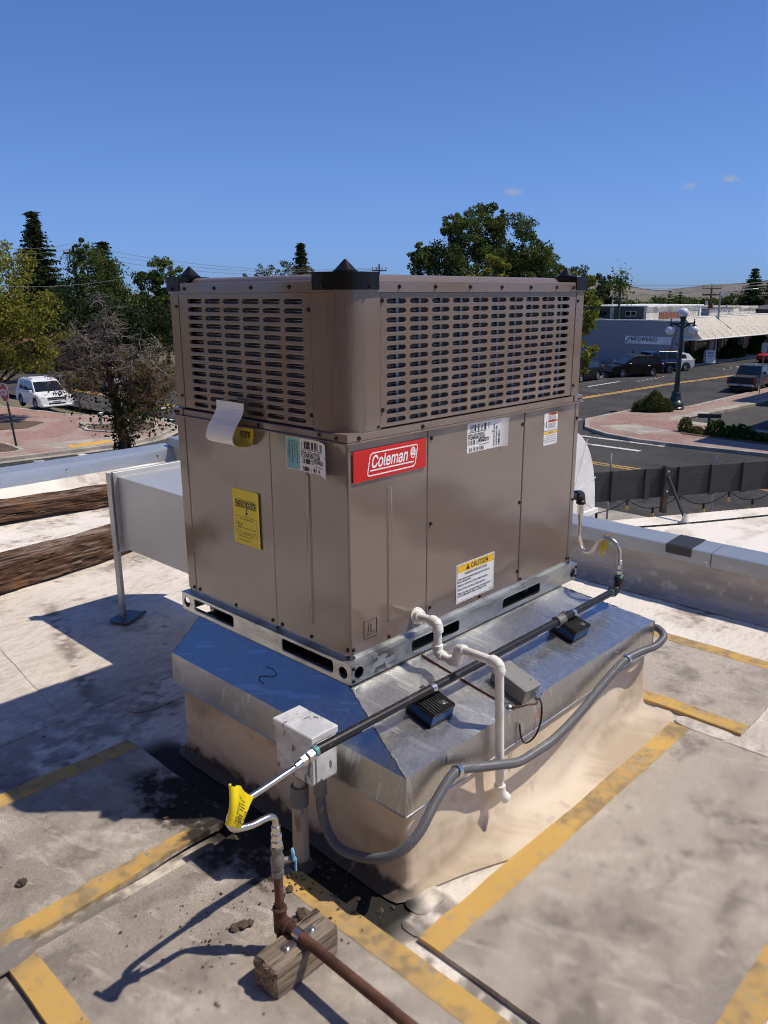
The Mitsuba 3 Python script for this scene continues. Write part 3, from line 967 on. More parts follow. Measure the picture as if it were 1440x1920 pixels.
r = .078
arc = [(UO + r - r * math.sin(q), UO + r - r * math.cos(q)) for q in np.linspace(0, math.pi / 2, 14)]
part(RU, 'upper_corner_post', bend([(.1625, UO)] + arc + [(UO, .1675)], .004, 1.2585, 1.6475), 'taupe_paint', smooth=40, label='wide rounded corner post between the two grilles')
part(RU, 'upper_corner_post', bend([(1.2215, UO - .001), (L - O - .008, UO - .001), (L - O - .008, W - O - .008)], .004, 1.2585, 1.6475), 'taupe_paint', smooth=40)
part(RU, 'upper_corner_post', bend([(UO - .001, .8435), (UO - .001, W - O - .008), (.08, W - O - .008)], .004, 1.2585, 1.6475), 'taupe_paint', smooth=40)


def grille(u0, u1, cols, rows, du, dv, us, vs, F):
    pl = sbox(u0, u1, 1.2640, 1.6470)
    hs = []
    for i in range(cols):
        for j in range(rows):
            a, b = us + i * du, vs + j * dv
            hs.append(Polygon(rrect(a, a + .0870, b, b + .0178, .0086, 5)))
    pl = pl.difference(unary_union(hs))
    m = xf(ext(pl, .004), F)
    rims = []
    for h in hs:
        c1 = np.array(h.exterior.coords)[:-1]
        n = len(c1)
        cen = c1.mean(0)
        for s, z in ():
            pass
        inner = np.array(h.buffer(-.0016).exterior.coords)
        ring0 = np.c_[c1, np.full(n, .0043)]
        # rolled lip of the slot, turned inwards
        q = (c1 - cen)
        k = 1 - .0014 / np.maximum(np.abs(q), .006)
        ring1 = np.c_[cen + q * k, np.full(n, .0036)]
        ring2 = np.c_[cen + q * k, np.full(n, -.007)]
        out = np.c_[cen + q * (1 + .0016 / np.maximum(np.abs(q), .007)), np.full(n, .0039)]
        rims.append(loft([out, ring0, ring1, ring2], cap=False))
    return m, xf(cat(rims), F)


m, rm = grille(.1645, 1.2195, 10, 14, .10035, .02634, .188, 1.2720, FR(-.0105))
gk = part(RU, 'grille', m, 'taupe_paint', smooth=25, label='wide slotted grille on the sunlit long side')
part(gk, 'slot_lip', rm, 'taupe_paint', smooth=50, kind='stuff')
m, rm = grille(-.8420, -.1695, 6, 14, .1006, .02634, -.7915, 1.2720, FL(-.0105))
gk2 = part(RU, 'grille', m, 'taupe_paint', smooth=25, label='narrow slotted grille on the shaded end')
part(gk2, 'slot_lip', rm, 'taupe_paint', smooth=50, kind='stuff')
part(RU, 'condenser_coil', cat([box(.10, 1.23, O + .034, O + .06, 1.262, 1.64), box(O + .034, O + .06, .10, .85, 1.262, 1.64)]), 'coil_fins')
part(RU, 'coil_guard_wire', cat([tube([(.15, O + .027, z), (1.225, O + .027, z)], .0016, 5) for z in np.arange(1.28, 1.64, .0263)] + [tube([(O + .027, .15, z), (O + .027, .85, z)], .0016, 5) for z in np.arange(1.28, 1.64, .0263)]
                                    + [box(x - .006, x + .006, O + .024, O + .027, 1.262, 1.642) for x in (.255, .355, .455, .555, .655, .755, .855, .955, 1.055, 1.15)]), 'steel_grey', kind='stuff')
# lid
lid = part(RU, 'lid', loft([ring_at(rr4(O - o, L - O + o, O - o, W - O + o, (q, q, rr, q)), z) for o, z, rr, q in ((-.004, 1.6478, .09, .008), (.0015, 1.6480, .094, .010), (.0015, 1.6780, .094, .010), (-.0015, 1.6812, .092, .009), (-.03, 1.6822, .07, .004))]), 'taupe_paint', smooth=40)
part(lid, 'raised_panel', loft([ring_at(rrect(.062 + o, L - .115 - o, .062 + o, W - .062 - o, .05 - o * .5, 8), z) for o, z in ((0, 1.6815), (.004, 1.6875), (.010, 1.6945), (.018, 1.6975), (.05, 1.6985))]), 'taupe_paint', smooth=60)


def cap(x, y, sx, sy, len_x=.128, len_y=.128):
    outer = Polygon(rr4(O - .005, L - O + .005, O - .005, W - O + .005, (.012, .012, .095, .012), 12))
    reg = Polygon([(x - sx * .02, y - sy * .02), (x + sx * len_x, y - sy * .02), (x + sx * len_x, y + sy * .06), (x + sx * .06, y + sy * len_y), (x - sx * .02, y + sy * len_y)])
    pl = outer.intersection(reg)
    m = ext(pl, .0475)
    m.apply_translation([0, 0, 1.6545])
    k = part(RU, 'corner_cap', m, 'black_plastic', smooth=30)
    cx, cy = x + sx * .056, y + sy * .056
    part(k, 'spike', lathe([(.036, 1.7015), (.035, 1.7065), (.031, 1.7075), (.004, 1.7345), (.0015, 1.7365), (0, 1.7368)], 22, (cx, cy, 0)), 'black_plastic', smooth=45)
    for u, v, du, dv in ((x + sx * (len_x - .022), y - sy * .0025, .0010, .0012), (x - sx * .0025, y + sy * (len_y - .022), .0035, .0012)):
        part(k, 'groove', box(u - (.0010 if du < .002 else .003), u + (.0010 if du < .002 else .003), v - (.003 if du < .002 else .0010), v + (.003 if du < .002 else .0010), 1.6565, 1.7005), 'inner_dark')


cap(O, O, 1, 1)
cap(L - O, O, -1, 1, .078, .13)
cap(O, W - O, 1, -1, .13, .078)
cap(L - O, W - O, -1, -1, .13, .13)


# screws
def screw(F, u, v, w=0.0):
    m = cat([lathe([(.0068, 0), (.0068, .0014), (.0052, .0020)], 12), xf(lathe([(.0044, .002), (.0044, .0055), (.0036, .0062), (0, .0062)], 6), np.eye(4))])
    m.apply_translation([u, v, w])
    part(RU, 'screw', xf(m, F), 'screw_black', smooth=30)


for u in (.235, .395, .565, .735, .905, 1.07, 1.19):
    screw(FR(.0015), u, 1.663)
for u in (-.25, -.43, -.62, -.79):
    screw(FL(.0015), u, 1.663)
for u, v in ((.112, 1.668), (1.175, 1.668)):
    screw(FR(.006), u, 1.662)
screw(FL(.006), -.105, 1.662)
screw(FL(.006), -.86, 1.662)
for v in (1.625, 1.315):
    screw(FR(-.0065), .172, v)
screw(FR(-.0075), .152, 1.268)
for v in (1.615, 1.30):
    screw(FR(-.0055), 1.232, v)
for u in (.34, 1.258, 1.274):
    screw(FR(.0035), u, 1.2475)
screw(FR(.0075), O + .038, 1.2475)
screw(FL(.0075), -(O + .038), 1.2475)
screw(FL(.0035), -.135, 1.249)
for v in (1.60, 1.30):
    screw(FL(-.0065), -.178, v)
    screw(FL(-.0055), -.856, v + .005)
for u in (-.872, -.888):
    screw(FL(.0075), u, 1.2475)
screw(FL(.0035), -.42, 1.2475)
for u, v in ((.386, 1.205), (.386, .925), (.386, .635), (.890, 1.19), (.890, .90), (.893, .63), (.660, .596), (.350, .625), (.188, .594), (.032, .600), (1.266, 1.17), (1.27, .84), (1.262, .592), (.916, .594), (1.245, .594)):
    screw(FR(0), u, v)
for u, v in ((-.858, .594), (-.822, .594), (-.60, .592), (-.395, .594), (-.345, .594), (-.20, .594), (-.034, .600)):
    screw(FL(0), u, v)
for u, v in ((.032, .5755), (1.264, .5755)):
    screw(FR(.0), u, v - .001, -.0005)
screw(FL(.0), -.034, .5745)
for v in (.552, .512):
    screw(F0, .010, v, .003)
    screw(F0, L - .010, v, .003)
screw(FL(.0), -.371, .5745)

# ---- stickers and the badge
bd = part(RU, 'brand_badge', xf(box(.036, .3545, 1.1175, 1.2100, .003, .0065, .002), FR(0)), 'badge_red', label='red badge plate with slanted white lettering in a white frame')
slant = .22


def para(x0, x1, y0, y1, r, k):
    return [(x + (y - y0) * k, y) for x, y in rrect(x0, x1, y0, y1, r, 8)]


fo = Polygon(para(.0895, .3010, 1.1290, 1.1985, .012, slant))
logo = [fo.difference(fo.buffer(-.0036)), Polygon([(.1035, 1.1435), (.2935, 1.1435), (.2945, 1.1475), (.1045, 1.1475)])]
oval = affinity.scale(Point(.2915, 1.1740).buffer(.0118, 14), 1.0, 1.52)
hole = [sbox(.2870, .2955, 1.1725, 1.1815), sbox(.2865, .2960, 1.1605, 1.1660), affinity.scale(Point(.2912, 1.1850).buffer(.003, 6), 1, .8)]
hole += [affinity.rotate(sbox(.2912 + .006, .2912 + .013, 1.1738, 1.1746), a, origin=(.2912, 1.1742)) for a in (20, -18, 160, 198, 48, 130, -45, 225)]
lant = oval.difference(unary_union(hole))
lant = lant.union(sbox(.2885, .2942, 1.1740, 1.1803)).intersection(oval)
logo.append(lant)
lm = ext(unary_union(logo), .0006)
lm.apply_translation([0, 0, .0066])
tm = txt('Coleman', .0350, .1560, bold=True, shear=.20)
tm.apply_translation([.1085, 1.1535, .0066])
part(bd, 'lettering', xf(cat([lm, tm]), FR(0)), 'ink_white', label='white slanted brand lettering, lantern emblem and frame')


def bars(u0, u1, v0, v1, n, seed, tilt=0):
    g = random.Random(seed)
    e = sorted(g.uniform(0, 1) for _ in range(2 * n))
    ms = []
    for a, b in zip(e[::2], e[1::2]):
        if b - a > .004:
            ms.append(box(u0 + a * (u1 - u0), u0 + b * (u1 - u0), v0, v1, .0, .0003))
    return cat(ms)


def lines(u0, u1, v, h, seed, frac=1.0):
    """a row of print too small to read: word-long dashes"""
    g = random.Random(seed)
    x = u0
    ms = []
    end = u0 + (u1 - u0) * frac
    while x < end:
        w = g.uniform(.5, 1.6) * h * 2.2
        ms.append(box(x, min(x + w, end), v, v + h, 0, .0003))
        x += w + h * .7
    return cat(ms)


def curl_sheet(u0, u1, v0, v1, lift, nu=24, nv=12, t=.0004):
    u, v = np.meshgrid(np.linspace(u0, u1, nu), np.linspace(v0, v1, nv), indexing='ij')
    w = lift(u, v)
    top = np.stack([u, v, w], -1)
    a = grid(top)
    b = grid((top - [0, 0, t])[::-1])
    return cat([a, b])


def drape(m, lift):
    m = m.subdivide_to_size(.012) if len(m.faces) < 400 else m
    m.vertices[:, 2] += lift(m.vertices[:, 0], m.vertices[:, 1])
    return m


def barcode_label(F, u0, blue, seed, lift, label):
    w = .212
    k = part(RU, 'barcode_label', xf(curl_sheet(u0, u0 + w, 1.1290, 1.2290, lift), F), 'paper_white', smooth=True, label=label)
    o = u0 + (.062 if blue else .006)
    ms = [bars(o, o + .115, 1.1995, 1.2215, 20, seed), lines(o, o + .10, 1.1955, .0022, seed + 1), bars(o, o + .040, 1.1545, 1.1695, 7, seed + 2), bars(o + .004, o + .09, 1.1320, 1.1450, 18, seed + 3), lines(o + .06, o + .115, 1.1500, .0022, seed + 4), lines(o + .044, o + .056, 1.163, .003, 5), lines(o + .044, o + .056, 1.156, .003, 6)]
    for s, h, wd, bld, uu, vv in (('PCG4A360752X4', .0185, .090, True, o, 1.1725), ('W2A4053974', .0130, .060, True, o + .056, 1.1590), ('4', .009, None, True, o + .128, 1.183)):
        t = txt(s, h, wd, bld, depth=.0003)
        t.apply_translation([uu, vv, 0])
        ms.append(t)
    if not blue:
        for q, (du, n) in enumerate(((.146, 24), (.160, 22), (.174, 16))):
            for i in range(n):
                ms.append(box(u0 + du, u0 + du + .0075, 1.135 + i * .0032, 1.135 + i * .0032 + random.Random(q * 50 + i).uniform(.0008, .0024), 0, .0003))
    else:
        b = xf(drape(box(u0 + .003, u0 + .054, 1.132, 1.226, .0003, .0006).subdivide(), lift), F)
        part(k, 'blue_field', b, 'label_blue', label='pale blue strip of the label')
        for q in range(4):
            for i in range(16 + 5 * (q % 2)):
                ms.append(box(u0 + .010 + q * .0105, u0 + .0135 + q * .0105, 1.218 - i * .0034 - .0018, 1.218 - i * .0034, .0006, .0009))
    m = cat(ms)
    m.vertices[:, 2] += .0004
    part(k, 'print', xf(drape(m, lift), F), 'ink_black')
    return k


barcode_label(FR(0), .5680, False, 40, lambda u, v: .0008 + .016 * np.clip((u - .735) / .045, 0, 1) ** 2 + .003 * np.clip((v - 1.21) / .02, 0, 1) * np.clip((u - .70) / .05, 0, 1), 'white barcode label peeling at its right edge, on the sunlit side')
barcode_label(FL(0), -.2820, True, 60, lambda u, v: .0010 + .040 * np.clip((u + .165) / .095, 0, 1) ** 1.8 + .008 * np.clip((-.25 - u) / .03, 0, 1) ** 2, 'white and blue barcode label peeling away, on the shaded end')

# caution sticker
k = part(RU, 'caution_label', xf(curl_sheet(.5255, .7430, .6035, .7465, lambda u, v: u * 0 + .0012), FR(0)), 'paper_white', label='white sticker with an amber caution header')
part(k, 'header_band', xf(box(.5300, .7385, .7150, .7420, .0014, .0018), FR(0)), 'band_amber')
tri = Polygon([(.5775, .7190), (.5990, .7190), (.5883, .7385)])
cm = [ext(tri.difference(sbox(.5873, .5893, .7245, .7320)), .0003)]
t = txt('CAUTION', .0170, .098, True, depth=.0003)
t.apply_translation([.606, .7205, 0])
cm.append(t)
fr = sbox(.5300, .7385, .6070, .7420).difference(sbox(.5308, .7377, .6078, .7412))
cm.append(ext(fr, .0002))
for s, u, v, h, wd in (('HANDLING INSTRUCTIONS', .571, .7020, .0082, .127), ('Forks must be inserted through both ends of', .5345, .6870, .0072, .180), ('base rail pockets.', .5345, .6780, .0072, .073), ('Stack no more than 2 high when handling.', .5345, .6650, .0072, .170),
                       ('Never stack more than 2 high anytime.', .5345, .6500, .0072, .156), ('When craning, spreader bars must be used to', .5345, .6350, .0072, .188), ('prevent damage to sides and top of unit.', .5345, .6260, .0072, .164)):
    t = txt(s, h, wd, depth=.0003)
    t.apply_translation([u, v, 0])
    cm.append(t)
cm.append(lines(.712, .735, .612, .002, 9))
m = cat(cm)
m.vertices[:, 2] += .0019
part(k, 'print', xf(m, FR(0)), 'ink_black')

# warning labels
k = part(RU, 'warning_label', xf(box(1.0305, 1.1245, 1.1465, 1.2130, .0006, .0012), FR(0)), 'paper_white', label='white warning sticker with two orange bands')
part(k, 'orange_band', xf(cat([box(1.058, 1.1235, 1.2025, 1.2120, .0013, .0016), box(1.056, 1.1230, 1.1760, 1.1845, .0013, .0016)]), FR(0)), 'band_orange')
m = cat([lines(1.059, 1.118, 1.198 - i * .0042, .0016, 20 + i, .9) for i in range(4)] + [lines(1.059, 1.118, 1.171 - i * .0042, .0016, 30 + i, .85) for i in range(5)] + [box(1.043, 1.050, 1.158, 1.167, 0, .0003), box(1.044, 1.049, 1.168, 1.182, 0, .0003), box(1.034, 1.0355, 1.166, 1.178, 0, .0003)])
m.vertices[:, 2] += .0017
part(k, 'print', xf(m, FR(0)), 'ink_grey')
t = [txt('WARNING', .0060, .040, True, depth=.0003), txt('WARNING', .0058, .042, True, depth=.0003)]
t[0].apply_translation([1.072, 1.2042, .0017])
t[1].apply_translation([1.066, 1.1773, .0017])
part(k, 'band_lettering', xf(cat(t), FR(0)), 'ink_black')
k = part(RU, 'warning_label', xf(box(1.0320, 1.1255, 1.0910, 1.1435, .0006, .0012), FR(0)), 'paper_white', label='white sticker with an amber notice band, below the orange one')
part(k, 'amber_band', xf(box(1.0340, 1.1235, 1.1320, 1.1420, .0013, .0016), FR(0)), 'band_amber')
t = txt('NOTICE', .0060, .026, True, depth=.0003)
t.apply_translation([1.067, 1.1340, .0017])
m = cat([t] + [xf(lines(1.037 + (.012 if i == 0 else 0), 1.118, 1.1245 - i * .0075, .0022, 50 + i), trimesh.transformations.translation_matrix([0, 0, .0014])) for i in range(4)] + [xf(lines(1.098, 1.119, 1.0945, .0016, 60), trimesh.transformations.translation_matrix([0, 0, .0014]))])
part(k, 'print', xf(m, FR(0)), 'ink_grey')

# energy sticker, on the shaded end
lf = lambda u, v: .0015 + .004 * np.clip((u + .47) / .03, 0, 1) ** 2
k = part(RU, 'energy_label', xf(curl_sheet(-.584, -.437, .8300, 1.0210, lf), FL(0)), 'guide_yellow', smooth=True, label='yellow energy sticker stuck on the shaded side panel')


def energy_print(u0, v0, s, extra=True):
    ms = []
    for q, uu, wd in (('ENERGY', .014, .064), ('GUIDE', .0765, .052)):
        t = txt(q, .0230, wd, True, depth=.0003)
        t.apply_translation([uu, .1285, 0])
        ms.append(t)
    ms += [box(.014, .128, .156, .1568, 0, .0003), box(.0735, .0765, .112, .138, 0, .0003), ext(Polygon([(.067, .114), (.083, .114), (.075, .104)]), .0003)]
    bx = sbox(.014, .130, .036, .098).difference(sbox(.0148, .1292, .0368, .0972))
    ms += [ext(bx, .0003), lines(.036, .110, .088, .0022, 70), box(.022, .123, .058, .0590, 0, .0003), box(.022, .040, .0575, .0610, 0, .0003), lines(.024, .044, .046, .002, 71), lines(.108, .122, .046, .002, 72), lines(.05, .098, .041, .002, 73), lines(.02, .10, .027, .0018, 74), lines(.02, .096, .015, .0018, 75)]
    t = txt('81.0', .0105, .024, depth=.0003)
    t.apply_translation([.024, .066, 0])
    ms.append(t)
    m = cat(ms)
    m.apply_translation([u0, v0, .0005])
    return m


part(k, 'print', xf(drape(energy_print(-.584, .8300, 1), lf), FL(0)), 'ink_black')


# the second energy sticker, peeled from above: hangs by its top edge, its white back outwards, rolled at the bottom
def hang_profile(n=40):
    pts = [(1.1800, .002), (1.1780, .010), (1.1760, .028), (1.1785, .046), (1.188, .060), (1.205, .066), (1.235, .060), (1.262, .046), (1.290, .036), (1.315, .034)]
    s = [(1.2300, .002), (1.2200, .002), (1.2020, .003)] + pts[1:]
    return spline([(0, a, b) for a, b in s], 6)


prof = hang_profile()
u = np.linspace(-.598, -.452, 14)
P = np.zeros((len(u), len(prof), 3))
for i, uu in enumerate(u):
    sway = (prof[:, 1] - 1.176) * 0
    P[i, :, 0] = uu - .028 * np.clip((1.29 - prof[:, 1]) / .1, 0, 1) * np.clip(prof[:, 2] / .05, 0, 1)
    P[i, :, 1] = prof[:, 1]
    P[i, :, 2] = prof[:, 2]
front = grid(P)
k = part(RU, 'peeled_label', xf(front, FL(-.001)), 'guide_yellow', smooth=True, label='peeling yellow sticker curled up to show its white back')
nrm = front.vertex_normals
back = front.copy()
cn = front.vertex_normals.reshape(P.shape)
flip = 1.0 if cn[7, -4, 2] > 0 else -1.0
back.vertices += nrm * .0006 * flip
part(k, 'white_back', xf(back, FL(-.001)), 'paper_white', smooth=True)
t = txt('GUIDE', .023, .052, True, depth=.0003)
t.apply_translation([-.520, 1.196, .0035])
part(k, 'print', xf(t, FL(-.001)), 'ink_black')

# ================================================================== PIPES, CONDUITS AND BOXES ROUND THE UNIT
def hexnut(p, q, r, seg=6):
    d = np.linalg.norm(np.subtract(q, p))
    return between(lathe([(0, 0), (r * .86, 0), (r, .0025), (r, d - .0025), (r * .86, d), (0, d)], seg), p, q)


def cyl(p, q, r, n=16, b=.0015):
    d = np.linalg.norm(np.subtract(q, p))
    return between(lathe([(0, 0), (r - b, 0), (r, b), (r, d - b), (r - b, d), (0, d)], n), p, q)


def braid(P, r, pitch, amp, n=12, step=None):
    Q, t = resample(P, step or pitch / 4)
    return tube(Q, r * (1 + amp * np.sin(t * 2 * np.pi / pitch)), n)


GY, GZ = -.200, .5095
gp = thing('gas_pipe', 'black iron gas pipe running along the metal adapter, with a steel hose at each end', 'pipe')
part(gp, 'pipe_length', cat([cyl((-.325, GY, GZ), (.835, GY, GZ), .0137, 18)]), 'black_pipe', smooth=50)
part(gp, 'pipe_length', cyl((.86, GY, GZ), (1.235, GY, GZ), .0137, 18), 'black_pipe', smooth=50)
part(gp, 'pipe_coupling', cat([cyl((.825, GY, GZ), (.868, GY, GZ), .0188, 20, .003), cyl((.823, GY, GZ), (.832, GY, GZ), .0204, 20, .002), cyl((.861, GY, GZ), (.870, GY, GZ), .0204, 20, .002)]), 'cast_iron', smooth=40)
part(gp, 'pipe_sticker', xf(TM(*(lambda g: (g.vertices, g.faces))(grid(np.array([[(x, GY + .0141 * math.cos(a), GZ + .0141 * math.sin(a)) for a in np.linspace(math.radians(195), math.radians(255), 6)] for x in (.690, .742)])))), np.eye(4)), 'paper_white', smooth=True)
part(gp, 'pipe_sticker', grid(np.array([[(x, GY + .0141 * math.cos(a), GZ + .0141 * math.sin(a)) for a in np.linspace(math.radians(195), math.radians(255), 6)] for x in (-.165, -.105)])), 'paper_white', smooth=True)
# elbow and riser hose at the far end
part(gp, 'pipe_elbow', cat([cyl((1.228, GY, GZ), (1.246, GY, GZ), .0200, 20, .003), tube(spline([(1.238, GY, GZ), (1.258, GY, GZ), (1.272, GY, GZ + .008), (1.279, GY, GZ + .024), (1.279, GY, GZ + .040)], 6), .0172, 16), cyl((1.279, GY, GZ + .036), (1.279, GY, GZ + .054), .0200, 20, .003)]), 'black_pipe', smooth=45)
part(gp, 'thread_seal', cat([cyl((1.2235, GY, GZ), (1.2285, GY, GZ), .0155, 16), cyl((1.279, GY, GZ + .053), (1.279, GY, GZ + .060), .0165, 16), cyl((-.329, GY, GZ), (-.316, GY, GZ), .0148, 16)]), 'teal_dope', smooth=40)
part(gp, 'hose_nut', cat([hexnut((1.279, GY, .572), (1.2785, GY, .592), .0160), hexnut((1.2785, GY, .592), (1.278, GY + .001, .615), .0140), cyl((1.278, GY, .612), (1.277, GY + .001, .632), .0110, 14)]), 'bright_zinc', smooth=25)
hs = spline([(1.277, -.199, .628), (1.2750, -.197, .668), (1.262, -.186, .700), (1.262, -.150, .712), (1.300, -.095, .686), (1.365, -.03, .612), (1.410, .015, .583), (1.432, .045, .580), (1.430, .055, .600), (1.404, .054, .650), (1.396, .052, .700), (1.393, .051, .735)], 10)
part(gp, 'steel_hose', braid(hs, .0082, .006, .05, 10, .0022), 'steel_flex', smooth=True)
part(gp, 'hose_nut', cat([cyl((1.393, .051, .732), (1.393, .051, .752), .0110, 14), hexnut((1.393, .051, .750), (1.393, .051, .775), .0145), hexnut((1.393, .051, .773), (1.392, .051, .795), .0160)]), 'bright_zinc', smooth=25)
part(gp, 'pipe_elbow', cat([cyl((1.392, .051, .792), (1.392, .051, .810), .0200, 18, .003), tube(spline([(1.392, .051, .80), (1.392, .051, .818), (1.386, .051, .832), (1.372, .051, .838), (1.352, .051, .838)], 6), .0172, 16), cyl((1.360, .051, .838), (1.342, .051, .838), .0200, 18, .003)]), 'black_pipe', smooth=45)
part(gp, 'pipe_length', cyl((1.345, .051, .838), (1.278, .051, .838), .0137, 16), 'black_pipe', smooth=45)


def tag_mesh(c0, c1, drop, sway, seed, nu=18, nv=14, roll=.0):
    """a soft plastic tag folded over a hose and hanging down"""
    c0, c1 = np.array(c0), np.array(c1)
    u, v = np.meshgrid(np.linspace(0, 1, nu), np.linspace(0, 1, nv), indexing='ij')
    P = c0 + (c1 - c0) * u[..., None] + np.array(drop) * v[..., None] + np.array(sway) * (np.sin(u * 5 + seed) * v)[..., None]
    P += (fb(P * 22, 2, seed) * .022 * v)[..., None] * np.array([.5, -.8, .2])
    return grid(P)


part(gp, 'warning_tag', cat([tag_mesh((1.278, -.153, .721), (1.345, -.075, .662), (.012, .006, -.062), (.004, -.009, 0), 4), tag_mesh((1.278, -.128, .719), (1.350, -.047, .660), (.004, -.024, .006), (0, 0, .0), 2, 10, 6)]), 'tag_yellow', smooth=True, label='yellow plastic tag draped over the far hose')
tg = [txt('WARNING', .009, .055, True)]
part(gp, 'tag_print', cat([tube([(1.288 + i * .0085, -.150 + i * .0095, .7215 - i * .0072 + .001), (1.292 + i * .0085, -.143 + i * .0095, .7185 - i * .0072 + .001)], .0013, 5) for i in range(6)]), 'ink_black')
# near hose: loops from the pipe end, through a tag, back to the shut-off valve
part(gp, 'hose_nut', cat([hexnut((-.328, GY, GZ - .004), (-.350, GY, GZ - .007), .0160), hexnut((-.352, GY, GZ - .007), (-.372, GY, GZ - .010), .0140), cyl((-.370, GY, GZ - .010), (-.392, GY, GZ - .014), .0112, 14)]), 'bright_zinc', smooth=25)
RX, RY = -.480, -.228
hs = spline([(-.388, GY, .494), (-.43, -.199, .489), (-.48, -.199, .483), (-.525, -.201, .481), (-.570, -.206, .481), (-.598, -.212, .470), (-.605, -.218, .452), (-.594, -.222, .437), (-.570, -.225, .430), (-.545, -.227, .425), (-.515, -.228, .424), (-.495, -.228, .420), (-.483, -.228, .408), (-.480, -.228, .390), (-.480, -.228, .370)], 10)
part(gp, 'steel_hose', braid(hs, .0085, .006, .05, 10, .0022), 'steel_flex', smooth=True)
# yellow tag: a strip of soft plastic hung on the loop, its far end rolled
u = np.linspace(0, 1, 26)
v = np.linspace(0, 1, 14)
top_e = spline([(-.612, -.262, .582), (-.598, -.258, .572), (-.577, -.246, .540), (-.556, -.236, .515), (-.542, -.230, .502)], 8)
low_e = spline([(-.632, -.262, .494), (-.618, -.252, .472), (-.602, -.240, .452), (-.590, -.236, .448), (-.582, -.234, .450)], 8)
te = np.stack([np.interp(u, np.linspace(0, 1, len(top_e)), top_e[:, k]) for k in range(3)], 1)
le = np.stack([np.interp(u, np.linspace(0, 1, len(low_e)), low_e[:, k]) for k in range(3)], 1)


def tag_at(a, b):
    t_ = np.array([np.interp(a, u, te[:, k]) for k in range(3)])
    l_ = np.array([np.interp(a, u, le[:, k]) for k in range(3)])
    p_ = t_ * (1 - b) + l_ * b
    p_[0] -= .010 * math.sin(b * math.pi) * a
    p_[1] -= .007 * math.sin(a * 9 + b * 2.0) * (.4 + .6 * b) + .008 * math.sin(b * math.pi)
    return p_


tg = grid(np.array([[tag_at(a, b) for b in v] for a in u]))
roll = []
for b in np.linspace(0, 1, 12):
    o_ = tag_at(0, b)
    roll.append([(o_[0] - .0085 + .0085 * math.cos(q) * (1 + .1 * b), o_[1] + .0085 * math.sin(q), o_[2] + .004 * (1 - math.cos(q))) for q in np.linspace(0, -5.0, 16)])
tk = part(gp, 'warning_tag', cat([tg, grid(np.array(roll))]), 'tag_yellow', smooth=True, label='bright yellow plastic tag wrapped round the near hose')
pr = []
for i in range(10):
    vv = .22 + .07 * i
    for j in range(3):
        a = .24 + .20 * j + .02 * (i % 3)
        if (i * 3 + j) % 5 != 3 and not (j == 2 and i < 2):
            pr.append(tube([tag_at(a + .04 * q, vv) + [-.0003, -.0008, 0] for q in range(5)], .0006, 4))
part(gp, 'tag_print', cat(pr), 'ink_black')

# pads that carry the black pipe on the slope
ta = math.atan(.2714)


def pipe_pad(cx, cy, label, key=None):
    k = thing('pipe_support_pad', label, 'pipe support', 'rubber pads under the black gas pipe')
    z = .4917 + .2714 * cy
    F = frame((cx, cy, z + .0025), (1, 0, 0), (0, math.cos(ta), math.sin(ta)), (0, -math.sin(ta), math.cos(ta)))
    h = .050
    part(k, 'foam_core', xf(box(-h, h, -h, h, .008, .034, .001), F), 'pad_blue')
    part(k, 'base_sheet', xf(box(-h - .001, h + .001, -h - .001, h + .001, .0, .008, .001), F), 'rubber_black')
    part(k, 'top_sheet', xf(box(-h - .0015, h + .0015, -h - .0015, h + .0015, .034, .042, .001), F), 'rubber_black')
    for i in range(10):
        x = -.045 + i * .010
        part(k, 'rubber_rib', xf(box(-h - .001, h + .001, x - .003, x + .003, .0415, .0485, .0012), frame((cx, cy, z + .0025), (0, math.cos(ta), math.sin(ta)), (-1, 0, 0), (0, -math.sin(ta), math.cos(ta)))), 'rubber_black')
    ring = [(cx + .018, GY + .0148 * math.cos(a), GZ + .0148 * math.sin(a)) for a in np.linspace(-.9, math.pi + .35, 16)]
    strap = np.array([[(p[0] + d, p[1], p[2]) for d in (-.009, .009)] for p in ring])
    y1, y2 = GY + .042, GY - .042
    s = cat([grid(strap), box(cx + .009, cx + .027, y1 - .020, y1 + .004, z + .2714 * (y1 - cy) + .050, z + .2714 * (y1 - cy) + .0525, .0005), box(cx + .009, cx + .027, y2 - .010, y2 + .022, z + .2714 * (y2 - cy) + .052, z + .2714 * (y2 - cy) + .0545, .0005)])
    part(k, 'pipe_strap', s, 'bright_zinc', smooth=45)
    for yy in (y1 - .004, y2):
        zz = z + .2714 * (yy - cy) + .0535
        part(k, 'strap_screw', lathe([(.0055, 0), (.0055, .003), (.004, .006), (0, .0065)], 8, (cx + .018, yy, zz)), 'bright_zinc', smooth=40)


pipe_pad(.125, -.202, 'black and blue rubber pad under the gas pipe, nearer one beside the white drain')
pipe_pad(.920, -.197, 'black and blue rubber pad under the gas pipe, farther one beside the pipe coupling')

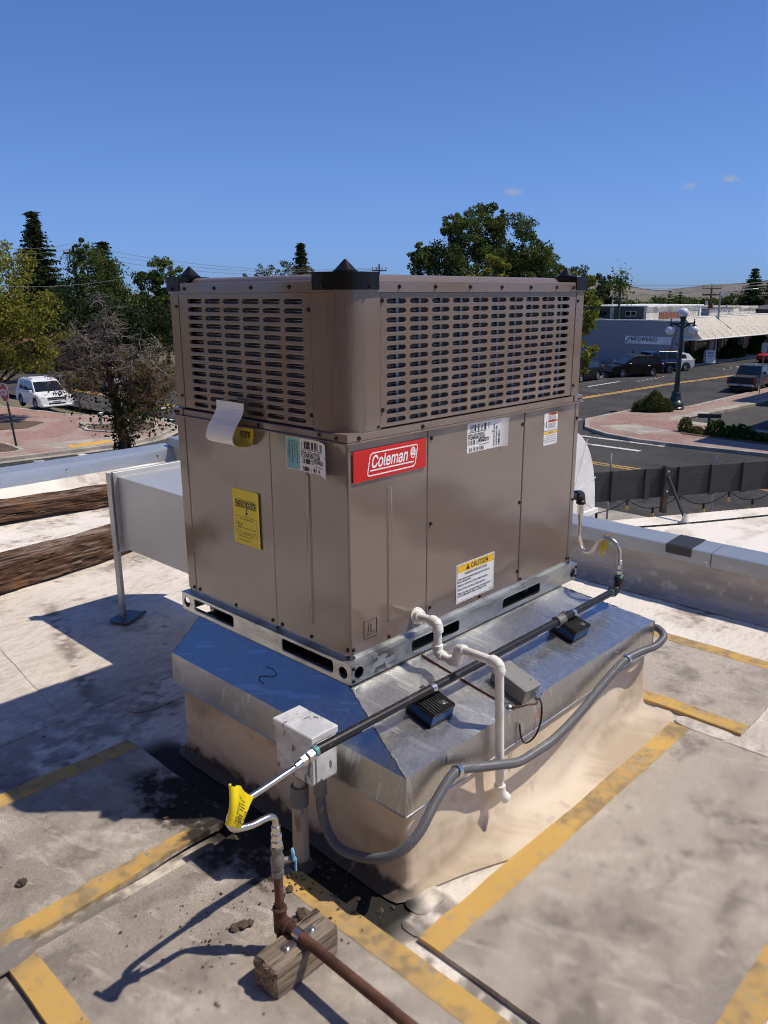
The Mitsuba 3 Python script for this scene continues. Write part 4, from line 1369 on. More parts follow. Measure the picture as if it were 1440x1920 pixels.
# rusty riser, valve, tee and the long rusty pipe on its timber block
rp = thing('rusty_gas_pipe', 'rust-brown gas riser with a valve, running off towards the viewer over a timber block', 'pipe')
part(rp, 'hose_nut', cat([cyl((RX, RY, .388), (RX, RY, .366), .0112, 14), hexnut((RX, RY, .368), (RX, RY, .348), .0145), hexnut((RX, RY, .348), (RX, RY, .330), .0155)]), 'bright_zinc', smooth=25)
part(rp, 'valve_body', cat([hexnut((RX, RY, .332), (RX, RY, .318), .0165, 8), cyl((RX, RY, .320), (RX, RY, .304), .0135, 16), lathe([(.0130, .262), (.0170, .270), (.0180, .284), (.0170, .298), (.0130, .306)], 18, (RX, RY, 0)), hexnut((RX, RY, .264), (RX, RY, .242), .0165, 8), cyl((RX + .010, RY - .006, .284), (RX + .030, RY - .018, .284), .0085, 12)]), 'cast_iron', smooth=30)
Fv = frame((RX + .033, RY - .020, .288), (.5, .866, 0), (.866, -.5, 0), (0, 0, 1))
part(rp, 'valve_handle', cat([xf(box(-.012, .012, -.003, .004, -.006, .022, .003), Fv), xf(box(-.006, .006, -.002, .003, -.040, -.002, .002), frame((RX + .038, RY - .023, .288), (.5, .866, 0), (.866, -.5, 0), (0, 0, 1)))]), 'valve_blue', smooth=35, label='pale blue lever of the gas valve')
PZ = .1105
part(rp, 'riser', cyl((RX, RY, .246), (RX, RY, PZ + .02), .0115, 18), 'rust_pipe', smooth=50)
part(rp, 'pipe_tee', cat([cyl((RX, RY, PZ + .040), (RX, RY, PZ + .029), .0190, 20, .003), cyl((RX, RY, PZ + .036), (RX, RY, PZ - .036), .0170, 20, .003), cyl((RX, RY, PZ), (RX, RY - .034, PZ), .0175, 20, .003), cyl((RX, RY - .026, PZ), (RX, RY - .038, PZ), .0200, 20, .003)]), 'rust_pipe', smooth=40)
part(rp, 'drip_leg', cat([cyl((RX, RY, PZ - .03), (RX, RY, .018), .0115, 16), cyl((RX, RY, .046), (RX, RY, .008), .0160, 16, .003)]), 'rust_pipe', smooth=45)
part(rp, 'pipe_length', cyl((RX, RY - .03, PZ), (RX, -3.0, PZ), .0134, 18), 'rust_pipe', smooth=50)


def timber(x0, x1, y0, y1, z0, z1, seed, amp=.004, n=(40, 14), end=.004):
    """a weathered, split length of wood, its grain along x"""
    m = box(x0, x1, y0, y1, z0, z1, min(.008, .08 * (z1 - z0)))
    m = m.subdivide_to_size((z1 - z0) * .15)
    m.merge_vertices()
    v = m.vertices
    c_ = np.array([(x0 + x1) / 2, (y0 + y1) / 2, (z0 + z1) / 2])
    d = v - c_
    g = fb(np.stack([v[:, 0] * 6, v[:, 1] * 60, v[:, 2] * 60], 1), 3, seed)
    cr = np.clip(fb(np.stack([v[:, 0] * 5, v[:, 1] * 45 + v[:, 0] * 3, v[:, 2] * 45], 1), 3, seed + 1) - .13, 0, 1)
    w = np.stack([np.zeros(len(v)), np.sign(d[:, 1]) * (np.abs(d[:, 1]) > (y1 - y0) * .40), np.sign(d[:, 2]) * (np.abs(d[:, 2]) > (z1 - z0) * .40)], 1)
    v = v + w * (g * amp * 2.2 - cr * amp * 9)[:, None]
    ends = np.abs(d[:, 0]) > (x1 - x0) * .47
    v[:, 0] += ends * np.sign(d[:, 0]) * fb(np.stack([v[:, 1] * 80, v[:, 2] * 80, v[:, 0] * 0], 1), 3, seed + 2) * end * 2.6
    return TM(v, m.faces)


bk = thing('timber_block', 'weathered grey-brown timber block under the rusty gas pipe', 'wood block')
part(bk, 'block', mv(timber(-.5875, -.3815, -.340, -.252, .012, .0975, 51, .0022, end=.005), (0, 0, 0)), 'block_wood', smooth=30)
ring = [(RX + .0145 * math.cos(a), PZ + .0145 * math.sin(a)) for a in np.linspace(-.5, math.pi + .5, 18)]
st = np.array([[(x, y, z) for y in (-.312, -.288)] for x, z in ring])
part(bk, 'pipe_strap', cat([grid(st), box(RX + .0125, RX + .052, -.312, -.288, .0985, .1005, .0005), box(RX - .052, RX - .0125, -.312, -.288, .0985, .1005, .0005)]), 'bright_zinc', smooth=40)
for s in (-1, 1):
    part(bk, 'strap_screw', cat([hexnut((RX + s * .040, -.300, .1005), (RX + s * .040, -.300, .1065), .0075), lathe([(.0095, .1003), (.0095, .1018), (0, .1018)], 12, (RX + s * .040, -.300, 0))]), 'bright_zinc', smooth=30)

# white drain: runs out of the panel, a trap, and down in front of the skirt
dp = thing('condensate_drain', 'white plastic condensate drain with a trap, dropping in front of the curb', 'drain pipe')
k0 = (.313, .015, .628)
n1, n2, n3, n4, n5, n6 = (.2905, -.095, .6445), (.2905, -.095, .537), (.2700, -.192, .543), (.2700, -.192, .593), (.2415, -.368, .612), (.2660, -.3685, .188)
pr_ = .0134


def elbow(p, a, b, r, sock):
    a, b, p = map(np.array, (a, b, p))
    da, db = (a - p) / np.linalg.norm(a - p), (b - p) / np.linalg.norm(b - p)
    L0 = sock
    pts = [p + da * L0] + [p * (1 - t) ** 2 * 0 + (p + da * L0 * .72) * (1 - t) ** 2 + 2 * p * t * (1 - t) + (p + db * L0 * .72) * t * t for t in np.linspace(0, 1, 8)] + [p + db * L0]
    ms = [tube(pts, r, 18)]
    for d in (da, db):
        ms.append(cyl(p + d * (L0 - .013), p + d * (L0 + .002), r * 1.05, 20, .0015))
    return cat(ms)


for a, b in ((k0, n1), (n1, n2), (n2, n3), (n3, n4), (n4, n5), (n5, n6)):
    part(dp, 'pipe_length', cyl(a, b, pr_, 18), 'pvc_white', smooth=50)
for p, a, b in ((n1, k0, n2), (n2, n1, n3), (n3, n2, n4), (n4, n3, n5), (n5, n4, n6)):
    part(dp, 'elbow', elbow(p, a, b, .0168, .031), 'pvc_white', smooth=50)
part(dp, 'elbow', elbow((.2672, -.3685, .170), n6, (.300, -.390, .128), .0168, .030), 'pvc_white', smooth=50, label='open half-bend at the foot of the drain')
part(dp, 'pipe_collar', cat([cyl((.3185, .0200, .6270), (.311, -.008, .6310), .0215, 20, .002), cyl((.3185, .019, .6270), (.3170, .012, .628), .028, 20, .001)]), 'pvc_white', smooth=45)

# small control box on the slope with its leads
cb = thing('control_box', 'small grey metal control box lying on the adapter behind the white drain', 'electrical box')
zb = lambda y: .4917 + .2714 * y
Fb = frame((.452, -.343, zb(-.343) + .003), (math.sin(.07), math.cos(.07) * math.cos(ta), math.sin(ta)), (-math.cos(.07), math.sin(.07), 0), (0, -math.sin(ta), math.cos(ta)))
part(cb, 'box_body', xf(box(.0, .135, -.036, .036, 0, .046, .002), Fb), 'box_grey')
part(cb, 'box_lid', xf(box(-.002, .137, -.038, .038, .0465, .0505, .0015), Fb), 'box_grey')
part(cb, 'side_flange', xf(cat([box(-.001, .136, .036, .042, 0, .05, .0005), box(.006, .03, -.036, -.0375, .006, .040, .0005)]), Fb), 'box_grey')
part(cb, 'lid_screw', xf(lathe([(.004, .0505), (.003, .053), (0, .053)], 10, (.030, -.02, 0)), Fb), 'bright_zinc', smooth=30)
part(cb, 'cable_clamp', xf(cat([cyl((-.001, -.010, .022), (-.016, -.010, .022), .014, 14), box(-.026, -.014, -.024, .004, .014, .020, .001), box(-.026, -.014, -.024, .004, .025, .031, .001), cyl((-.021, -.020, .010), (-.021, -.020, .036), .003, 8)]), Fb), 'bright_zinc', smooth=30)
wr = thing('control_cable', 'thin brown cable running over the metal adapter to the grey control box', 'cable')
Pw = [(.452 + .010, -.366, .418), (.437, -.376, .408), (.405, -.368, .414), (.372, -.332, .4065), (.352, -.25, .4275), (.337, -.15, .4545), (.325, -.06, .479), (.318, -.005, .495)]
part(wr, 'brown_lead', tube(spline(Pw, 8), .0032, 8), 'wire_red', smooth=60)
part(wr, 'black_lead', tube(spline([(.462, -.368, .420), (.452, -.386, .400), (.446, -.391, .360), (.437, -.386, .315), (.424, -.374, .286), (.405, -.361, .278), (.396, -.352, .300), (.392, -.347, .345)], 8), .0030, 8), 'wire_black', smooth=60)
part(wr, 'cable_clip', cat([lathe([(.012, 0), (.012, .006), (.006, .010), (0, .010)], 10, (.366, -.322, zb(-.322) + .001)), box(.352, .37, -.31, -.30, zb(-.31) + .001, zb(-.31) + .009, .001)]), 'bright_zinc', smooth=40)

# weathered junction box on its riser, and the grey flexible conduit that leaves it
jb = thing('junction_box', 'weathered pale grey junction box standing on a pipe beside the curb', 'electrical box')
part(jb, 'box_body', box(-.2475, -.1560, -.0980, .0600, .318, .452, .003), 'jbox_paint')
part(jb, 'box_lid', cat([box(-.2530, -.1500, -.1030, .0650, .452, .4740, .003)]), 'jbox_paint')
part(jb, 'front_flange', box(-.2350, -.1585, -.1020, -.0985, .322, .450, .001), 'jbox_paint')
part(jb, 'conduit_riser', cat([cyl((-.222, -.010, .318), (-.226, -.013, .26), .0175, 16), tube([(-.2255, -.013, .262), (-.228, -.014, .22), (-.2290, -.0145, .10), (-.2300, -.015, .006)], [.0200, .0235, .0240, .0255], 18)]), 'conduit_old', smooth=45, label='stained conduit carrying the box')
zz = resample([(-.2262, -.013, .275), (-.2278, -.014, .212)], .004)[0]
part(jb, 'tape_wrap', tube(zz, .0262 + .0016 * np.sin(np.arange(len(zz)) * 2.1), 16), 'tape_grey', smooth=40)
part(jb, 'pipe_boot', lathe([(.040, .002), (.036, .012), (.030, .022), (.0275, .035)], 20, (-.2300, -.015, 0)), 'curb_skin', smooth=45)
fx = thing('flexible_conduit', 'grey ribbed flexible conduit sagging along the front of the curb adapter', 'conduit')
Pc = [(-.200, -.072, .318), (-.200, -.074, .28), (-.2005, -.078, .215), (-.2010, -.105, .148), (-.2005, -.160, .1215), (-.197, -.262, .1475), (-.180, -.345, .193), (-.125, -.380, .2450), (-.040, -.376, .312), (.048, -.371, .3505), (.150, -.374, .3170), (.233, -.388, .2920), (.330, -.392, .2590), (.436, -.384, .2420), (.530, -.378, .2320), (.626, -.376, .2420), (.730, -.376, .2660), (.831, -.376, .3010), (.940, -.374, .3290), (1.039, -.372, .3450), (1.150, -.376, .3400), (1.240, -.392, .3380), (1.325, -.383, .3470), (1.375, -.335, .3500), (1.380, -.280, .345), (1.360, -.22, .34), (1.345, -.10, .335)]
part(fx, 'ribbed_hose', braid(spline(Pc, 8), .0140, .0062, .06, 14, .0016), 'flex_grey', smooth=True)
part(fx, 'end_fitting', cat([hexnut((-.200, -.072, .318), (-.200, -.073, .296), .0210, 8), cyl((-.200, -.073, .300), (-.200, -.075, .262), .0190, 16)]), 'tape_grey', smooth=35)
for x, z, y in ((.052, .3505, -.371), (1.045, .3450, -.372)):
    c_ = (x, y, z)
    d = np.array([.97, 0, -.24 if x < .5 else .10])
    ring = lathe([(.0165, -.008), (.0178, -.008), (.0178, .008), (.0165, .008), (.0165, -.008)], 18)
    lug = box(-.020, .014, .0170, .0215, -.008, .008, .001)
    part(fx, 'conduit_clamp', cat([between(ring, c_, np.array(c_) + d), box(x - .012, x + .012, SY0 - .003, SY0 - .0008, z + .010, z + .040, .0005)]), 'bright_zinc', smooth=40)

# ------------------------------------------------------------------ ducts, leg, timbers
dl = thing('supply_duct', 'galvanized rectangular duct leaving the back of the unit, propped on a steel leg', 'duct')
part(dl, 'duct_body', cat([panel((.392, 2.10, .392), (.392, .90, .392), (.392, .90, .765), (.392, 2.10, .765), 20, 10, .006, 41), panel((.392, 2.10, .765), (.392, .90, .765), (.86, .90, .765), (.86, 2.10, .765), 20, 10, .006, 42),
                           panel((.86, .90, .392), (.86, 2.10, .392), (.86, 2.10, .765), (.86, .90, .765)), panel((.392, .90, .392), (.392, 2.10, .392), (.86, 2.10, .392), (.86, .90, .392)), panel((.86, 2.10, .392), (.392, 2.10, .392), (.392, 2.10, .765), (.86, 2.10, .765))]), 'duct_zinc', smooth=30)
part(dl, 'end_flange', cat([box(.370, .392, 2.085, 2.112, .372, .790, .001), box(.86, .88, 2.085, 2.112, .372, .790, .001), box(.392, .86, 2.085, 2.112, .765, .790, .001), box(.392, .86, 2.085, 2.112, .372, .392, .001)]), 'duct_zinc')
# cross-broken side: shallow ridge lines
part(dl, 'leg', cat([box(.356, .362, 2.095, 2.138, .008, .785, .001), box(.356, .394, 2.132, 2.138, .008, .785, .001)]), 'steel_grey')
part(dl, 'foot_plate', mv(cat([ext(Polygon([(-.085, -.062), (.085, -.062), (.085, .045), (.066, .062), (-.066, .062), (-.085, .045)]), .006), mv(box(-.085, .085, -.064, -.058, 0, .014, .001), (0, 0, 0))]), (.378, 2.100, .006), .5), 'foot_metal')
# white curved duct beyond the parapet
we = thing('white_duct_elbow', 'white sheet-metal duct elbow turning down behind the right parapet', 'duct')


def elbow_duct():
    """square elbow in the xz plane: comes out of the left and turns down"""
    cx, cz, R1, R0, y0, y1 = 3.90, -.10, .47, .03, 1.60, 2.15
    rings = []
    for a in [math.pi / 2 + .0001] + list(np.linspace(math.pi / 2, 0, 16)):
        rings.append([(cx + R0 * math.cos(a), y0, cz + R0 * math.sin(a) * 1.4), (cx + R1 * math.cos(a), y0, cz + R1 * math.sin(a) * 1.52), (cx + R1 * math.cos(a), y1, cz + R1 * math.sin(a) * 1.52), (cx + R0 * math.cos(a), y1, cz + R0 * math.sin(a) * 1.4)])
    first = [(p[0] - .8, p[1], p[2]) for p in rings[0]]
    return loft([first] + rings), (cx, cz, R1, R0, y0, y1)


m, (cx, cz, R1, R0, y0, y1) = elbow_duct()
part(we, 'elbow_body', m, 'white_duct', smooth=25)
part(we, 'drop', box(cx + R0 - .004, cx + R1 - .010, y0 + .006, y1 - .006, -1.2, cz + .004), 'white_duct')
part(we, 'joint_flange', cat([xf(box(cx - .03, cx + R1 + .022, y0 - .022, y1 + .02, -.028, .012, .002), trimesh.transformations.translation_matrix((0, 0, cz)))]), 'white_duct')
ctr = (cx + .10, y0 - .001, cz + .20)
for q in ((cx + R1 * .92, cz + .02), (cx + R1 * .97, cz + .28), (cx + .28, cz + .62), (cx - .05, cz + .70), (cx - .05, cz + .10)):
    part(we, 'break_crease', tube([ctr, (q[0], y0 - .001, q[1])], .0035, 4), 'white_duct')

b1 = xf(timber(-.9, 1.85, 4.36, 4.54, .012, .155, 61, .006, end=.02), trimesh.transformations.rotation_matrix(-.09, [0, 0, 1], [.9, 4.3, 0]))
b2 = xf(timber(-1.3, 1.15, 3.00, 3.20, .012, .172, 65, .007, end=.02), trimesh.transformations.rotation_matrix(.20, [0, 0, 1], [.45, 3.02, 0]))
for m, lb in ((b1, 'old split brown timber beam lying nearest the metal roof edge'), (b2, 'old split brown timber beam lying nearer the duct leg')):
    v = m.vertices
    v += fb(v * [1.5, 6, 6], 3, 66) [:, None] * np.array([0, .03, .045])
    whole('timber_beam', TM(v, m.faces), 'beam_wood', lb, 'wooden beam', smooth=30, group='old timber beams on the roof')
yl = thing('yellow_cord', 'thin yellow cord looped over the nearer timber beam at the left edge', 'cord')
part(yl, 'cord', tube(spline([(-.06, 2.78, .02), (-.012, 2.79, .06), (.004, 2.80, .13), (-.004, 2.83, .19), (-.03, 2.90, .235), (-.07, 3.0, .25)], 8), .006, 8), 'guide_yellow', smooth=60)

# ------------------------------------------------------------------ dirt on the roof


def clod(c_, r, seed, flat=.6, n=1):
    m = trimesh.creation.icosphere(subdivisions=n + 1, radius=1.0)
    v = m.vertices
    v = v * (1 + fb(v * 1.7, 3, seed)[:, None] * 1.5)
    v[:, 2] *= flat
    return TM(v * r + np.array(c_), m.faces)


g = np.random.default_rng(11)
whole('dirt_clod', cat([clod((-.385 + dx, -.205 + dy, .026 + dz), rr, s, .7) for dx, dy, dz, rr, s in ((0, 0, 0, .026, 1), (.024, -.012, .0, .022, 2), (-.022, .010, -.002, .018, 3), (.012, .016, .010, .018, 4), (.04, .004, -.006, .014, 6), (-.012, -.022, -.004, .014, 7))]), 'dirt', 'crumbly heap of dirt just behind the timber block', 'dirt', smooth=20)
whole('dirt_clod', cat([clod((-.500 + dx, -.090 + dy, .022), rr, s, .55) for dx, dy, rr, s in ((0, 0, .014, 8), (-.022, .006, .011, 9), (.016, -.010, .010, 10))]), 'dirt', 'small dark dirt clump left of the rusty riser', 'dirt', smooth=20)
whole('dirt_clod', cat([clod((-.842, .500, .022), .012, 12, .6), clod((-.836, .494, .026), .009, 13, .8)]), 'dirt', 'single dark pebble of dirt on the left walkway pad near the shadow edge', 'dirt', smooth=20)
bits = []
for (x0, x1, y0, y1, n, r0, r1) in ((-.75, -.30, -.35, .16, 150, .0016, .006), (-.95, -.35, -.9, .2, 110, .001, .0035), (-.9, -.25, .3, .98, 60, .0012, .004), (-.40, -.12, -.1, .65, 160, .003, .011), (-.2, 1.3, -1.2, -.5, 26, .0012, .003), (-1.1, -.2, 1.0, 2.9, 70, .002, .006), (.2, 2.5, 1.2, 3.0, 40, .002, .006), (1.4, 2.5, -.6, .4, 14, .0015, .004), (-.30, -.12, -.34, .0, 60, .003, .009)):
    for _ in range(n):
        x, y = g.uniform(x0, x1), g.uniform(y0, y1)
        r_ = r0 + (r1 - r0) * g.random() ** 3
        onpad = .018 if ((x < -.232 and .29 < y < .99) or (-.988 < x < -.252 and y < .236) or (-.2 < x < 1.3 and y < -.455)) else .0015
        m = trimesh.creation.icosphere(subdivisions=0, radius=1.0)
        v = m.vertices * (1 + g.uniform(-.35, .35, (12, 1))) * [1, g.uniform(.5, 1), .6] * r_
        bits.append(mv(TM(v, m.faces), (x, y, float(H(x, y)) + onpad + r_ * .3), g.uniform(0, 6)))
whole('grit', cat(bits), 'dirt', 'dark grit and crumbs scattered over the roof', 'grit', kind='stuff')

# ================================================================== THE NEIGHBOURING LOW ROOF WITH ITS BLACK BOARD WALL
NZ = -1.2
nb = thing('neighbour_building', 'lower corner building beyond the right parapet, with a pale membrane roof', 'building')
ea, eb = np.array([7.58, 3.255]), np.array([9.815, 1.922])
ed = (eb - ea) / np.linalg.norm(eb - ea)
en = np.array([-ed[1], ed[0]])
pa, pb = ea - ed * 5.45, ea + ed * 14
npoly = Polygon([(2.83, -12), (2.83, pa[1] + (2.83 - pa[0]) / ed[0] * ed[1]), tuple(pb), (pb[0], -12)])
m = ext(npoly, .05)
m.apply_translation([0, 0, NZ - .05])
part(nb, 'membrane_roof', m, 'membrane_far')
m = ext(npoly.buffer(-.06), NZ - .06 - STREET - .02)
m.apply_translation([0, 0, STREET + .02])
part(nb, 'outer_wall', m, 'cream_panel')
Fw = frame((ea[0], ea[1], NZ), (ed[0], ed[1], 0), (0, 0, 1), (ed[1], -ed[0], 0))      # u along the roof edge, v up, w towards our roof
bw = thing('board_wall', 'black painted board wall on posts along the edge of the lower roof', 'fence')
pitch = .505
g = np.random.default_rng(3)
for i in range(-5, 19):
    u0 = .035 + i * pitch
    for j, (v0, v1) in enumerate(((.200, .402), (.406, .605))):
        dv = g.uniform(-.004, .004)
        part(bw, 'board', xf(box(u0 - .235, u0 + .262, v0 + dv, v1 + dv, -.235, -.205, .003), Fw), 'fence_black')
    part(bw, 'batten', xf(box(u0 + .205, u0 + .285, .192, .612, -.206, -.165 + g.uniform(-.01, .01), .004), Fw), 'fence_black')
for u in (-1.18, 1.045, 3.3, 5.6):
    part(bw, 'post', xf(box(u - .035, u + .035, -.0, .215, -.20, -.125, .004), Fw), 'pole_wood')
    part(bw, 'post', xf(box(u - .040, u + .040, .2155, .640, -.20, -.122, .004), Fw), 'fence_black')
    part(bw, 'brace', tube([xf(TM([[a, b, c_]], np.zeros((0, 3))), Fw).vertices[0] for a, b, c_ in ((u + .01, .50, -.13), (u - .02, .03, .36))], .022, 8), 'post_dark', smooth=40)
    part(bw, 'brace_boot', xf(lathe([(.075, 0), (.05, .04), (.03, .12)], 10), Fw @ frame((u - .02, 0.0, .36), (1, 0, 0), (0, 0, -1), (0, 1, 0))), 'membrane_far', smooth=40)
    for v in (.57, .30):
        part(bw, 'bolt', xf(lathe([(.014, 0), (.012, .006), (0, .008)], 8), Fw @ trimesh.transformations.translation_matrix((u + .01, v, -.124))), 'bright_zinc', smooth=30)
for u in (.35, 2.0, 3.7):
    part(bw, 'mast', tube([xf(TM([[u, b, -.40]], np.zeros((0, 3))), Fw).vertices[0] for b in (-.1, .80 if u < 1 else .66)], .014, 8), 'pole_grey', smooth=40)
P0 = lambda u, v, w: Fw[:3, :3] @ np.array([u, v, w]) + Fw[:3, 3]
lts = thing('string_lights', 'black string of small bulbs slung under the board wall', 'string lights')
anch = [-2.6, -1.4, -.35, .55, 1.35, 2.15, 2.95, 3.75, 4.6, 5.6]
wire = []
for a, b in zip(anch[:-1], anch[1:]):
    for t in np.linspace(0, 1, 9)[:-1]:
        wire.append(P0(a + (b - a) * t, .19 - .15 * 4 * t * (1 - t), -.255))
part(lts, 'wire', tube(wire, .006, 5), 'wire_black', smooth=60)
for i, (a, b) in enumerate(zip(anch[:-1], anch[1:])):
    for t in ((.0, .19), (.5, .05)):
        u = a + (b - a) * t[0]
        part(lts, 'socket', tube([P0(u, t[1] - .0, -.255), P0(u, t[1] - .075, -.255)], .017, 8), 'wire_black', smooth=40)
        part(lts, 'bulb', xf(lathe([(0, -.155), (.018, -.148), (.026, -.125), (.020, -.095), (.013, -.075)], 10), frame(P0(u, t[1], -.255), (1, 0, 0), (0, 1, 0), (0, 0, 1))), 'bulb_amber', smooth=60)
rc = thing('roof_cable', 'thin black cable lying across the lower roof', 'cable')
part(rc, 'cable', tube(spline([P0(-2.2, .01, .52), P0(-.2, .012, .40), P0(1.2, .012, .42), P0(3.5, .012, .36), P0(7, .012, .30)], 8), .010, 6), 'wire_black', smooth=60)

# ================================================================== THE STREET
S = STREET


def flat(poly, z, bsdf, name, label, kind='structure', thick=None, smooth=False):
    t = thick or .02
    m = ext(poly, t)
    m.apply_translation([0, 0, z - t])
    k = uname(name)
    _tops.add(k)
    scene[k] = mikit.ply(m, bsdf, smooth=smooth)
    labels[k] = {'label': label, 'kind': kind}
    return k


flat(Polygon([(-6000, -6000), (6000, -6000), (6000, 6000), (-6000, 6000)]), S - .30, 'ground_far', 'ground', 'flat dry ground under the town')
flat(sbox(-40, 150, 18.2, 32.6).union(sbox(21.4, 34.0, -60, 260)), S, 'asphalt', 'road', 'grey asphalt of the crossing streets')
flat(sbox(56, 72.9, 32.6, 60), S + .005, 'asphalt_lot', 'parking_lot', 'asphalt parking lot beside the grey wall')
flat(sbox(-60, 21.2, -60, 18.1), S + .06, 'concrete', 'pavement', 'pavement round the foreground building')
flat(sbox(34.2, 160, -70, 18.0), S - .01, 'asphalt_lot', 'side_lot', 'asphalt behind the brick corner')


def corner_poly(pts, r):
    return Polygon(pts).buffer(-r).buffer(r * 2, 10).buffer(-r)


def kerb_ring(poly, w):
    return poly.difference(poly.buffer(-w))


# far-left brick corner
lc = Polygon([(-30, 32.7), (10, 32.95), (14.6, 32.35), (16.6, 32.2), (18.6, 32.8), (20.3, 34.2), (21.1, 35.4), (21.55, 37.2), (21.3, 39.2), (20.6, 41.0), (19.2, 43.0), (18.8, 46), (18.0, 50), (17.6, 70), (17.4, 200), (-30, 200)]).buffer(-.5).buffer(.5, 6)
lk = flat(lc.buffer(-.22), S + .14, 'paving_brick', 'pavement', 'red brick paving of the far left street corner', thick=.12)
flat(kerb_ring(lc, .235), S + .15, 'concrete', 'kerb', 'pale concrete kerb round the left brick corner', thick=.16)
flat(lc.buffer(.35).difference(lc), S + .008, 'concrete', 'gutter', 'concrete gutter pan along the left kerb', thick=.02)
bed = Polygon([(17.2, 37.0), (17.6, 38.3), (19.2, 38.0), (20.3, 37.2), (20.4, 36.0), (19.6, 34.8), (18.2, 34.4)]).buffer(-.3).buffer(.3, 6)
flat(kerb_ring(bed.buffer(.22), .21), S + .20, 'concrete', 'planter_edge', 'pale concrete edging of the tree bed on the left corner', thick=.08)
flat(bed, S + .17, 'soil', 'planter_soil', 'dark bark soil in the left corner bed', thick=.04)
flat(Polygon([(13.9, 32.6), (16.6, 32.7), (17.2, 34.3), (13.6, 34.9)]).intersection(lc.buffer(-.3)), S + .146, 'concrete', 'pavement', 'concrete ramp in the left brick corner', thick=.02)
for i in range(6):
    t = whole('tactile_tile', box(14.35 + i * .345, 14.35 + i * .345 + .335, 32.95, 33.65, S + .14, S + .156, .004), 'road_yellow', f'yellow tactile warning tile on the left corner ramp, {("first", "second", "third", "fourth", "fifth", "last")[i]} from the left', 'tactile tile', group='yellow tactile tiles on the ramp')
flat(Polygon([(15.2, 40.2), (16.6, 41.4), (15.8, 43.2), (14.0, 43.0), (13.4, 41)]).buffer(.2), S + .16, 'soil', 'planter_soil', 'soil bed behind the stop sign', thick=.03)
flat(Polygon([(10.2, 34.6), (12.2, 34.4), (12.3, 36.2), (10.4, 36.8)]).buffer(.3), S + .165, 'soil', 'planter_soil', 'small soil bed at the foot of the stop sign', thick=.03)
flat(kerb_ring(Polygon([(10.2, 34.6), (12.2, 34.4), (12.3, 36.2), (10.4, 36.8)]).buffer(.55), .2), S + .17, 'concrete', 'planter_edge', 'pale rounded edging at the far left', thick=.05)
# near-right brick corner
rcn = Polygon([(34.0, -40), (33.75, 9), (33.35, 12.6), (33.25, 15.2), (33.75, 17.2), (34.9, 19.0), (37.4, 20.4), (40.2, 20.35), (42.2, 20.3), (44.3, 18.7), (46.0, 18.35), (49.2, 18.35), (150, 17.9), (150, 15.2), (51, 15.7), (40.6, 16.5), (39.9, 14.9), (39.4, 11.5), (39.4, -40)]).buffer(-.3).buffer(.3, 6)
flat(rcn.buffer(-.22), S + .14, 'paving_brick', 'pavement', 'red brick paving of the right street corner', thick=.12)
flat(kerb_ring(rcn, .235), S + .15, 'concrete', 'kerb', 'pale concrete kerb round the right brick corner', thick=.17)
flat(Polygon([(39.6, 16.6), (41.0, 17.25), (51.5, 16.2), (70, 15.9), (70, 15.35), (51, 15.75), (40.6, 16.45)]), S + .147, 'concrete', 'pavement', 'concrete band across the right brick corner', thick=.02)
flat(Polygon([(39.5, 16.3), (40.3, 16.3), (39.7, 11.5), (39.7, 0), (38.9, 0), (38.9, 11.5)]), S + .151, 'concrete', 'pavement', 'concrete strip in front of the right planting bed', thick=.02)
flat(Polygon([(34.6, 15.8), (36.6, 15.2), (37.4, 17.6), (35.6, 18.6)]), S + .147, 'concrete', 'pavement', 'concrete ramp in the right brick corner', thick=.02)
rb = Polygon([(35.9, 9.4), (36.2, 14.3), (37.2, 14.9), (37.9, 14.2), (37.6, 9.4)]).buffer(.15)
flat(rb, S + .17, 'soil', 'planter_soil', 'planting bed on the right brick corner', thick=.04)
# far side of the main street
fs = Polygon([(34.6, 45), (34.6, 33), (36, 31.8), (40, 31.25), (58.5, 31.5), (70, 31.2), (74, 30.2), (150, 27.6), (150, 31.6), (73, 32.4), (57, 33.0), (56, 45)])
flat(fs, S + .14, 'concrete', 'pavement', 'concrete pavement on the far side of the main street', thick=.15)
flat(sbox(34.7, 56, 33, 90), S + .02, 'ground_far', 'verge', 'dry verge across the main street')
flat(sbox(57.5, 66, 31.9, 33.4), S + .16, 'soil', 'planter_soil', 'bare strip in front of the parking lot', thick=.03)
# road markings
ln = [(sbox(-40, 20.5, 25.52, 25.64), 'road_yellow'), (sbox(-40, 20.5, 25.78, 25.90), 'road_yellow')]
for a, b in ((25.45, 25.57), (25.77, 25.89)):
    flat(sbox(a, b, 33.4, 240), S + .005, 'road_yellow', 'road_marking', 'yellow centre line of the street at the left', thick=.01)
for a, b in ((27.45, 27.57), (27.77, 27.89)):
    flat(sbox(a, b, -40, 15.2), S + .005, 'road_yellow', 'road_marking', 'double yellow line on the near cross street', thick=.01)
for o in (0, .30):
    flat(LineString([(36, 26.55 + o), (46, 25.55 + o), (58.9, 24.95 + o), (69, 23.8 + o), (140, 17 + o)]).buffer(.085, cap_style=2), S + .005, 'road_yellow', 'road_marking', 'double yellow line of the main street to the right', thick=.01)
for x in (12.45, 14.35):
    flat(sbox(x - .3, x + .05, 18.6, 32.0), S + .005, 'road_white', 'road_marking', 'white crosswalk line crossing to the left corner', thick=.01)
flat(Polygon([(21.75, 40.3), (22.1, 40.3), (22.6, 37.7), (22.25, 37.7)]), S + .005, 'road_white', 'road_marking', 'white crosswalk bar near the left corner', thick=.01)
flat(sbox(22.6, 25.2, 42.2, 42.7), S + .005, 'road_white', 'road_marking', 'white stop bar beyond the left corner', thick=.01)
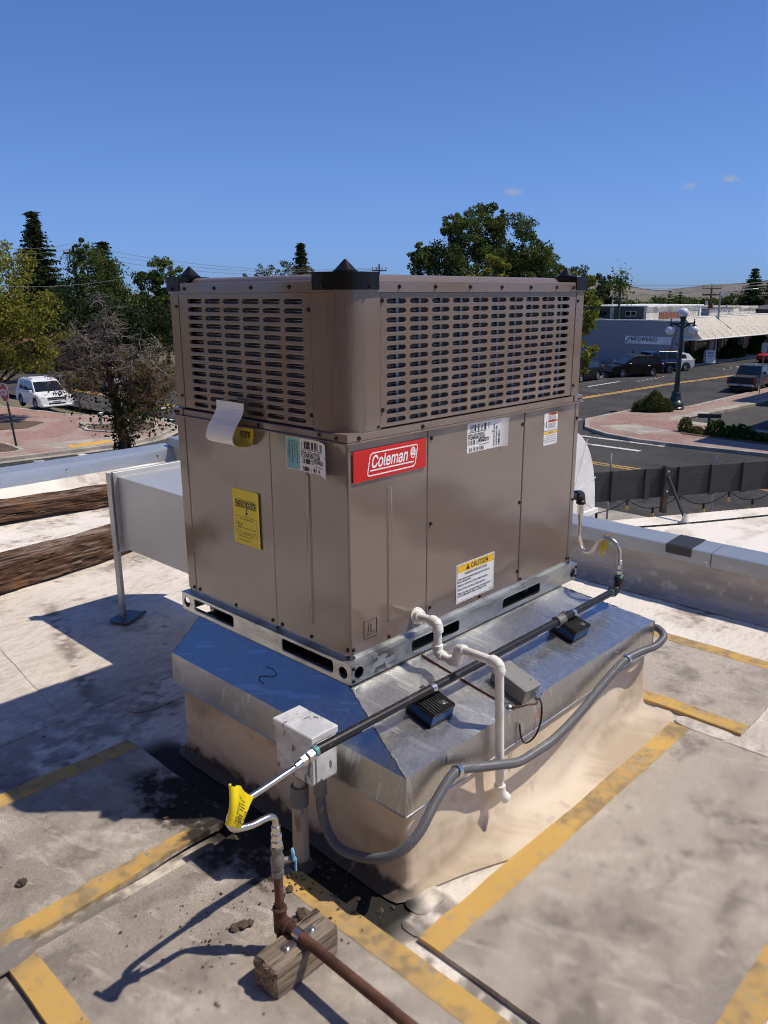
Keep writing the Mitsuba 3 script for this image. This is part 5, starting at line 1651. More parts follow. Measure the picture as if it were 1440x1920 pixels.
flat(sbox(33.0, 33.25, 13.9, 18.5), S + .005, 'road_white', 'road_marking', 'white edge line beside the right corner kerb', thick=.01)
flat(sbox(31.2, 31.5, 14.2, 18.6), S + .005, 'road_white', 'road_marking', 'worn white crosswalk line near the right corner', thick=.01)
flat(sbox(37.4, 37.9, 20.8, 23.4), S + .005, 'road_white', 'road_marking', 'white stop bar near the right corner', thick=.01)
flat(sbox(52.5, 57.5, 28.8, 29.0), S + .005, 'road_white', 'road_marking', 'white parking line in front of the dark wagon', thick=.01)
for i in range(7):
    x = 58.4 + i * .75
    flat(Polygon([(x, 27.75), (x + .45, 28.15), (x + .6, 28.15), (x + .15, 27.75)]), S + .005, 'road_white', 'road_marking', 'short white hatch mark beside the parked wagon', thick=.01)
for i in range(6):
    x = 73 + i * 1.6
    flat(Polygon([(x, 26.7), (x + .8, 27.2), (x + 1.0, 27.2), (x + .2, 26.7)]), S + .005, 'road_white', 'road_marking', 'short white hatch mark farther along the street', thick=.01)

# ------------------------------------------------------------------ hills
hk = []
for k, (D, sd, hs_, dx) in enumerate(((3000, 5, 1.0, 0), (3800, 9, 1.25, .04))):
    az = np.radians(np.linspace(-30, 110, 240))
    ring = []
    for j, fz in enumerate((0, .35, .7, 1.0, .7, 0)):
        rr = D + (j - 3) * 180
        p = np.stack([np.cos(az) * 3, np.sin(az) * 3, az * 0 + sd], -1)
        h = 20 + 34 * np.exp(-((np.degrees(az) - 29.5) / 2.6) ** 2) * hs_ + 30 * np.exp(-((np.degrees(az) - 17) / 5.0) ** 2) * hs_ + fb(p * 14, 4, sd) * 22 + fb(p * 4, 2, sd + 2) * 22
        h = h + 1.0
        z = S - 20 + (h + 15) * fz + fb(np.stack([np.cos(az) * 60, np.sin(az) * 60, az * 0 + j * 3], -1), 3, sd) * 8 * (0 < fz < 1)
        ring.append(np.stack([np.cos(az + dx) * rr, np.sin(az + dx) * rr, z], -1))
    hk.append(grid(np.array(ring)))
labels['hills'] = {'label': 'bare grey-brown hills along the horizon', 'kind': 'structure'}
scene['hills'] = mikit.ply(cat(hk), 'hill_ground', smooth=True)
_tops.add('hills')

# ------------------------------------------------------------------ trees
G_YEL = ((.23, .235, .04), (.15, .175, .034), (.32, .31, .06))
G_MID = ((.105, .142, .040), (.072, .104, .031), (.155, .19, .055))
G_DRK = ((.046, .068, .030), (.034, .050, .024), (.070, .094, .040))
G_GRY = ((.12, .125, .075), (.09, .095, .05), (.16, .16, .11))
G_RUST = ((.20, .115, .030), (.13, .10, .03), (.16, .07, .028), (.07, .085, .025))


def leaves(pos, size, pal, g, out=None, asp=.55):
    n = len(pos)
    nv = g.normal(size=(n, 3))
    if out is not None:
        nv += out * .9
    nv[:, 2] += .35
    nv /= np.linalg.norm(nv, axis=1, keepdims=True)
    a = np.cross(nv, g.normal(size=(n, 3)))
    a /= np.linalg.norm(a, axis=1, keepdims=True)
    b = np.cross(nv, a)
    s = size * g.uniform(.6, 1.35, (n, 1))
    q = np.stack([pos - a * s, pos + b * s * asp, pos + a * s, pos - b * s * asp], 1)
    q[:, 0] -= nv * s * .15
    q[:, 2] -= nv * s * .25
    v = q.reshape(-1, 3)
    i = np.arange(n)[:, None] * 4
    f = np.concatenate([i + [0, 1, 2], i + [0, 2, 3]])
    pal = np.array(pal)
    c = pal[g.integers(0, len(pal), n)] * g.uniform(.75, 1.25, (n, 1))
    return v, f, np.repeat(np.clip(c, 0, 1), 4, 0)


def broadleaf(name, label, base, blobs, n, size, pal, seed, trunk=.18, clump=.28, group=None, per=70, limbs=14, fork=.45):
    """blobs: [(dx, dy, z, rx, ry, rz)] ellipsoids of the crown, z absolute"""
    g = np.random.default_rng(seed)
    k = thing(name, label, 'tree', group)
    vol = np.array([b[3] * b[4] * b[5] for b in blobs]) ** .67
    cnt = np.maximum(3, (n / per * vol / vol.sum())).astype(int)
    C_, R_, O_ = [], [], []
    for b, m_ in zip(blobs, cnt):
        d = g.normal(size=(m_, 3))
        d /= np.linalg.norm(d, axis=1, keepdims=True)
        rr = g.uniform(.55, 1.04, (m_, 1))
        c_ = np.array([base[0] + b[0], base[1] + b[1], b[2]]) + d * rr * np.array(b[3:6])
        C_.append(c_)
        R_.append(np.full(m_, clump * (b[3] * b[4] * b[5]) ** (1 / 3)) * g.uniform(.6, 1.3, m_))
        O_.append(d)
    C_, R_, O_ = np.vstack(C_), np.concatenate(R_), np.vstack(O_)
    m_ = len(C_)
    idx = np.repeat(np.arange(m_), per)
    d = g.normal(size=(len(idx), 3))
    d /= np.linalg.norm(d, axis=1, keepdims=True)
    pos = C_[idx] + d * (g.uniform(.25, 1.0, (len(idx), 1)) ** .6) * R_[idx][:, None] * [1, 1, .75]
    tint = g.uniform(.8, 1.2, m_)[idx]
    v, f, c = leaves(pos, size, pal, g, d)
    c = c * np.repeat(tint, 4)[:, None]
    part(k, 'crown', TM(v, f), 'leaf', smooth=False, color=c)
    top = max(b[2] for b in blobs)
    low = min(b[2] - b[5] for b in blobs)
    z0 = base[2]
    fk = z0 + (max(low, z0 + .5) - z0) * fork + (top - z0) * .12
    P = spline([(base[0], base[1], z0 - .1), (base[0] + .05, base[1], z0 + (fk - z0) * .5), (base[0], base[1], fk)], 5)
    part(k, 'trunk', tube(P, np.linspace(trunk * 1.25, trunk * .8, len(P)), 10), 'bark', smooth=60)
    sel = g.choice(m_, min(limbs, m_), replace=False)
    ms = []
    for i in sel:
        e_ = C_[i]
        s_ = np.array([base[0], base[1], fk - .25 * (fk - z0) * g.random()])
        mid = (s_ + e_) / 2 + [0, 0, .12 * np.linalg.norm(e_ - s_)] + g.normal(size=3) * .08 * np.linalg.norm(e_ - s_)
        Q = spline([s_, mid, e_], 5)
        ms.append(tube(Q, np.linspace(trunk * .5, trunk * .08, len(Q)), 6))
    part(k, 'limb', cat(ms), 'bark', smooth=60)
    return k


def conifer(name, label, base, h, r, seed, pal=G_DRK, whorls=26, dens=1.0, group=None, top=.04):
    g = np.random.default_rng(seed)
    k = thing(name, label, 'tree', group)
    V, F_, Cc = [], [], []
    off = 0
    pal = np.array(pal)
    for w in range(whorls):
        t = (w + g.uniform(-.3, .3)) / whorls
        t = min(max(t, 0), .985)
        z = base[2] + h * (.06 + .94 * t)
        L0 = r * (1 - t) ** .85 + top
        nb_ = int((9 + 12 * (1 - t)) * dens) + 4
        for a in g.uniform(0, 2 * np.pi, nb_):
            l = L0 * g.uniform(.55, 1.12)
            dr_ = np.array([np.cos(a), np.sin(a), 0])
            m_ = max(3, int(l / (h * .022)))
            s = np.linspace(.12, 1, m_)
            pts = np.array([base[0], base[1], z]) + dr_ * (s * l)[:, None] + np.array([0, 0, 1.0]) * (-.30 * l * s + .16 * l * s ** 3)[:, None]
            sz = h * .020 * (1.25 - .6 * s) * g.uniform(.8, 1.3, m_)
            for p, z_ in zip(pts, sz):
                for q in range(4):
                    side = np.array([-dr_[1], dr_[0], 0]) * g.uniform(-1.5, 1.5) + dr_ * g.uniform(-.2, .9) + [0, 0, g.uniform(-.9, .15)]
                    tip = p + side * z_ * 1.7
                    wv = np.cross(side, g.normal(size=3))
                    wv *= z_ * .46 / (np.linalg.norm(wv) + 1e-9)
                    V += [p - wv, p + wv, tip]
                    F_.append([off, off + 1, off + 2])
                    off += 3
                    cc = pal[g.integers(0, len(pal))] * g.uniform(.75, 1.25)
                    Cc += [cc, cc, cc]
    part(k, 'crown', TM(V, F_), 'leaf', color=np.clip(np.array(Cc), 0, 1))
    part(k, 'trunk', tube([(base[0], base[1], base[2] - .2), (base[0], base[1], base[2] + h * .5), (base[0], base[1], base[2] + h * .97)], [h * .022, h * .014, h * .003], 8), 'bark', smooth=60)
    return k


def ob(cx, cy, lst):
    return [(a, b, z, rx, ry, rz) for a, b, z, rx, ry, rz in lst]


# left side, across the main street
broadleaf('street_tree', 'big yellow-green street tree at the far left edge', (15.4, 44.6, S), [(.6, 0, 2.0, 3.0, 3.0, 2.6), (-.4, 1.0, .2, 3.2, 3.2, 2.4), (1.6, -1.8, -.2, 2.2, 2.2, 2.2), (1.9, -2.0, -1.4, 1.2, 1.2, 1.0), (-1.0, .6, -1.6, 2.6, 2.6, 1.2)], 26000, .095, ((.23, .23, .04), (.15, .17, .036), (.32, .30, .065)), 101, .17, .24, limbs=24)
conifer('conifer_tree', 'tall dark conifer rising behind the yellow-green tree at the left', (44.3, 102.4, S), 17.2, 6.0, 102, whorls=40, dens=1.1)
broadleaf('street_tree', 'dark green weeping tree in the middle of the left tree group', (34.7, 69.1, S), [(0, 0, 2.4, 2.6, 2.6, 3.6), (1.0, -.8, 0, 2.6, 2.6, 3.0), (-1.6, 1.4, -.5, 2.4, 2.4, 3.2), (1.8, -1.6, -2.4, 2.0, 2.0, 1.6), (-.6, .6, 5.0, 1.0, 1.0, 1.5)], 24000, .125, G_MID, 103, .22, .27)
conifer('conifer_tree', 'dark conifer with a blunt top behind the weeping tree at the left', (45.2, 87.1, S), 13.0, 4.6, 104, whorls=34, top=.5)
broadleaf('street_tree', 'light green tree beside the bare branches, left of the unit', (41.6, 69.1, S), [(.2, -.2, 3.4, 1.5, 1.5, 2.0), (-1.2, 1.0, 2.2, 1.5, 1.5, 2.2), (1.2, -1.0, 2.0, 1.5, 1.5, 2.0), (0, 0, -.5, 2.6, 2.6, 2.6)], 15000, .125, ((.11, .15, .038), (.075, .11, .03), (.16, .20, .05)), 105, .2, .26)
broadleaf('street_tree', 'dense dark tree low behind the half-dead tree', (31.0, 61.0, S), [(0, 0, -1.0, 3.4, 3.4, 2.8), (3.0, -3.0, -1.2, 3.0, 3.0, 2.6), (-2.5, 2.5, -.8, 2.8, 2.8, 3.0)], 14000, .15, G_DRK, 106, .22, .27)
broadleaf('street_tree', 'dark tree filling the gap just left of the unit', (38.5, 58.0, S), [(0, 0, -.4, 3.0, 3.0, 2.8), (2.5, -2.5, -.8, 3.0, 3.0, 2.4)], 9000, .15, G_MID, 107, .22, .27)
broadleaf('street_tree', 'sparse grey-green birch showing over the lid of the unit', (58.4, 73.2, S), [(-.6, .6, 3.6, 1.3, 1.3, 1.4), (1.2, -1.2, 4.0, 1.4, 1.4, 1.5), (2.6, -2.6, 3.4, 1.6, 1.6, 1.3), (-2.4, 2.3, 3.0, 1.0, 1.0, 1.0), (0, 0, 1, 3, 3, 2)], 5200, .12, G_GRY, 108, .2, .34, per=30)
conifer('conifer_tree', 'narrow dark conifer showing over the lid of the unit', (70.5, 82.2, S), 13.6, 3.9, 109, whorls=38)
# behind the unit
broadleaf('street_tree', 'very large dark green tree rising behind the unit', (67.5, 50.0, S), [(-.6, .8, 7.4, 3.2, 3.2, 3.0), (2.2, -2.0, 6.6, 3.0, 3.0, 3.2), (-3.6, 3.6, 4.0, 2.6, 2.6, 3.0), (-1.2, 1.0, 4.0, 4.6, 4.6, 3.4), (3.4, -3.6, 3.8, 3.4, 3.4, 3.0), (.4, -.2, 9.2, 1.5, 1.5, 1.4), (-2.2, 2.2, 8.0, 1.5, 1.5, 1.6), (-4.6, 4.4, 5.4, 1.6, 1.6, 1.6), (0, 0, .5, 5, 5, 3.0)], 62000, .135, G_MID, 110, .4, .22, limbs=30)
broadleaf('street_tree', 'grey-green tree trailing off to the right behind the unit', (75.5, 47.5, S), [(-2.8, 2.6, 4.6, 2.2, 2.2, 2.0), (-.6, .3, 3.7, 2.2, 2.2, 1.8), (1.8, -1.8, 3.0, 2.0, 2.0, 1.6), (3.6, -3.6, 2.4, 1.6, 1.6, 1.4), (0, 0, 0, 4, 4, 2.6)], 22000, .13, ((.085, .10, .045), (.055, .07, .03), (.11, .125, .06)), 111, .28, .25)
broadleaf('young_tree', 'bright yellow-green young street tree right behind the unit', (21.4, 13.4, S), [(-1.6, 1.7, 1.5, .85, .85, .75), (-.9, 1.0, 2.3, .55, .55, .5), (.0, .0, 1.2, .9, .9, .9), (.6, -.7, 2.1, .45, .45, .5), (1.0, -1.1, 1.4, .5, .5, 1.0), (1.15, -1.2, .0, .42, .42, .9), (0, 0, -.4, 1.2, 1.2, .9)], 7000, .085, G_YEL, 112, .09, .30, per=40, limbs=26)
# right
broadleaf('street_tree', 'tall dark tree just right of the unit', (88.1, 49.4, S), [(-.6, .8, 2.0, 1.4, 1.4, 2.0), (.4, -.2, -1.0, 2.0, 2.0, 2.6)], 9000, .15, G_MID, 113, .25, .27)
broadleaf('street_tree', 'tall dark tree beside the utility pole', (93.8, 50.2, S), [(0, 0, 2.0, 1.6, 1.6, 1.9), (.5, -.6, -1.4, 2.2, 2.2, 2.6)], 9000, .15, G_DRK, 114, .25, .27)
for i, (x, y, zt, rw, pal, lb) in enumerate(((146, 74, 0.9, 4.5, G_MID, 'first round tree of the distant row above the roof'), (152, 72, .3, 5, G_DRK, 'second dark tree of the distant row above the roof'), (160, 73, 1.2, 4.6, G_MID, 'third tree of the distant row, under the hill dip'), (168, 72, .8, 5, G_MID, 'fourth tree of the distant row above the roof'), (150, 62, .0, 4.5, G_DRK, 'tree of the distant row right of the two small conifers'), (138, 79, .6, 4.6, G_DRK, 'distant dark tree behind the utility pole'), (126, 72, .6, 4.2, G_MID, 'distant tree left of the row, beside the vine-grown pole'), (140, 56, .9, 3.6, ((.09, .12, .03), (.07, .1, .025)), 'bright green distant tree left of the street light arm'), (132, 55, .2, 3.2, G_MID, 'low distant tree behind the crossarm pole'))):
    broadleaf('distant_tree', lb, (x, y, S), [(0, 0, zt - 2.2, rw, rw, 2.2), (rw * .5, -rw * .4, zt - 3.0, rw * .8, rw * .8, 2.0)], 3600, .26, pal, 200 + i, .25, .3, 'distant trees along the horizon', per=40, limbs=5)
conifer('conifer_tree', 'small dark conifer at the left of the distant pair', (162.2, 73.3, S), 7.6, 2.2, 115, whorls=14)
conifer('conifer_tree', 'small dark conifer at the right of the distant pair', (153.9, 67.4, S), 7.3, 2.3, 116, whorls=14)
broadleaf('street_tree', 'broad dark green tree spreading under the street light arm', (131.1, 47.9, S), [(0, 0, -.6, 3.2, 3.2, 2.4), (-1.6, 1.7, -1.6, 2.6, 2.6, 2.0), (1.9, -2.0, -1.6, 2.6, 2.6, 1.9), (2.8, -2.9, -2.4, 2.0, 2.0, 1.2)], 12000, .18, ((.075, .105, .03), (.05, .075, .025), (.11, .14, .042)), 117, .3, .27)
conifer('conifer_tree', 'tall dark spruce at the right edge of the picture', (127.5, 44.4, S), 10.6, 4.4, 118, whorls=34)
conifer('conifer_tree', 'second tall dark spruce at the right edge, the outer one', (130.2, 42.4, S), 10.2, 4.4, 119, whorls=34)

# half-dead street tree on our side: bare twigs above, rusty leaves below
dt = thing('half_dead_tree', 'half-dead street tree with bare grey twigs and rusty leaves, in front of the white wagon', 'tree')
g = np.random.default_rng(31)
bx_, by_ = 8.93, 17.95
rt = np.array([.70, -.715, 0])            # to the right as seen from our roof
trunk = spline([(bx_, by_, S), tuple(np.array([bx_, by_, -3.6]) - rt * .06), tuple(np.array([bx_, by_, -2.4]) - rt * .0), tuple(np.array([bx_, by_, -1.5]) - rt * .10), tuple(np.array([bx_, by_, -.75]) - rt * .22), tuple(np.array([bx_, by_, -.1]) - rt * .25)], 6)
part(dt, 'trunk', tube(trunk, np.linspace(.215, .07, len(trunk)) * (1 + .06 * np.sin(np.arange(len(trunk)) * 2.3)), 12), 'bark', smooth=60)
big, tw, tips = [], [], []


def grow(p, d, l, r_, lev):
    n = 5
    pts = [p]
    dd = d.copy()
    for _ in range(n):
        dd = dd + g.normal(size=3) * .22
        if lev >= 2:
            dd = dd + np.array([0, 0, -.10])
        dd /= np.linalg.norm(dd)
        pts.append(pts[-1] + dd * l / n)
    (big if lev < 2 else tw).append(tube(pts, np.linspace(r_, r_ * .45, n + 1), 6 if lev < 2 else 3, caps=False))
    if lev >= 4:
        tips.append((np.array(pts), lev))
        return
    m_ = (6, 6, 4, 4)[lev]
    for i in range(m_):
        t = g.uniform(.30, 1.0)
        q = pts[int(t * n)]
        nd = dd * .75 + g.normal(size=3) * .75
        nd[2] = nd[2] * .6 + (.12 if lev < 1 else -.02)
        nd /= np.linalg.norm(nd)
        grow(q, nd, l * g.uniform(.50, .72), r_ * .52, lev + 1)
    tips.append((np.array(pts), lev))


for (a, up, l, zi) in ((0.2, 1.5, 1.5, 0), (2.9, 1.3, 1.3, 1), (1.2, 2.0, 1.35, 0), (-.4, .75, 1.7, 3), (3.5, .50, 1.75, 6), (1.7, .6, 1.3, 4), (-1.7, .55, 1.3, 5), (.25, .30, 1.75, 6), (2.7, .65, 1.6, 4), (-.9, 1.2, 1.5, 2), (3.2, .2, 1.5, 8), (.0, .05, 1.5, 8)):
    d = np.array([math.cos(a) * rt[0] - math.sin(a) * -rt[1] * 1, math.cos(a) * rt[1] + math.sin(a) * rt[0], 0])
    d[2] = up
    d /= np.linalg.norm(d)
    grow(trunk[-1 - zi], d, l * .80, .048, 0)
part(dt, 'limb', cat(big), 'bark', smooth=60)
tm_ = cat(tw)
cz_ = np.array([[.205, .175, .150], [.14, .115, .10], [.26, .225, .195]])
nv = len(tm_.vertices)
part(dt, 'twigs', tm_, 'twig', color=cz_[(np.arange(nv) // 18) % 3], kind='stuff')
LP = np.concatenate([p[2:] for p, lev in tips if lev >= 3])
zz = LP[:, 2]
keep = g.random(len(LP)) < np.clip(.34 - (zz + .3) * .34, .006, .6)
LP = LP[keep]
LP = LP + g.normal(size=(len(LP), 3)) * .05
v, f, c = leaves(LP, .036, G_RUST, g)
part(dt, 'leaves', TM(v, f), 'leaf', color=c, kind='stuff')
iv = np.array([np.array([bx_, by_, z]) - rt * .02 + np.array([math.cos(a) * (.2 + .10 * q), math.sin(a) * (.2 + .10 * q), 0]) for z, a, q in zip(g.uniform(-2.6, -.7, 700), g.uniform(0, 6.28, 700), g.random(700))])
iv = np.vstack([iv, np.array([bx_, by_, -1.35]) + g.normal(size=(900, 3)) * [.55, .55, .30] + rt * .35])
v, f, c = leaves(iv, .055, ((.03, .045, .015), (.05, .065, .02), (.085, .07, .025)), g)
part(dt, 'ivy', TM(v, f), 'leaf', color=c, label='dark green leaves clustered on the trunk', kind='stuff')


def bush(name, label, blobs, n, size, pal, seed, clump=.35, cat_='shrub', group=None):
    g = np.random.default_rng(seed)
    P, D = [], []
    vol = np.array([b[3] * b[4] * b[5] for b in blobs]) ** .67
    for b, m_ in zip(blobs, (n * vol / vol.sum()).astype(int)):
        d = g.normal(size=(m_, 3))
        d[:, 2] = np.abs(d[:, 2])
        d /= np.linalg.norm(d, axis=1, keepdims=True)
        rr = 1 + fb(d * 3.1 + seed, 3, seed)[:, None] * .6
        P.append(np.array(b[:3]) + d * rr * g.uniform(.7, 1.0, (m_, 1)) * np.array(b[3:]))
        D.append(d)
    v, f, c = leaves(np.vstack(P), size, pal, g, np.vstack(D) * 1.2)
    k = thing(name, label, cat_, group)
    part(k, 'foliage', TM(v, f), 'leaf', color=c)
    st = [tube([(b[0], b[1], b[2] - .02), (b[0] + .1, b[1] + .05, b[2] + b[5] * .7)], .03, 5) for b in blobs]
    part(k, 'stem', cat(st), 'bark')
    return k


bush('round_shrub', 'rounded green shrub on the right brick corner, left of the lamp post', [(42.5, 18.95, S + .12, .72, .72, 1.20), (42.0, 19.5, S + .12, .50, .50, .70), (42.95, 18.5, S + .12, .52, .52, .8)], 4800, .065, ((.075, .10, .03), (.05, .07, .022), (.11, .13, .045)), 301)
bush('low_plant', 'leafy dark green plants in the bed on the right corner', [(36.7, 11.9, S + .15, .55, .9, .62), (36.8, 13.0, S + .15, .5, .6, .75), (36.6, 10.6, S + .15, .4, .7, .4)], 1800, .10, ((.045, .075, .018), (.06, .10, .025), (.09, .12, .03)), 302)
bush('low_plant', 'small dry grassy plant at the left end of the right bed', [(36.9, 14.6, S + .15, .28, .4, .75), (36.7, 14.0, S + .15, .35, .5, .35)], 900, .07, ((.12, .13, .04), (.09, .10, .03), (.2, .19, .08)), 303)

# ------------------------------------------------------------------ lamp post, signs, poles
lp = thing('lamp_post', 'dark green ornamental street lamp with three white globes', 'street lamp')
lx, ly = 44.3, 18.46
part(lp, 'base', lathe([(.52, 0), (.52, .10), (.46, .16), (.46, .22), (.50, .30), (.44, .42), (.33, .52), (.34, .60), (.30, .68), (.25, .86), (.26, .95), (.22, 1.02)], 18, (lx, ly, S + .14)), 'lamp_green', smooth=35)
part(lp, 'shaft', lathe([(.165, .98), (.140, 2.0), (.115, 3.8), (.095, 4.9), (.13, 4.95), (.13, 5.02), (.10, 5.08)], 14, (lx, ly, S + .14)), 'lamp_green', smooth=35)
ad = np.array([.69, -.724, 0])
zA = -.02
c0 = np.array([lx, ly, zA])
part(lp, 'cross_arm', cat([tube([c0 - ad * .70, c0 + ad * .70], .055, 8), tube(spline([c0 - ad * .45 + [0, 0, -.04], c0 - ad * .18 + [0, 0, -.16], c0 + [0, 0, -.34]], 5), .05, 8), tube(spline([c0 + ad * .45 + [0, 0, -.04], c0 + ad * .18 + [0, 0, -.16], c0 + [0, 0, -.34]], 5), .05, 8), lathe([(.06, 0), (.12, .1), (.14, .30), (.20, .40), (.20, .44)], 12, (lx, ly, zA - .05))]), 'lamp_green', smooth=40)
for s in (-1, 1):
    q = c0 + ad * .67 * s
    a = part(lp, 'globe_holder', cat([lathe([(.0, .26), (.04, .24), (.02, .16), (.05, .10), (.05, -.06), (.16, -.11), (.17, -.15)], 12, tuple(q))]), 'lamp_green', smooth=40)
    part(lp, 'globe', mv(trimesh.creation.icosphere(3, .265), q + [0, 0, -.37]), 'globe_white', smooth=True)
part(lp, 'globe', mv(trimesh.creation.icosphere(3, .275), (lx, ly, zA + .60)), 'globe_white', smooth=True)

ss = thing('stop_sign', 'red octagonal stop sign on a dark leaning post at the left, turned half away', 'stop sign')
sx, sy = 12.78, 35.15
sn = np.array([.25, -.968, 0])
sr = np.array([math.cos(math.radians(-85)), math.sin(math.radians(-85)), 0])
lean = np.array([-.052, .052, 1.0])
Fs = frame((sx - .14, sy + .12, S + .14 + 2.45), sr, (0, 0, 1), np.cross(sr, [0, 0, 1]))
part(ss, 'post', tube([(sx, sy, S + .1), (sx - .16, sy + .16, S + 3.0)], .05, 8), 'post_dark', smooth=40)
octo = [(.40 * math.cos(math.radians(22.5 + 45 * i)) / math.cos(math.radians(22.5)), .40 * math.sin(math.radians(22.5 + 45 * i)) / math.cos(math.radians(22.5))) for i in range(8)]
part(ss, 'border', xf(ext(Polygon(octo).difference(Polygon(octo).buffer(-.028)), .002), Fs @ trimesh.transformations.translation_matrix((0, 0, .062))), 'ink_white')
part(ss, 'face', xf(ext(Polygon(octo), .012), Fs @ trimesh.transformations.translation_matrix((0, 0, .050))), 'sign_red')
t = txt('STOP', .26, .60, True, depth=.002)
t.apply_translation([-.30, -.13, .063])
part(ss, 'lettering', xf(t, Fs), 'ink_white')
tp = thing('thin_post', 'thin dark post at the left edge behind the stop sign', 'post')
part(tp, 'post', tube([(17.95, 50.9, S), (17.9, 50.95, S + 1.9)], .05, 8), 'post_dark')
sd = thing('park_meter', 'small grey capped marker post standing in the left brick corner', 'post')
part(sd, 'post', cat([tube([(18.33, 37.97, S + .14), (18.36, 37.95, S + .72)], .07, 8), mv(box(-.12, .12, -.10, .10, 0, .16, .03), (18.36, 37.95, S + .68)), ]), 'pole_grey', smooth=30)
part(sd, 'stone', mv(clod((0, 0, .1), .28, 77, .5), (17.6, 38.3, S + .14)), 'concrete', smooth=30)
bs = thing('corner_name_sign', 'low dark double-armed marker sign in the right planting bed', 'sign')
part(bs, 'post', box(37.15, 37.25, 13.55, 13.65, S + .1, S + .95, .01), 'post_dark')
part(bs, 'board', mv(box(-.55, .55, -.04, .04, -.10, .10, .01), (37.2, 13.6, S + .98), -.9), 'post_dark')

pk = thing('sandwich_board', 'white folding sandwich board on the far pavement', 'sign board')
part(pk, 'front_board', xf(box(-.50, .50, .0, 1.25, -.02, .02, .01), frame((77.3, 29.75, S + .14), (.80, -.60, 0), (.10, .13, .985), (-.6, -.8, 0))), 'ink_white')
part(pk, 'rear_board', xf(box(-.50, .50, .0, 1.25, -.02, .02, .01), frame((77.75, 30.3, S + .14), (.80, -.60, 0), (-.14, -.18, .97), (-.6, -.8, 0))), 'ink_white')
part(pk, 'print', xf(cat([box(-.32, .30, .92, 1.06, .022, .026), box(-.36, .36, .74, .80, .022, .026), box(-.30, .34, .60, .66, .022, .026), box(-.34, .22, .46, .50, .022, .026)]), frame((77.3, 29.75, S + .14), (.80, -.60, 0), (.10, .13, .985), (-.6, -.8, 0))), 'ink_grey')
mk = thing('street_light', 'tall grey street light mast with a long curved arm over the right street', 'street light')
part(mk, 'mast', tube([(78.9, 30.1, S), (79.2, 30.2, -.8), (79.35, 30.3, 1.75)], [.14, .10, .07], 10), 'pole_grey', smooth=40)
part(mk, 'arm', tube(spline([(79.3, 30.3, 1.35), (79.9, 29.6, 1.78), (80.7, 28.75, 1.98), (81.4, 27.9, 2.02)], 6), [.05] * 19, 8), 'pole_grey', smooth=40)
part(mk, 'lamp_head', mv(box(-.3, .3, -.10, .10, -.05, .08, .03), (81.5, 27.8, 2.03), -.85), 'pole_grey')


def utility_pole(label, x, y, top, arms, r=.16, xform=None):
    k = thing('utility_pole', label, 'utility pole')
    part(k, 'pole', tube([(x, y, S), (x, y, top)], [r, r * .7], 8), 'pole_wood', smooth=40)
    d = np.array([.69, -.724, 0])
    for z, w in arms:
        part(k, 'crossarm', tube([np.array([x, y, z]) - d * w, np.array([x, y, z]) + d * w], r * .55, 4), 'pole_wood')
        for s in (-.92, -.4, .4, .92):
            part(k, 'insulator', mv(lathe([(.05, 0), (.06, .1), (.03, .22), (0, .24)], 6), np.array([x, y, z + .08]) + d * w * s), 'cast_iron')
    return k


utility_pole('utility pole with one crossarm showing over the lid of the unit', 56.05, 53.97, 4.5, ((3.9, .70),), .10)
k = utility_pole('utility pole with a crossarm and a vine-grown top, right of the unit', 76.76, 39.56, 3.2, ((1.15, .85),), .15)
gg = np.random.default_rng(5)
vp = np.array([76.76, 39.56, 2.6]) + gg.normal(size=(420, 3)) * [.55, .55, .75]
v, f, c = leaves(vp, .17, G_MID, gg)
part(k, 'vine', TM(v, f), 'leaf', color=c, kind='stuff')
k = utility_pole('utility pole with two crossarms in front of the bare hill', 118.17, 46.91, 2.65, ((2.35, 1.35), (1.45, 1.3)), .2)
part(k, 'transformer', lathe([(0, 0), (.22, .02), (.22, .75), (0, .78)], 10, (117.7, 47.3, -.2)), 'pole_grey', smooth=40)
k = utility_pole('utility pole half hidden in the dark trees at the left', 33.5, 70.2, 6.0, ((5.4, .9),), .16)
sl_ = thing('street_light', 'street lamp on a slanting arm beside the tall dark trees', 'street light')
part(sl_, 'arm', tube([(84.0, 44.2, 1.35), (85.2, 43.2, 2.55)], .06, 6), 'pole_grey')
part(sl_, 'mast', tube([(84.0, 44.2, S), (84.0, 44.2, 1.4)], .09, 6), 'pole_grey')
part(sl_, 'lamp_head', mv(box(-.30, .30, -.12, .12, -.1, .1, .03), (85.4, 43.05, 2.62), -.7), 'post_dark')


def cable(label, a, b, sag, r=.022):
    k = thing('overhead_wire', label, 'wire')
    a, b = np.array(a, float), np.array(b, float)
    t = np.linspace(0, 1, 22)
    P = a + (b - a) * t[:, None]
    P[:, 2] -= sag * 4 * t * (1 - t)
    part(k, 'wire', tube(P, r, 4, caps=False), 'cast_iron')


for i, z in enumerate((6.3, 5.9, 5.4)):
    cable(f'thin overhead wire crossing the left trees, {("upper", "middle", "lower")[i]} of three', (20, 62, z - .8), (33.5, 70.2, z - .1), .5, .016)
    cable(f'thin overhead wire leaving the left pole to the right, {("upper", "middle", "lower")[i]} of three', (33.5, 70.2, z - .1), (56.05, 53.97, 4.2 - i * .1), 1.0, .014)
cable('overhead wire low across the yellow-green tree', (14.0, 38.0, 2.1), (23.5, 44.5, 2.6), .15, .013)
for i in range(2):
    cable(f'overhead wire along the horizon to the right, {("upper", "lower")[i]} of two', (76.76, 39.56, 2.5 - .32 * i), (200, 40, 8.5 - i * .5), 1.6, .03)

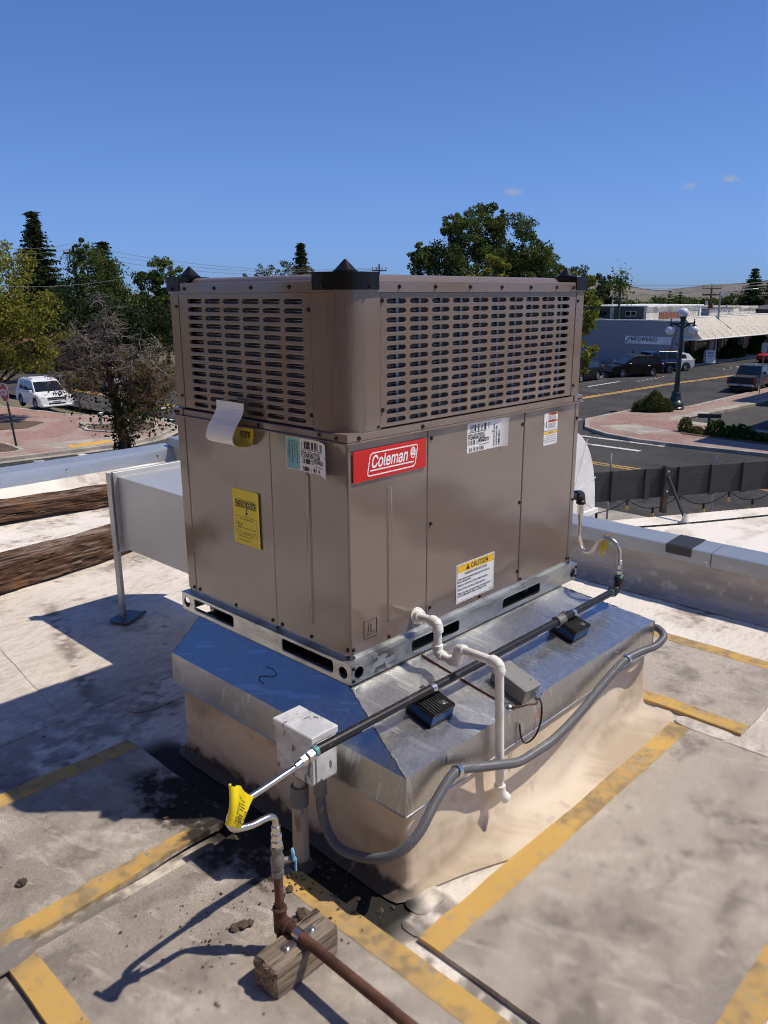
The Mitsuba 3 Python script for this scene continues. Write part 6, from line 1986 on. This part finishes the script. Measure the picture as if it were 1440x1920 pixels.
# ------------------------------------------------------------------ buildings across the street
em_ = thing('grey_shop_building', 'long low building with a blank grey side wall and a cream panelled front', 'building')
part(em_, 'side_wall', box(73.0, 73.3, 30.75, 46, S, -.90), 'grey_block_wall')
part(em_, 'wall_cap', box(72.92, 73.35, 30.75, 46, -.90, -.78, .01), 'white_trim')
part(em_, 'canopy_roof', box(73.3, 150, 30.76, 33.2, -2.5, -2.40), 'white_trim')
part(em_, 'flat_roof', box(73.35, 150, 30.76, 46, -1.25, -1.02), 'steel_grey')
part(em_, 'rear_wall', box(73.3, 150, 45.7, 46, S, -.95), 'grey_block_wall')
part(em_, 'fascia', hull([(72.7, 30.7, -.55), (150, 27.4, -.50), (72.7, 30.74, -.55), (150, 30.74, -.50), (72.7, 28.9, -2.42), (150, 25.6, -2.45), (72.7, 30.74, -2.42), (150, 30.74, -2.45), (72.7, 28.9, -2.48), (150, 25.6, -2.52)]), 'cream_panel', label='cream panelled slope over the shop fronts')
part(em_, 'eaves_trim', cat([tube([(72.6, 28.86, -2.46), (150, 25.56, -2.5)], .07, 4), tube([(72.6, 30.7, -.53), (150, 27.4, -.48)], .06, 4)]), 'white_trim')
part(em_, 'eaves_end', box(72.4, 72.74, 28.9, 30.74, -2.55, -2.40), 'white_trim')
for i in range(30):
    x = 74.2 + i * 1.62
    yy = lambda z, x: (30.7 - (x - 72.7) * .0427) - 1.8 * (-.55 - z) / 1.87
    part(em_, 'panel_seam', cat([tube([(x, yy(-2.4, x) - .012, -2.40), (x - .62, yy(-1.55, x) - .012, -1.55)], .008, 4), tube([(x, yy(-2.4, x) - .012, -2.40), (x + .10, yy(-1.65, x) - .012, -1.65)], .005, 4)]), 'cast_iron')
for i in range(9):
    z = -.75 - i * .185
    part(em_, 'panel_course', tube([(72.75, yy(z, 72.75) - .004, z), (150, yy(z, 150) - .004, z)], .006, 4), 'cream_panel')
part(em_, 'shop_wall', box(73.3, 150, 32.3, 32.6, S, -2.45), 'olive_wall')
for (a, b, z0, z1) in ((74.9, 77.0, -4.2, -2.75), (78.6, 82.0, -4.4, -2.7), (86.2, 89.5, -4.3, -2.7), (92.5, 96, -4.3, -2.7), (99, 103, -4.3, -2.7)):
    w_ = part(em_, 'shop_window', box(a, b, 32.22, 32.31, z0, z1, .01), 'white_trim')
    n = max(2, int((b - a) / .9))
    for q in range(n):
        part(w_, 'pane', box(a + .08 + q * (b - a - .08) / n, a + (q + 1) * (b - a - .08) / n, 32.19, 32.215, z0 + .08, z1 - .08), 'dark_glass')
for x in (74.2, 78.0, 84.8, 91.0, 97.5, 104, 110):
    part(em_, 'post', box(x, x + .42, 31.75, 32.18, S, -2.46, .02), 'cream_panel')
for x in (82.8, 90.0):
    d_ = part(em_, 'shop_door', box(x, x + 1.15, 32.20, 32.30, S + .14, -2.8, .01), 'green_metal' if x > 85 else 'cream_panel')
    part(d_, 'handle', box(x + .95, x + 1.0, 32.15, 32.2, S + 1.0, S + 1.4), 'chrome')
sg = part(em_, 'shop_sign', box(72.93, 72.995, 31.95, 36.65, -3.06, -2.34, .01), 'ink_white', label='long white shop sign on the grey side wall')
FS = frame((72.925, 36.65, -3.06), (0, -1, 0), (0, 0, 1), (-1, 0, 0))
t = txt('MPOWERED', .36, 2.70, True, depth=.006)
t.apply_translation([.62, .28, 0])
part(sg, 'lettering', xf(cat([t, box(.62, 1.6, .64, .66, 0, .006)]), FS), 'ink_black')
wing = cat([ext(Polygon([(.04, .12), (.42, .62), (.60, .62), (.20, .12)]).difference(Polygon([(.26, .26), (.42, .48), (.46, .42), (.32, .26)])), .006)])
part(sg, 'emblem', xf(wing, FS), 'brown_board')
t2 = txt('FITNESS TRAINING', .075, 1.25, depth=.006)
t2.apply_translation([.42, .12, 0])
part(sg, 'small_print', xf(cat([t2, lines(3.5, 4.5, .60, .035, 81), lines(3.8, 4.55, .45, .035, 82), lines(3.9, 4.55, .38, .035, 83), lines(3.85, 4.5, .22, .03, 84), lines(3.9, 4.5, .15, .03, 85)]), FS), 'ink_grey')
part(em_, 'wall_vent', box(72.94, 73.0, 35.7, 35.85, -3.95, -3.8, .01), 'inner_dark')
part(em_, 'downpipe', tube([(72.93, 31.5, -1.6), (72.9, 31.75, -2.9), (72.93, 32.1, -4.3)], .022, 5), 'wire_black')
for i, (px_, lb) in enumerate(((41.2, 'nearest the unit'), (39.6, 'the middle one'), (36.9, 'nearest the dark wagon'))):
    kk = thing('lot_marker', 'faded orange marker post below the grey wall, ' + lb, 'marker post', 'orange markers along the grey wall')
    part(kk, 'post', mv(lathe([(.12, 0), (.10, .3), (.05, .55), (0, .56)], 8), (71.6, px_, S + .02)), 'band_amber', smooth=40)
    part(kk, 'band', mv(lathe([(.112, .2), (.100, .34)], 8), (71.6, px_, S + .02)), 'ink_white', smooth=40)

ub = thing('rear_upper_building', 'flat-roofed building with stained cream walls standing behind the grey shop building', 'building')
part(ub, 'side_wall', box(80.0, 80.3, 38.4, 45.0, -1.1, .28), 'olive_wall')
part(ub, 'front_wall', box(80.02, 93.5, 38.1, 38.395, -1.1, .30), 'cream_stain')
part(ub, 'roof_slab', box(79.6, 93.9, 37.8, 45.6, .30, .44, .01), 'white_trim')
part(ub, 'pier', box(79.85, 80.02, 41.8, 42.2, -1.1, .32, .01), 'cream_stain')
part(ub, 'pier', box(93.2, 93.6, 37.95, 38.1, -1.1, .30, .01), 'white_trim')
for (a, b, lt) in ((42.55, 43.75, False), (39.2, 40.45, True)):
    w_ = part(ub, 'window', box(79.93, 79.995, a, b, -.70, -.12, .01), 'white_trim' if lt else 'olive_wall')
    for q in range(2):
        part(w_, 'pane', box(79.91, 79.925, a + .06 + q * (b - a) / 2, a - .06 + (q + 1) * (b - a) / 2, -.64, -.18), 'dark_glass')
for i in range(13):
    part(ub, 'wall_board', box(83.0 + i * .42, 83.0 + i * .42 + .40, 38.04 - .015 * (i % 3), 38.098, -1.02, -.33, .01), 'brown_board')
part(ub, 'body', box(80.3, 93.4, 38.4, 45, -1.1, .295), 'cream_stain')
uu = thing('rear_low_building', 'low grey-roofed building beyond the cream shop front', 'building')
part(uu, 'wall', box(101, 117, 40, 47, -1.2, -.30), 'cream_stain')
part(uu, 'roof', box(100.8, 109, 39.8, 47.2, -.30, -.22), 'roof_shingle')
part(uu, 'chimney', box(104.2, 104.7, 41, 41.5, -.3, .38), 'brown_board')
part(uu, 'parapet_block', box(111, 117.2, 39.8, 47.2, -.30, -.05, .01), 'cream_stain')
part(uu, 'vent_pipe', tube([(109, 41, -.3), (109, 41, .25)], .09, 8), 'pole_grey')
hh = thing('gabled_house', 'house with a dark shingled roof at the right edge, behind the shop front', 'house')
part(hh, 'wall', box(118, 132, 34, 41, -3, -.5), 'olive_wall')
part(hh, 'roof', hull([(117.5, 33.6, -.5), (132.5, 33.6, -.5), (117.5, 41.4, -.5), (132.5, 41.4, -.5), (122, 37.5, .85), (130, 37.5, .95)]), 'roof_shingle')
part(hh, 'chimney', box(119.6, 120.2, 39.2, 39.8, -.4, .75), 'brown_board')
gr = thing('green_roof_shed', 'far shed with a dark green metal roof under the hills', 'shed')
part(gr, 'roof', hull([(118, 60, .38), (118, 66, .38), (106, 66, .38), (106, 60, .38), (112, 60, .72), (112, 66, .72)]), 'green_metal')
part(gr, 'wall', box(106.2, 117.8, 60.2, 65.8, S, .379), 'cream_stain')
# low house seen between the branches of the half-dead tree
lh = thing('brown_roof_house', 'low house with a brown roof glimpsed between the branches at the left', 'house')
part(lh, 'wall', box(25, 40, 73, 80, S, -2.9), 'olive_wall')
part(lh, 'roof', hull([(24.5, 72.5, -2.9), (40.5, 72.5, -2.9), (24.5, 80.5, -2.9), (40.5, 80.5, -2.9), (27, 76.5, -1.6), (38, 76.5, -1.6)]), 'brown_board')
for i, (bl, lb) in enumerate((([(73.6, 31.4, S + .14, .9, .8, 2.4), (74.6, 31.6, S + .14, .9, .7, 2.2)], 'tall ivy-clad shrub at the corner of the grey wall'), ([(76.0, 31.2, S + .14, 1.2, .6, 1.25), (77.4, 31.1, S + .14, 1.1, .6, 1.25)], 'clipped hedge behind the sandwich board'),
                              ([(84.2, 31.0, S + .14, 1.3, .6, 1.25), (85.8, 30.9, S + .14, 1.2, .6, 1.2), (87.2, 30.8, S + .14, 1.1, .6, 1.3)], 'long clipped hedge in front of the shop windows'), ([(87.0, 31.5, S + .2, .8, .6, 2.3)], 'upright dark shrub behind the long hedge'),
                              ([(92.3, 31.0, S + .2, 1.1, .7, 2.6), (93.8, 30.9, S + .2, .8, .7, 2.4)], 'tall dark shrub beside the red car'))):
    bush('hedge', lb, bl, 2200, .13, G_DRK if i != 1 else G_MID, 310 + i, cat_='hedge')


# ------------------------------------------------------------------ vehicles
def car(label, cat_, loc, rz, Lc, Wc, body, cabin, wins, wheels, paint, r=.36, clad=None, extras=()):
    """side outlines in (x, z): x forward from the rear bumper; the cabin leans inwards"""
    k = thing(cat_.replace(' ', '_'), label, cat_)
    F = trimesh.transformations.translation_matrix((loc[0], loc[1], loc[2])) @ trimesh.transformations.rotation_matrix(rz, [0, 0, 1]) @ trimesh.transformations.translation_matrix((-Lc / 2, 0, 0))
    Fy = frame((0, 0, 0), (1, 0, 0), (0, 0, 1), (0, -1, 0))
    bp = Polygon(body).buffer(-.05).buffer(.05, 4)
    for wx in wheels:
        bp = bp.difference(Point(wx, r).buffer(r + .055, 12))

    def sl(pl, y0, y1):
        m = ext(pl, y1 - y0)
        m.apply_translation([0, 0, y0])
        return xf(m, Fy)

    w2 = Wc / 2
    part(k, 'body', xf(cat([sl(bp.buffer(-.05), -w2, w2), sl(bp.buffer(-.018), -w2 + .035, w2 - .035), sl(bp, -w2 + .09, w2 - .09)]), F), paint, smooth=25)
    belt = min(z for _, z in cabin)
    top = max(z for _, z in cabin)

    def leanin(m):
        v = m.vertices
        t = np.clip((v[:, 2] - belt) / (top - belt), 0, 1.1)
        v[:, 1] *= 1 - .20 * t
        m.vertices = v
        return m

    part(k, 'cabin', xf(leanin(sl(Polygon(cabin).buffer(-.04).buffer(.04, 4), -w2 + .06, w2 - .06)), F), paint, smooth=25)
    for w in wins:
        for s in (-1, 1):
            y = (w2 - .06)
            m = sl(Polygon(w).buffer(-.02).buffer(.02), y - .004, y + .006) if s < 0 else sl(Polygon(w).buffer(-.02).buffer(.02), -y - .006, -y + .004)
            part(k, 'side_window', xf(leanin(m), F), 'dark_glass')
    # wind screens: on the sloping ends of the cabin
    cb_ = sorted(cabin, key=lambda p: p[0])
    fr = [p for p in cabin]
    front = max(cabin, key=lambda p: p[0]), max([p for p in cabin if p[1] > top - .12], key=lambda p: p[0])
    rear = min(cabin, key=lambda p: p[0]), min([p for p in cabin if p[1] > top - .12], key=lambda p: p[0])
    for nm, (p, q), s in (('windscreen', front, 1), ('rear_window', rear, -1)):
        a, b = np.array(p, float), np.array(q, float)
        d = b - a
        n_ = np.array([d[1], -d[0]]) * (1 if s > 0 else -1)
        n_ = n_ / np.linalg.norm(n_) * .012
        a2, b2 = a + d * .12 + n_, a + d * .90 + n_
        ya, yb = (w2 - .12) * .97, (w2 - .12) * .84
        P = np.array([[(a2[0], -ya, a2[1]), (a2[0], ya, a2[1])], [(b2[0], -yb, b2[1]), (b2[0], yb, b2[1])]])
        part(k, nm, xf(cat([grid(P), grid(P[::-1] - np.array([n_[0], 0, n_[1]]) * .6)]), F), 'dark_glass')
    ty = lathe([(r * .62, -.11), (r * .9, -.115), (r, -.07), (r, .07), (r * .9, .115), (r * .62, .11)], 20)
    for wx in wheels:
        for s in (-1, 1):
            Mw = F @ frame((wx, s * (w2 - .12), r), (1, 0, 0), (0, 0, 1), (0, -1, 0))
            wk = part(k, 'wheel', xf(ty, Mw), 'tyre', smooth=40)
            rim = [lathe([(r * .63, -.095), (r * .58, -.105), (r * .55, -.06)], 20), lathe([(r * .63, .095), (r * .58, .105), (r * .55, .06)], 20), lathe([(0, -.08), (r * .2, -.085), (r * .2, .085), (0, .08)], 10)]
            for a in range(5):
                rim.append(xf(box(.03, r * .6, -.035, .035, -.078, .078, .01), trimesh.transformations.rotation_matrix(a * 2 * math.pi / 5, [0, 0, 1])))
            part(wk, 'rim', xf(cat(rim), Mw), 'car_silver', smooth=30)
    part(k, 'underbody', xf(box(.25, Lc - .25, -w2 + .22, w2 - .22, .22, .55), F), 'inner_dark')
    for nm, m, b in extras:
        part(k, nm, xf(m, F), b, smooth=25)
    return k


def both(x0, x1, y0, y1, z0, z1, b=.01):
    return cat([box(x0, x1, y0, y1, z0, z1, b), box(x0, x1, -y1, -y0, z0, z1, b)])


suv_body = [(.05, .35), (0, .60), (.06, .98), (.10, 1.04), (3.55, 1.06), (4.55, .94), (4.78, .80), (4.82, .45), (4.70, .28), (.25, .28)]
suv_cab = [(.08, 1.0), (.32, 1.66), (.75, 1.78), (2.45, 1.78), (2.85, 1.70), (3.75, 1.02)]
ex = [('grille', cat([box(4.70, 4.80, -.55, .55, .66, .84, .02), box(4.76, 4.83, -.50, .50, .40, .52, .01)]), 'inner_dark'), ('grille_bar', cat([box(4.79, 4.815, -.53, .53, .735, .765), box(4.79, 4.81, -.56, .56, .835, .86)]), 'chrome'), ('headlight', both(4.50, 4.77, .62, .88, .72, .90, .03), 'lamp_clear'), ('fog_light', both(4.70, 4.80, .66, .84, .42, .52, .02), 'pole_grey'), ('number_plate', box(4.83, 4.845, -.22, .22, .50, .62, .004), 'ink_grey'),
      ('roof_rail', both(.9, 2.6, .60, .66, 1.80, 1.84), 'pole_grey'), ('mirror', both(3.15, 3.32, .93, 1.10, 1.02, 1.20, .03), 'car_white'), ('tail_light', both(.0, .14, .70, .92, .78, 1.02, .02), 'tail_red'), ('side_strip', both(.9, 3.9, .925, .95, .42, .52), 'pole_grey'), ('bumper', box(4.66, 4.90, -.88, .88, .30, .42, .03), 'car_white'), ('door_handle', both(2.35, 2.55, .93, .955, .92, .96), 'chrome'),
      ('bonnet_ridge', both(3.7, 4.55, .42, .52, .965, 1.01, .01), 'car_white')]
suv_win = [[(.55, 1.10), (.62, 1.62), (1.30, 1.66), (1.36, 1.10)], [(1.46, 1.10), (1.40, 1.66), (2.32, 1.68), (2.38, 1.10)], [(2.48, 1.10), (2.42, 1.68), (2.72, 1.64), (3.42, 1.12)]]
car('white wagon parked on the left street, facing us behind the half-dead tree', 'car', (20.0, 48.4, S), math.radians(-96), 4.95, 1.98, suv_body, suv_cab, suv_win, (.95, 3.75), 'car_white', .39, extras=ex)
ex2 = [e for e in ex if e[0] in ('grille', 'headlight', 'number_plate', 'tail_light', 'bumper')]
car('second pale car parked behind the white wagon at the left edge', 'car', (17.9, 54.6, S), math.radians(-100), 4.82, 1.88, suv_body, [(.10, 1.0), (.5, 1.45), (1.2, 1.55), (2.4, 1.55), (3.6, 1.02)], [[(.9, 1.08), (1.0, 1.45), (2.3, 1.47), (3.1, 1.08)]], (.95, 3.75), 'car_silver', .34, extras=ex2)
car('white car crossing behind the trunk of the half-dead tree', 'car', (27.6, 55.0, S), math.pi / 2, 4.6, 1.85, [(p[0] * .955, p[1]) for p in suv_body], [(.10, 1.0), (.5, 1.48), (1.2, 1.58), (2.4, 1.58), (3.5, 1.02)], [[(.9, 1.08), (1.0, 1.48), (2.3, 1.5), (3.0, 1.08)]], (.9, 3.6), 'car_white', .34, extras=[('tail_light', both(.0, .12, .66, .9, .78, .96, .02), 'tail_red'), ('bumper', box(-.06, .2, -.85, .85, .35, .6, .04), 'car_white'), ('rear_glass', box(.02, .1, -.5, .5, 1.0, 1.03), 'inner_dark')])
wag = [('headlight', both(4.50, 4.74, .60, .86, .70, .84, .03), 'lamp_clear'), ('tail_light', both(.02, .18, .66, .90, .82, 1.06, .02), 'tail_red'), ('bumper', box(-.04, .2, -.86, .86, .36, .58, .03), 'car_silver'), ('mirror', both(3.15, 3.3, .92, 1.06, 1.02, 1.16, .03), 'car_black'), ('door_handle', both(1.3, 1.5, .925, .945, .90, .94), 'car_silver'), ('roof_rail', both(.9, 2.6, .60, .64, 1.70, 1.735), 'rubber_black')]
wag_cab = [(.06, 1.0), (.40, 1.58), (.80, 1.68), (2.35, 1.69), (2.75, 1.62), (3.85, 1.02)]
wag_win = [[(.62, 1.10), (.72, 1.50), (1.22, 1.56), (1.30, 1.10)], [(1.40, 1.09), (1.34, 1.57), (2.22, 1.60), (2.28, 1.09)], [(2.38, 1.09), (2.32, 1.60), (2.70, 1.54), (3.40, 1.10)]]
car('dark charcoal wagon parked along the far kerb in front of the grey wall', 'car', (62.0, 30.2, S), math.radians(149), 4.82, 1.86, suv_body, wag_cab, wag_win, (.95, 3.80), 'car_black', .35, extras=wag)
jb_ = [(.0, .50), (.0, 1.05), (.1, 1.12), (3.0, 1.14), (4.25, 1.08), (4.32, .62), (4.2, .45), (.2, .45)]
car('blue boxy off-roader parked between the dark wagon and the white car', 'car', (65.6, 30.3, S), math.radians(149), 4.35, 1.88, jb_, [(.05, 1.10), (.10, 1.80), (.4, 1.88), (2.2, 1.88), (2.7, 1.82), (3.05, 1.12)], [[(.22, 1.2), (.26, 1.74), (1.12, 1.76), (1.12, 1.2)], [(1.24, 1.2), (1.24, 1.76), (1.95, 1.76), (1.95, 1.2)], [(2.05, 1.2), (2.05, 1.76), (2.55, 1.74), (2.85, 1.22)]], (.85, 3.45), 'car_blue', .44,
    extras=[('wheel_arch', cat([both(.30, 1.40, .90, 1.03, .82, .98, .03), both(2.90, 4.0, .90, 1.03, .82, .98, .03)]), 'rubber_black'), ('spare_wheel', xf(lathe([(0, -.12), (.40, -.11), (.42, 0), (.40, .11), (0, .12)], 18), frame((-.14, 0, 1.05), (0, 1, 0), (0, 0, 1), (1, 0, 0))), 'tyre'), ('hard_top', box(.06, 1.9, -.74, .74, 1.84, 1.90, .03), 'car_black'), ('bumper', box(-.1, .15, -.85, .85, .55, .72, .03), 'rubber_black'), ('tail_light', both(-.02, .06, .72, .88, .85, 1.05), 'tail_red')])
car('white car at the end of the parked row, right of the lamp post', 'car', (68.4, 30.1, S), math.radians(150), 4.5, 1.84, [(p[0] * .93, p[1]) for p in suv_body], [(.05, 1.0), (.55, 1.52), (1.0, 1.62), (2.3, 1.62), (3.5, 1.02)], [[(.8, 1.12), (.95, 1.48), (2.1, 1.54), (2.2, 1.12)], [(2.3, 1.12), (2.2, 1.54), (2.5, 1.5), (3.1, 1.12)]], (.9, 3.5), 'car_white', .36,
    extras=[('tail_light', both(-.01, .20, .55, .90, .92, 1.06, .02), 'tail_red'), ('bumper', box(-.03, .2, -.88, .88, .30, .52, .03), 'inner_dark')])
pb_ = [(.0, .55), (.0, 1.05), (.04, 1.10), (5.05, 1.10), (5.25, 1.0), (5.30, .55), (5.2, .42), (.15, .42)]
car('dark pickup truck at the right edge, seen from behind with its chrome bumper', 'pickup truck', (58.3, 19.2, S), .11, 5.3, 1.90, pb_, [(2.0, 1.08), (2.15, 1.68), (2.4, 1.76), (3.3, 1.76), (3.6, 1.70), (4.05, 1.08)], [[(2.25, 1.16), (2.35, 1.64), (3.35, 1.66), (3.75, 1.16)]], (1.15, 4.35), 'car_black', .37,
    extras=[('bumper', box(-.14, .06, -.90, .90, .48, .66, .04), 'chrome'), ('tail_light', both(-.02, .05, .76, .93, .74, 1.02, .02), 'tail_red'), ('bed_void', box(.12, 1.9, -.74, .74, 1.09, 1.115), 'inner_dark'), ('number_plate', box(-.155, -.145, -.18, .18, .52, .64), 'ink_grey'), ('mirror', both(3.5, 3.65, .95, 1.15, 1.15, 1.35, .02), 'car_black')])
car('red car coming along the far kerb at the right edge', 'car', (84.8, 26.4, S), math.pi - .06, 4.4, 1.8, [(p[0] * .91, p[1] * .86) for p in suv_body], [(.2, .84), (.8, 1.22), (1.3, 1.32), (2.3, 1.32), (3.3, .86)], [[(.95, .94), (1.15, 1.22), (2.1, 1.25), (2.8, .94)]], (.85, 3.45), 'car_red', .32, extras=[('headlight', both(4.05, 4.32, .55, .82, .58, .72, .03), 'lamp_clear'), ('wind_glass', box(2.9, 3.0, -.5, .5, .95, .97), 'inner_dark')])
car('dark car half hidden behind the right edge of the unit', 'car', (55.9, 31.6, S), math.pi, 4.5, 1.8, [(p[0] * .93, p[1]) for p in suv_body], [(.05, 1.0), (.4, 1.48), (1.0, 1.58), (2.3, 1.58), (3.5, 1.02)], [[(.7, 1.1), (.8, 1.46), (2.1, 1.5), (2.9, 1.1)]], (.9, 3.5), 'car_black', .34, extras=[('tail_light', both(-.01, .16, .6, .9, .85, 1.05, .02), 'tail_red')])

# unseen brick building added on our left, its height set to darken the unit's shaded end, which mirrors it
bw_ = thing('brick_building', 'unseen dark brick building added left of the flat roof, outside the frame, to darken the shaded end of the unit', 'building')
part(bw_, 'wall', box(-16, -3.6, -12, 4.6, S, 5.6), 'brick_wall')
part(bw_, 'coping', box(-16.1, -3.5, -12.1, 4.7, 5.6, 5.72, .02), 'concrete')
for y_ in (-6.5, -3.2, .1, 3.0):
    wk_ = part(bw_, 'window', box(-3.62, -3.585, y_ - .5, y_ + .5, 1.0, 2.5, .01), 'white_trim')
    part(wk_, 'pane', box(-3.60, -3.575, y_ - .42, y_ + .42, 1.08, 2.42), 'dark_glass')
# the tall buildings outside the frame on the right whose shade lies on the corner paving and on the kerb
ob_ = thing('corner_building', 'two-storey building just outside the frame whose shadow crosses the right corner', 'building')
part(ob_, 'wall', box(37.5, 52, -14, 9.95, S, 1.9), 'cream_panel')
part(ob_, 'roof', box(37.3, 52.2, -14.2, 10.0, 1.9, 2.0), 'steel_grey')
ob2 = thing('corner_building', 'taller building farther right outside the frame, shading the kerb by the pickup', 'building')
part(ob2, 'wall', box(53.5, 75, 0, 13.75, S, 2.9), 'cream_panel')
part(ob2, 'roof', box(53.3, 75.2, -.2, 13.8, 2.9, 3.0), 'steel_grey')
tpn = thing('thin_sign_post', 'thin grey sign post beside the pickup truck', 'post')
part(tpn, 'post', tube([(55.17, 17.46, S), (55.17, 17.46, S + 3.6)], .035, 8), 'pole_grey')
part(tpn, 'sign_plate', box(55.14, 55.16, 17.28, 17.64, S + 2.9, S + 3.5, .004), 'pole_grey')
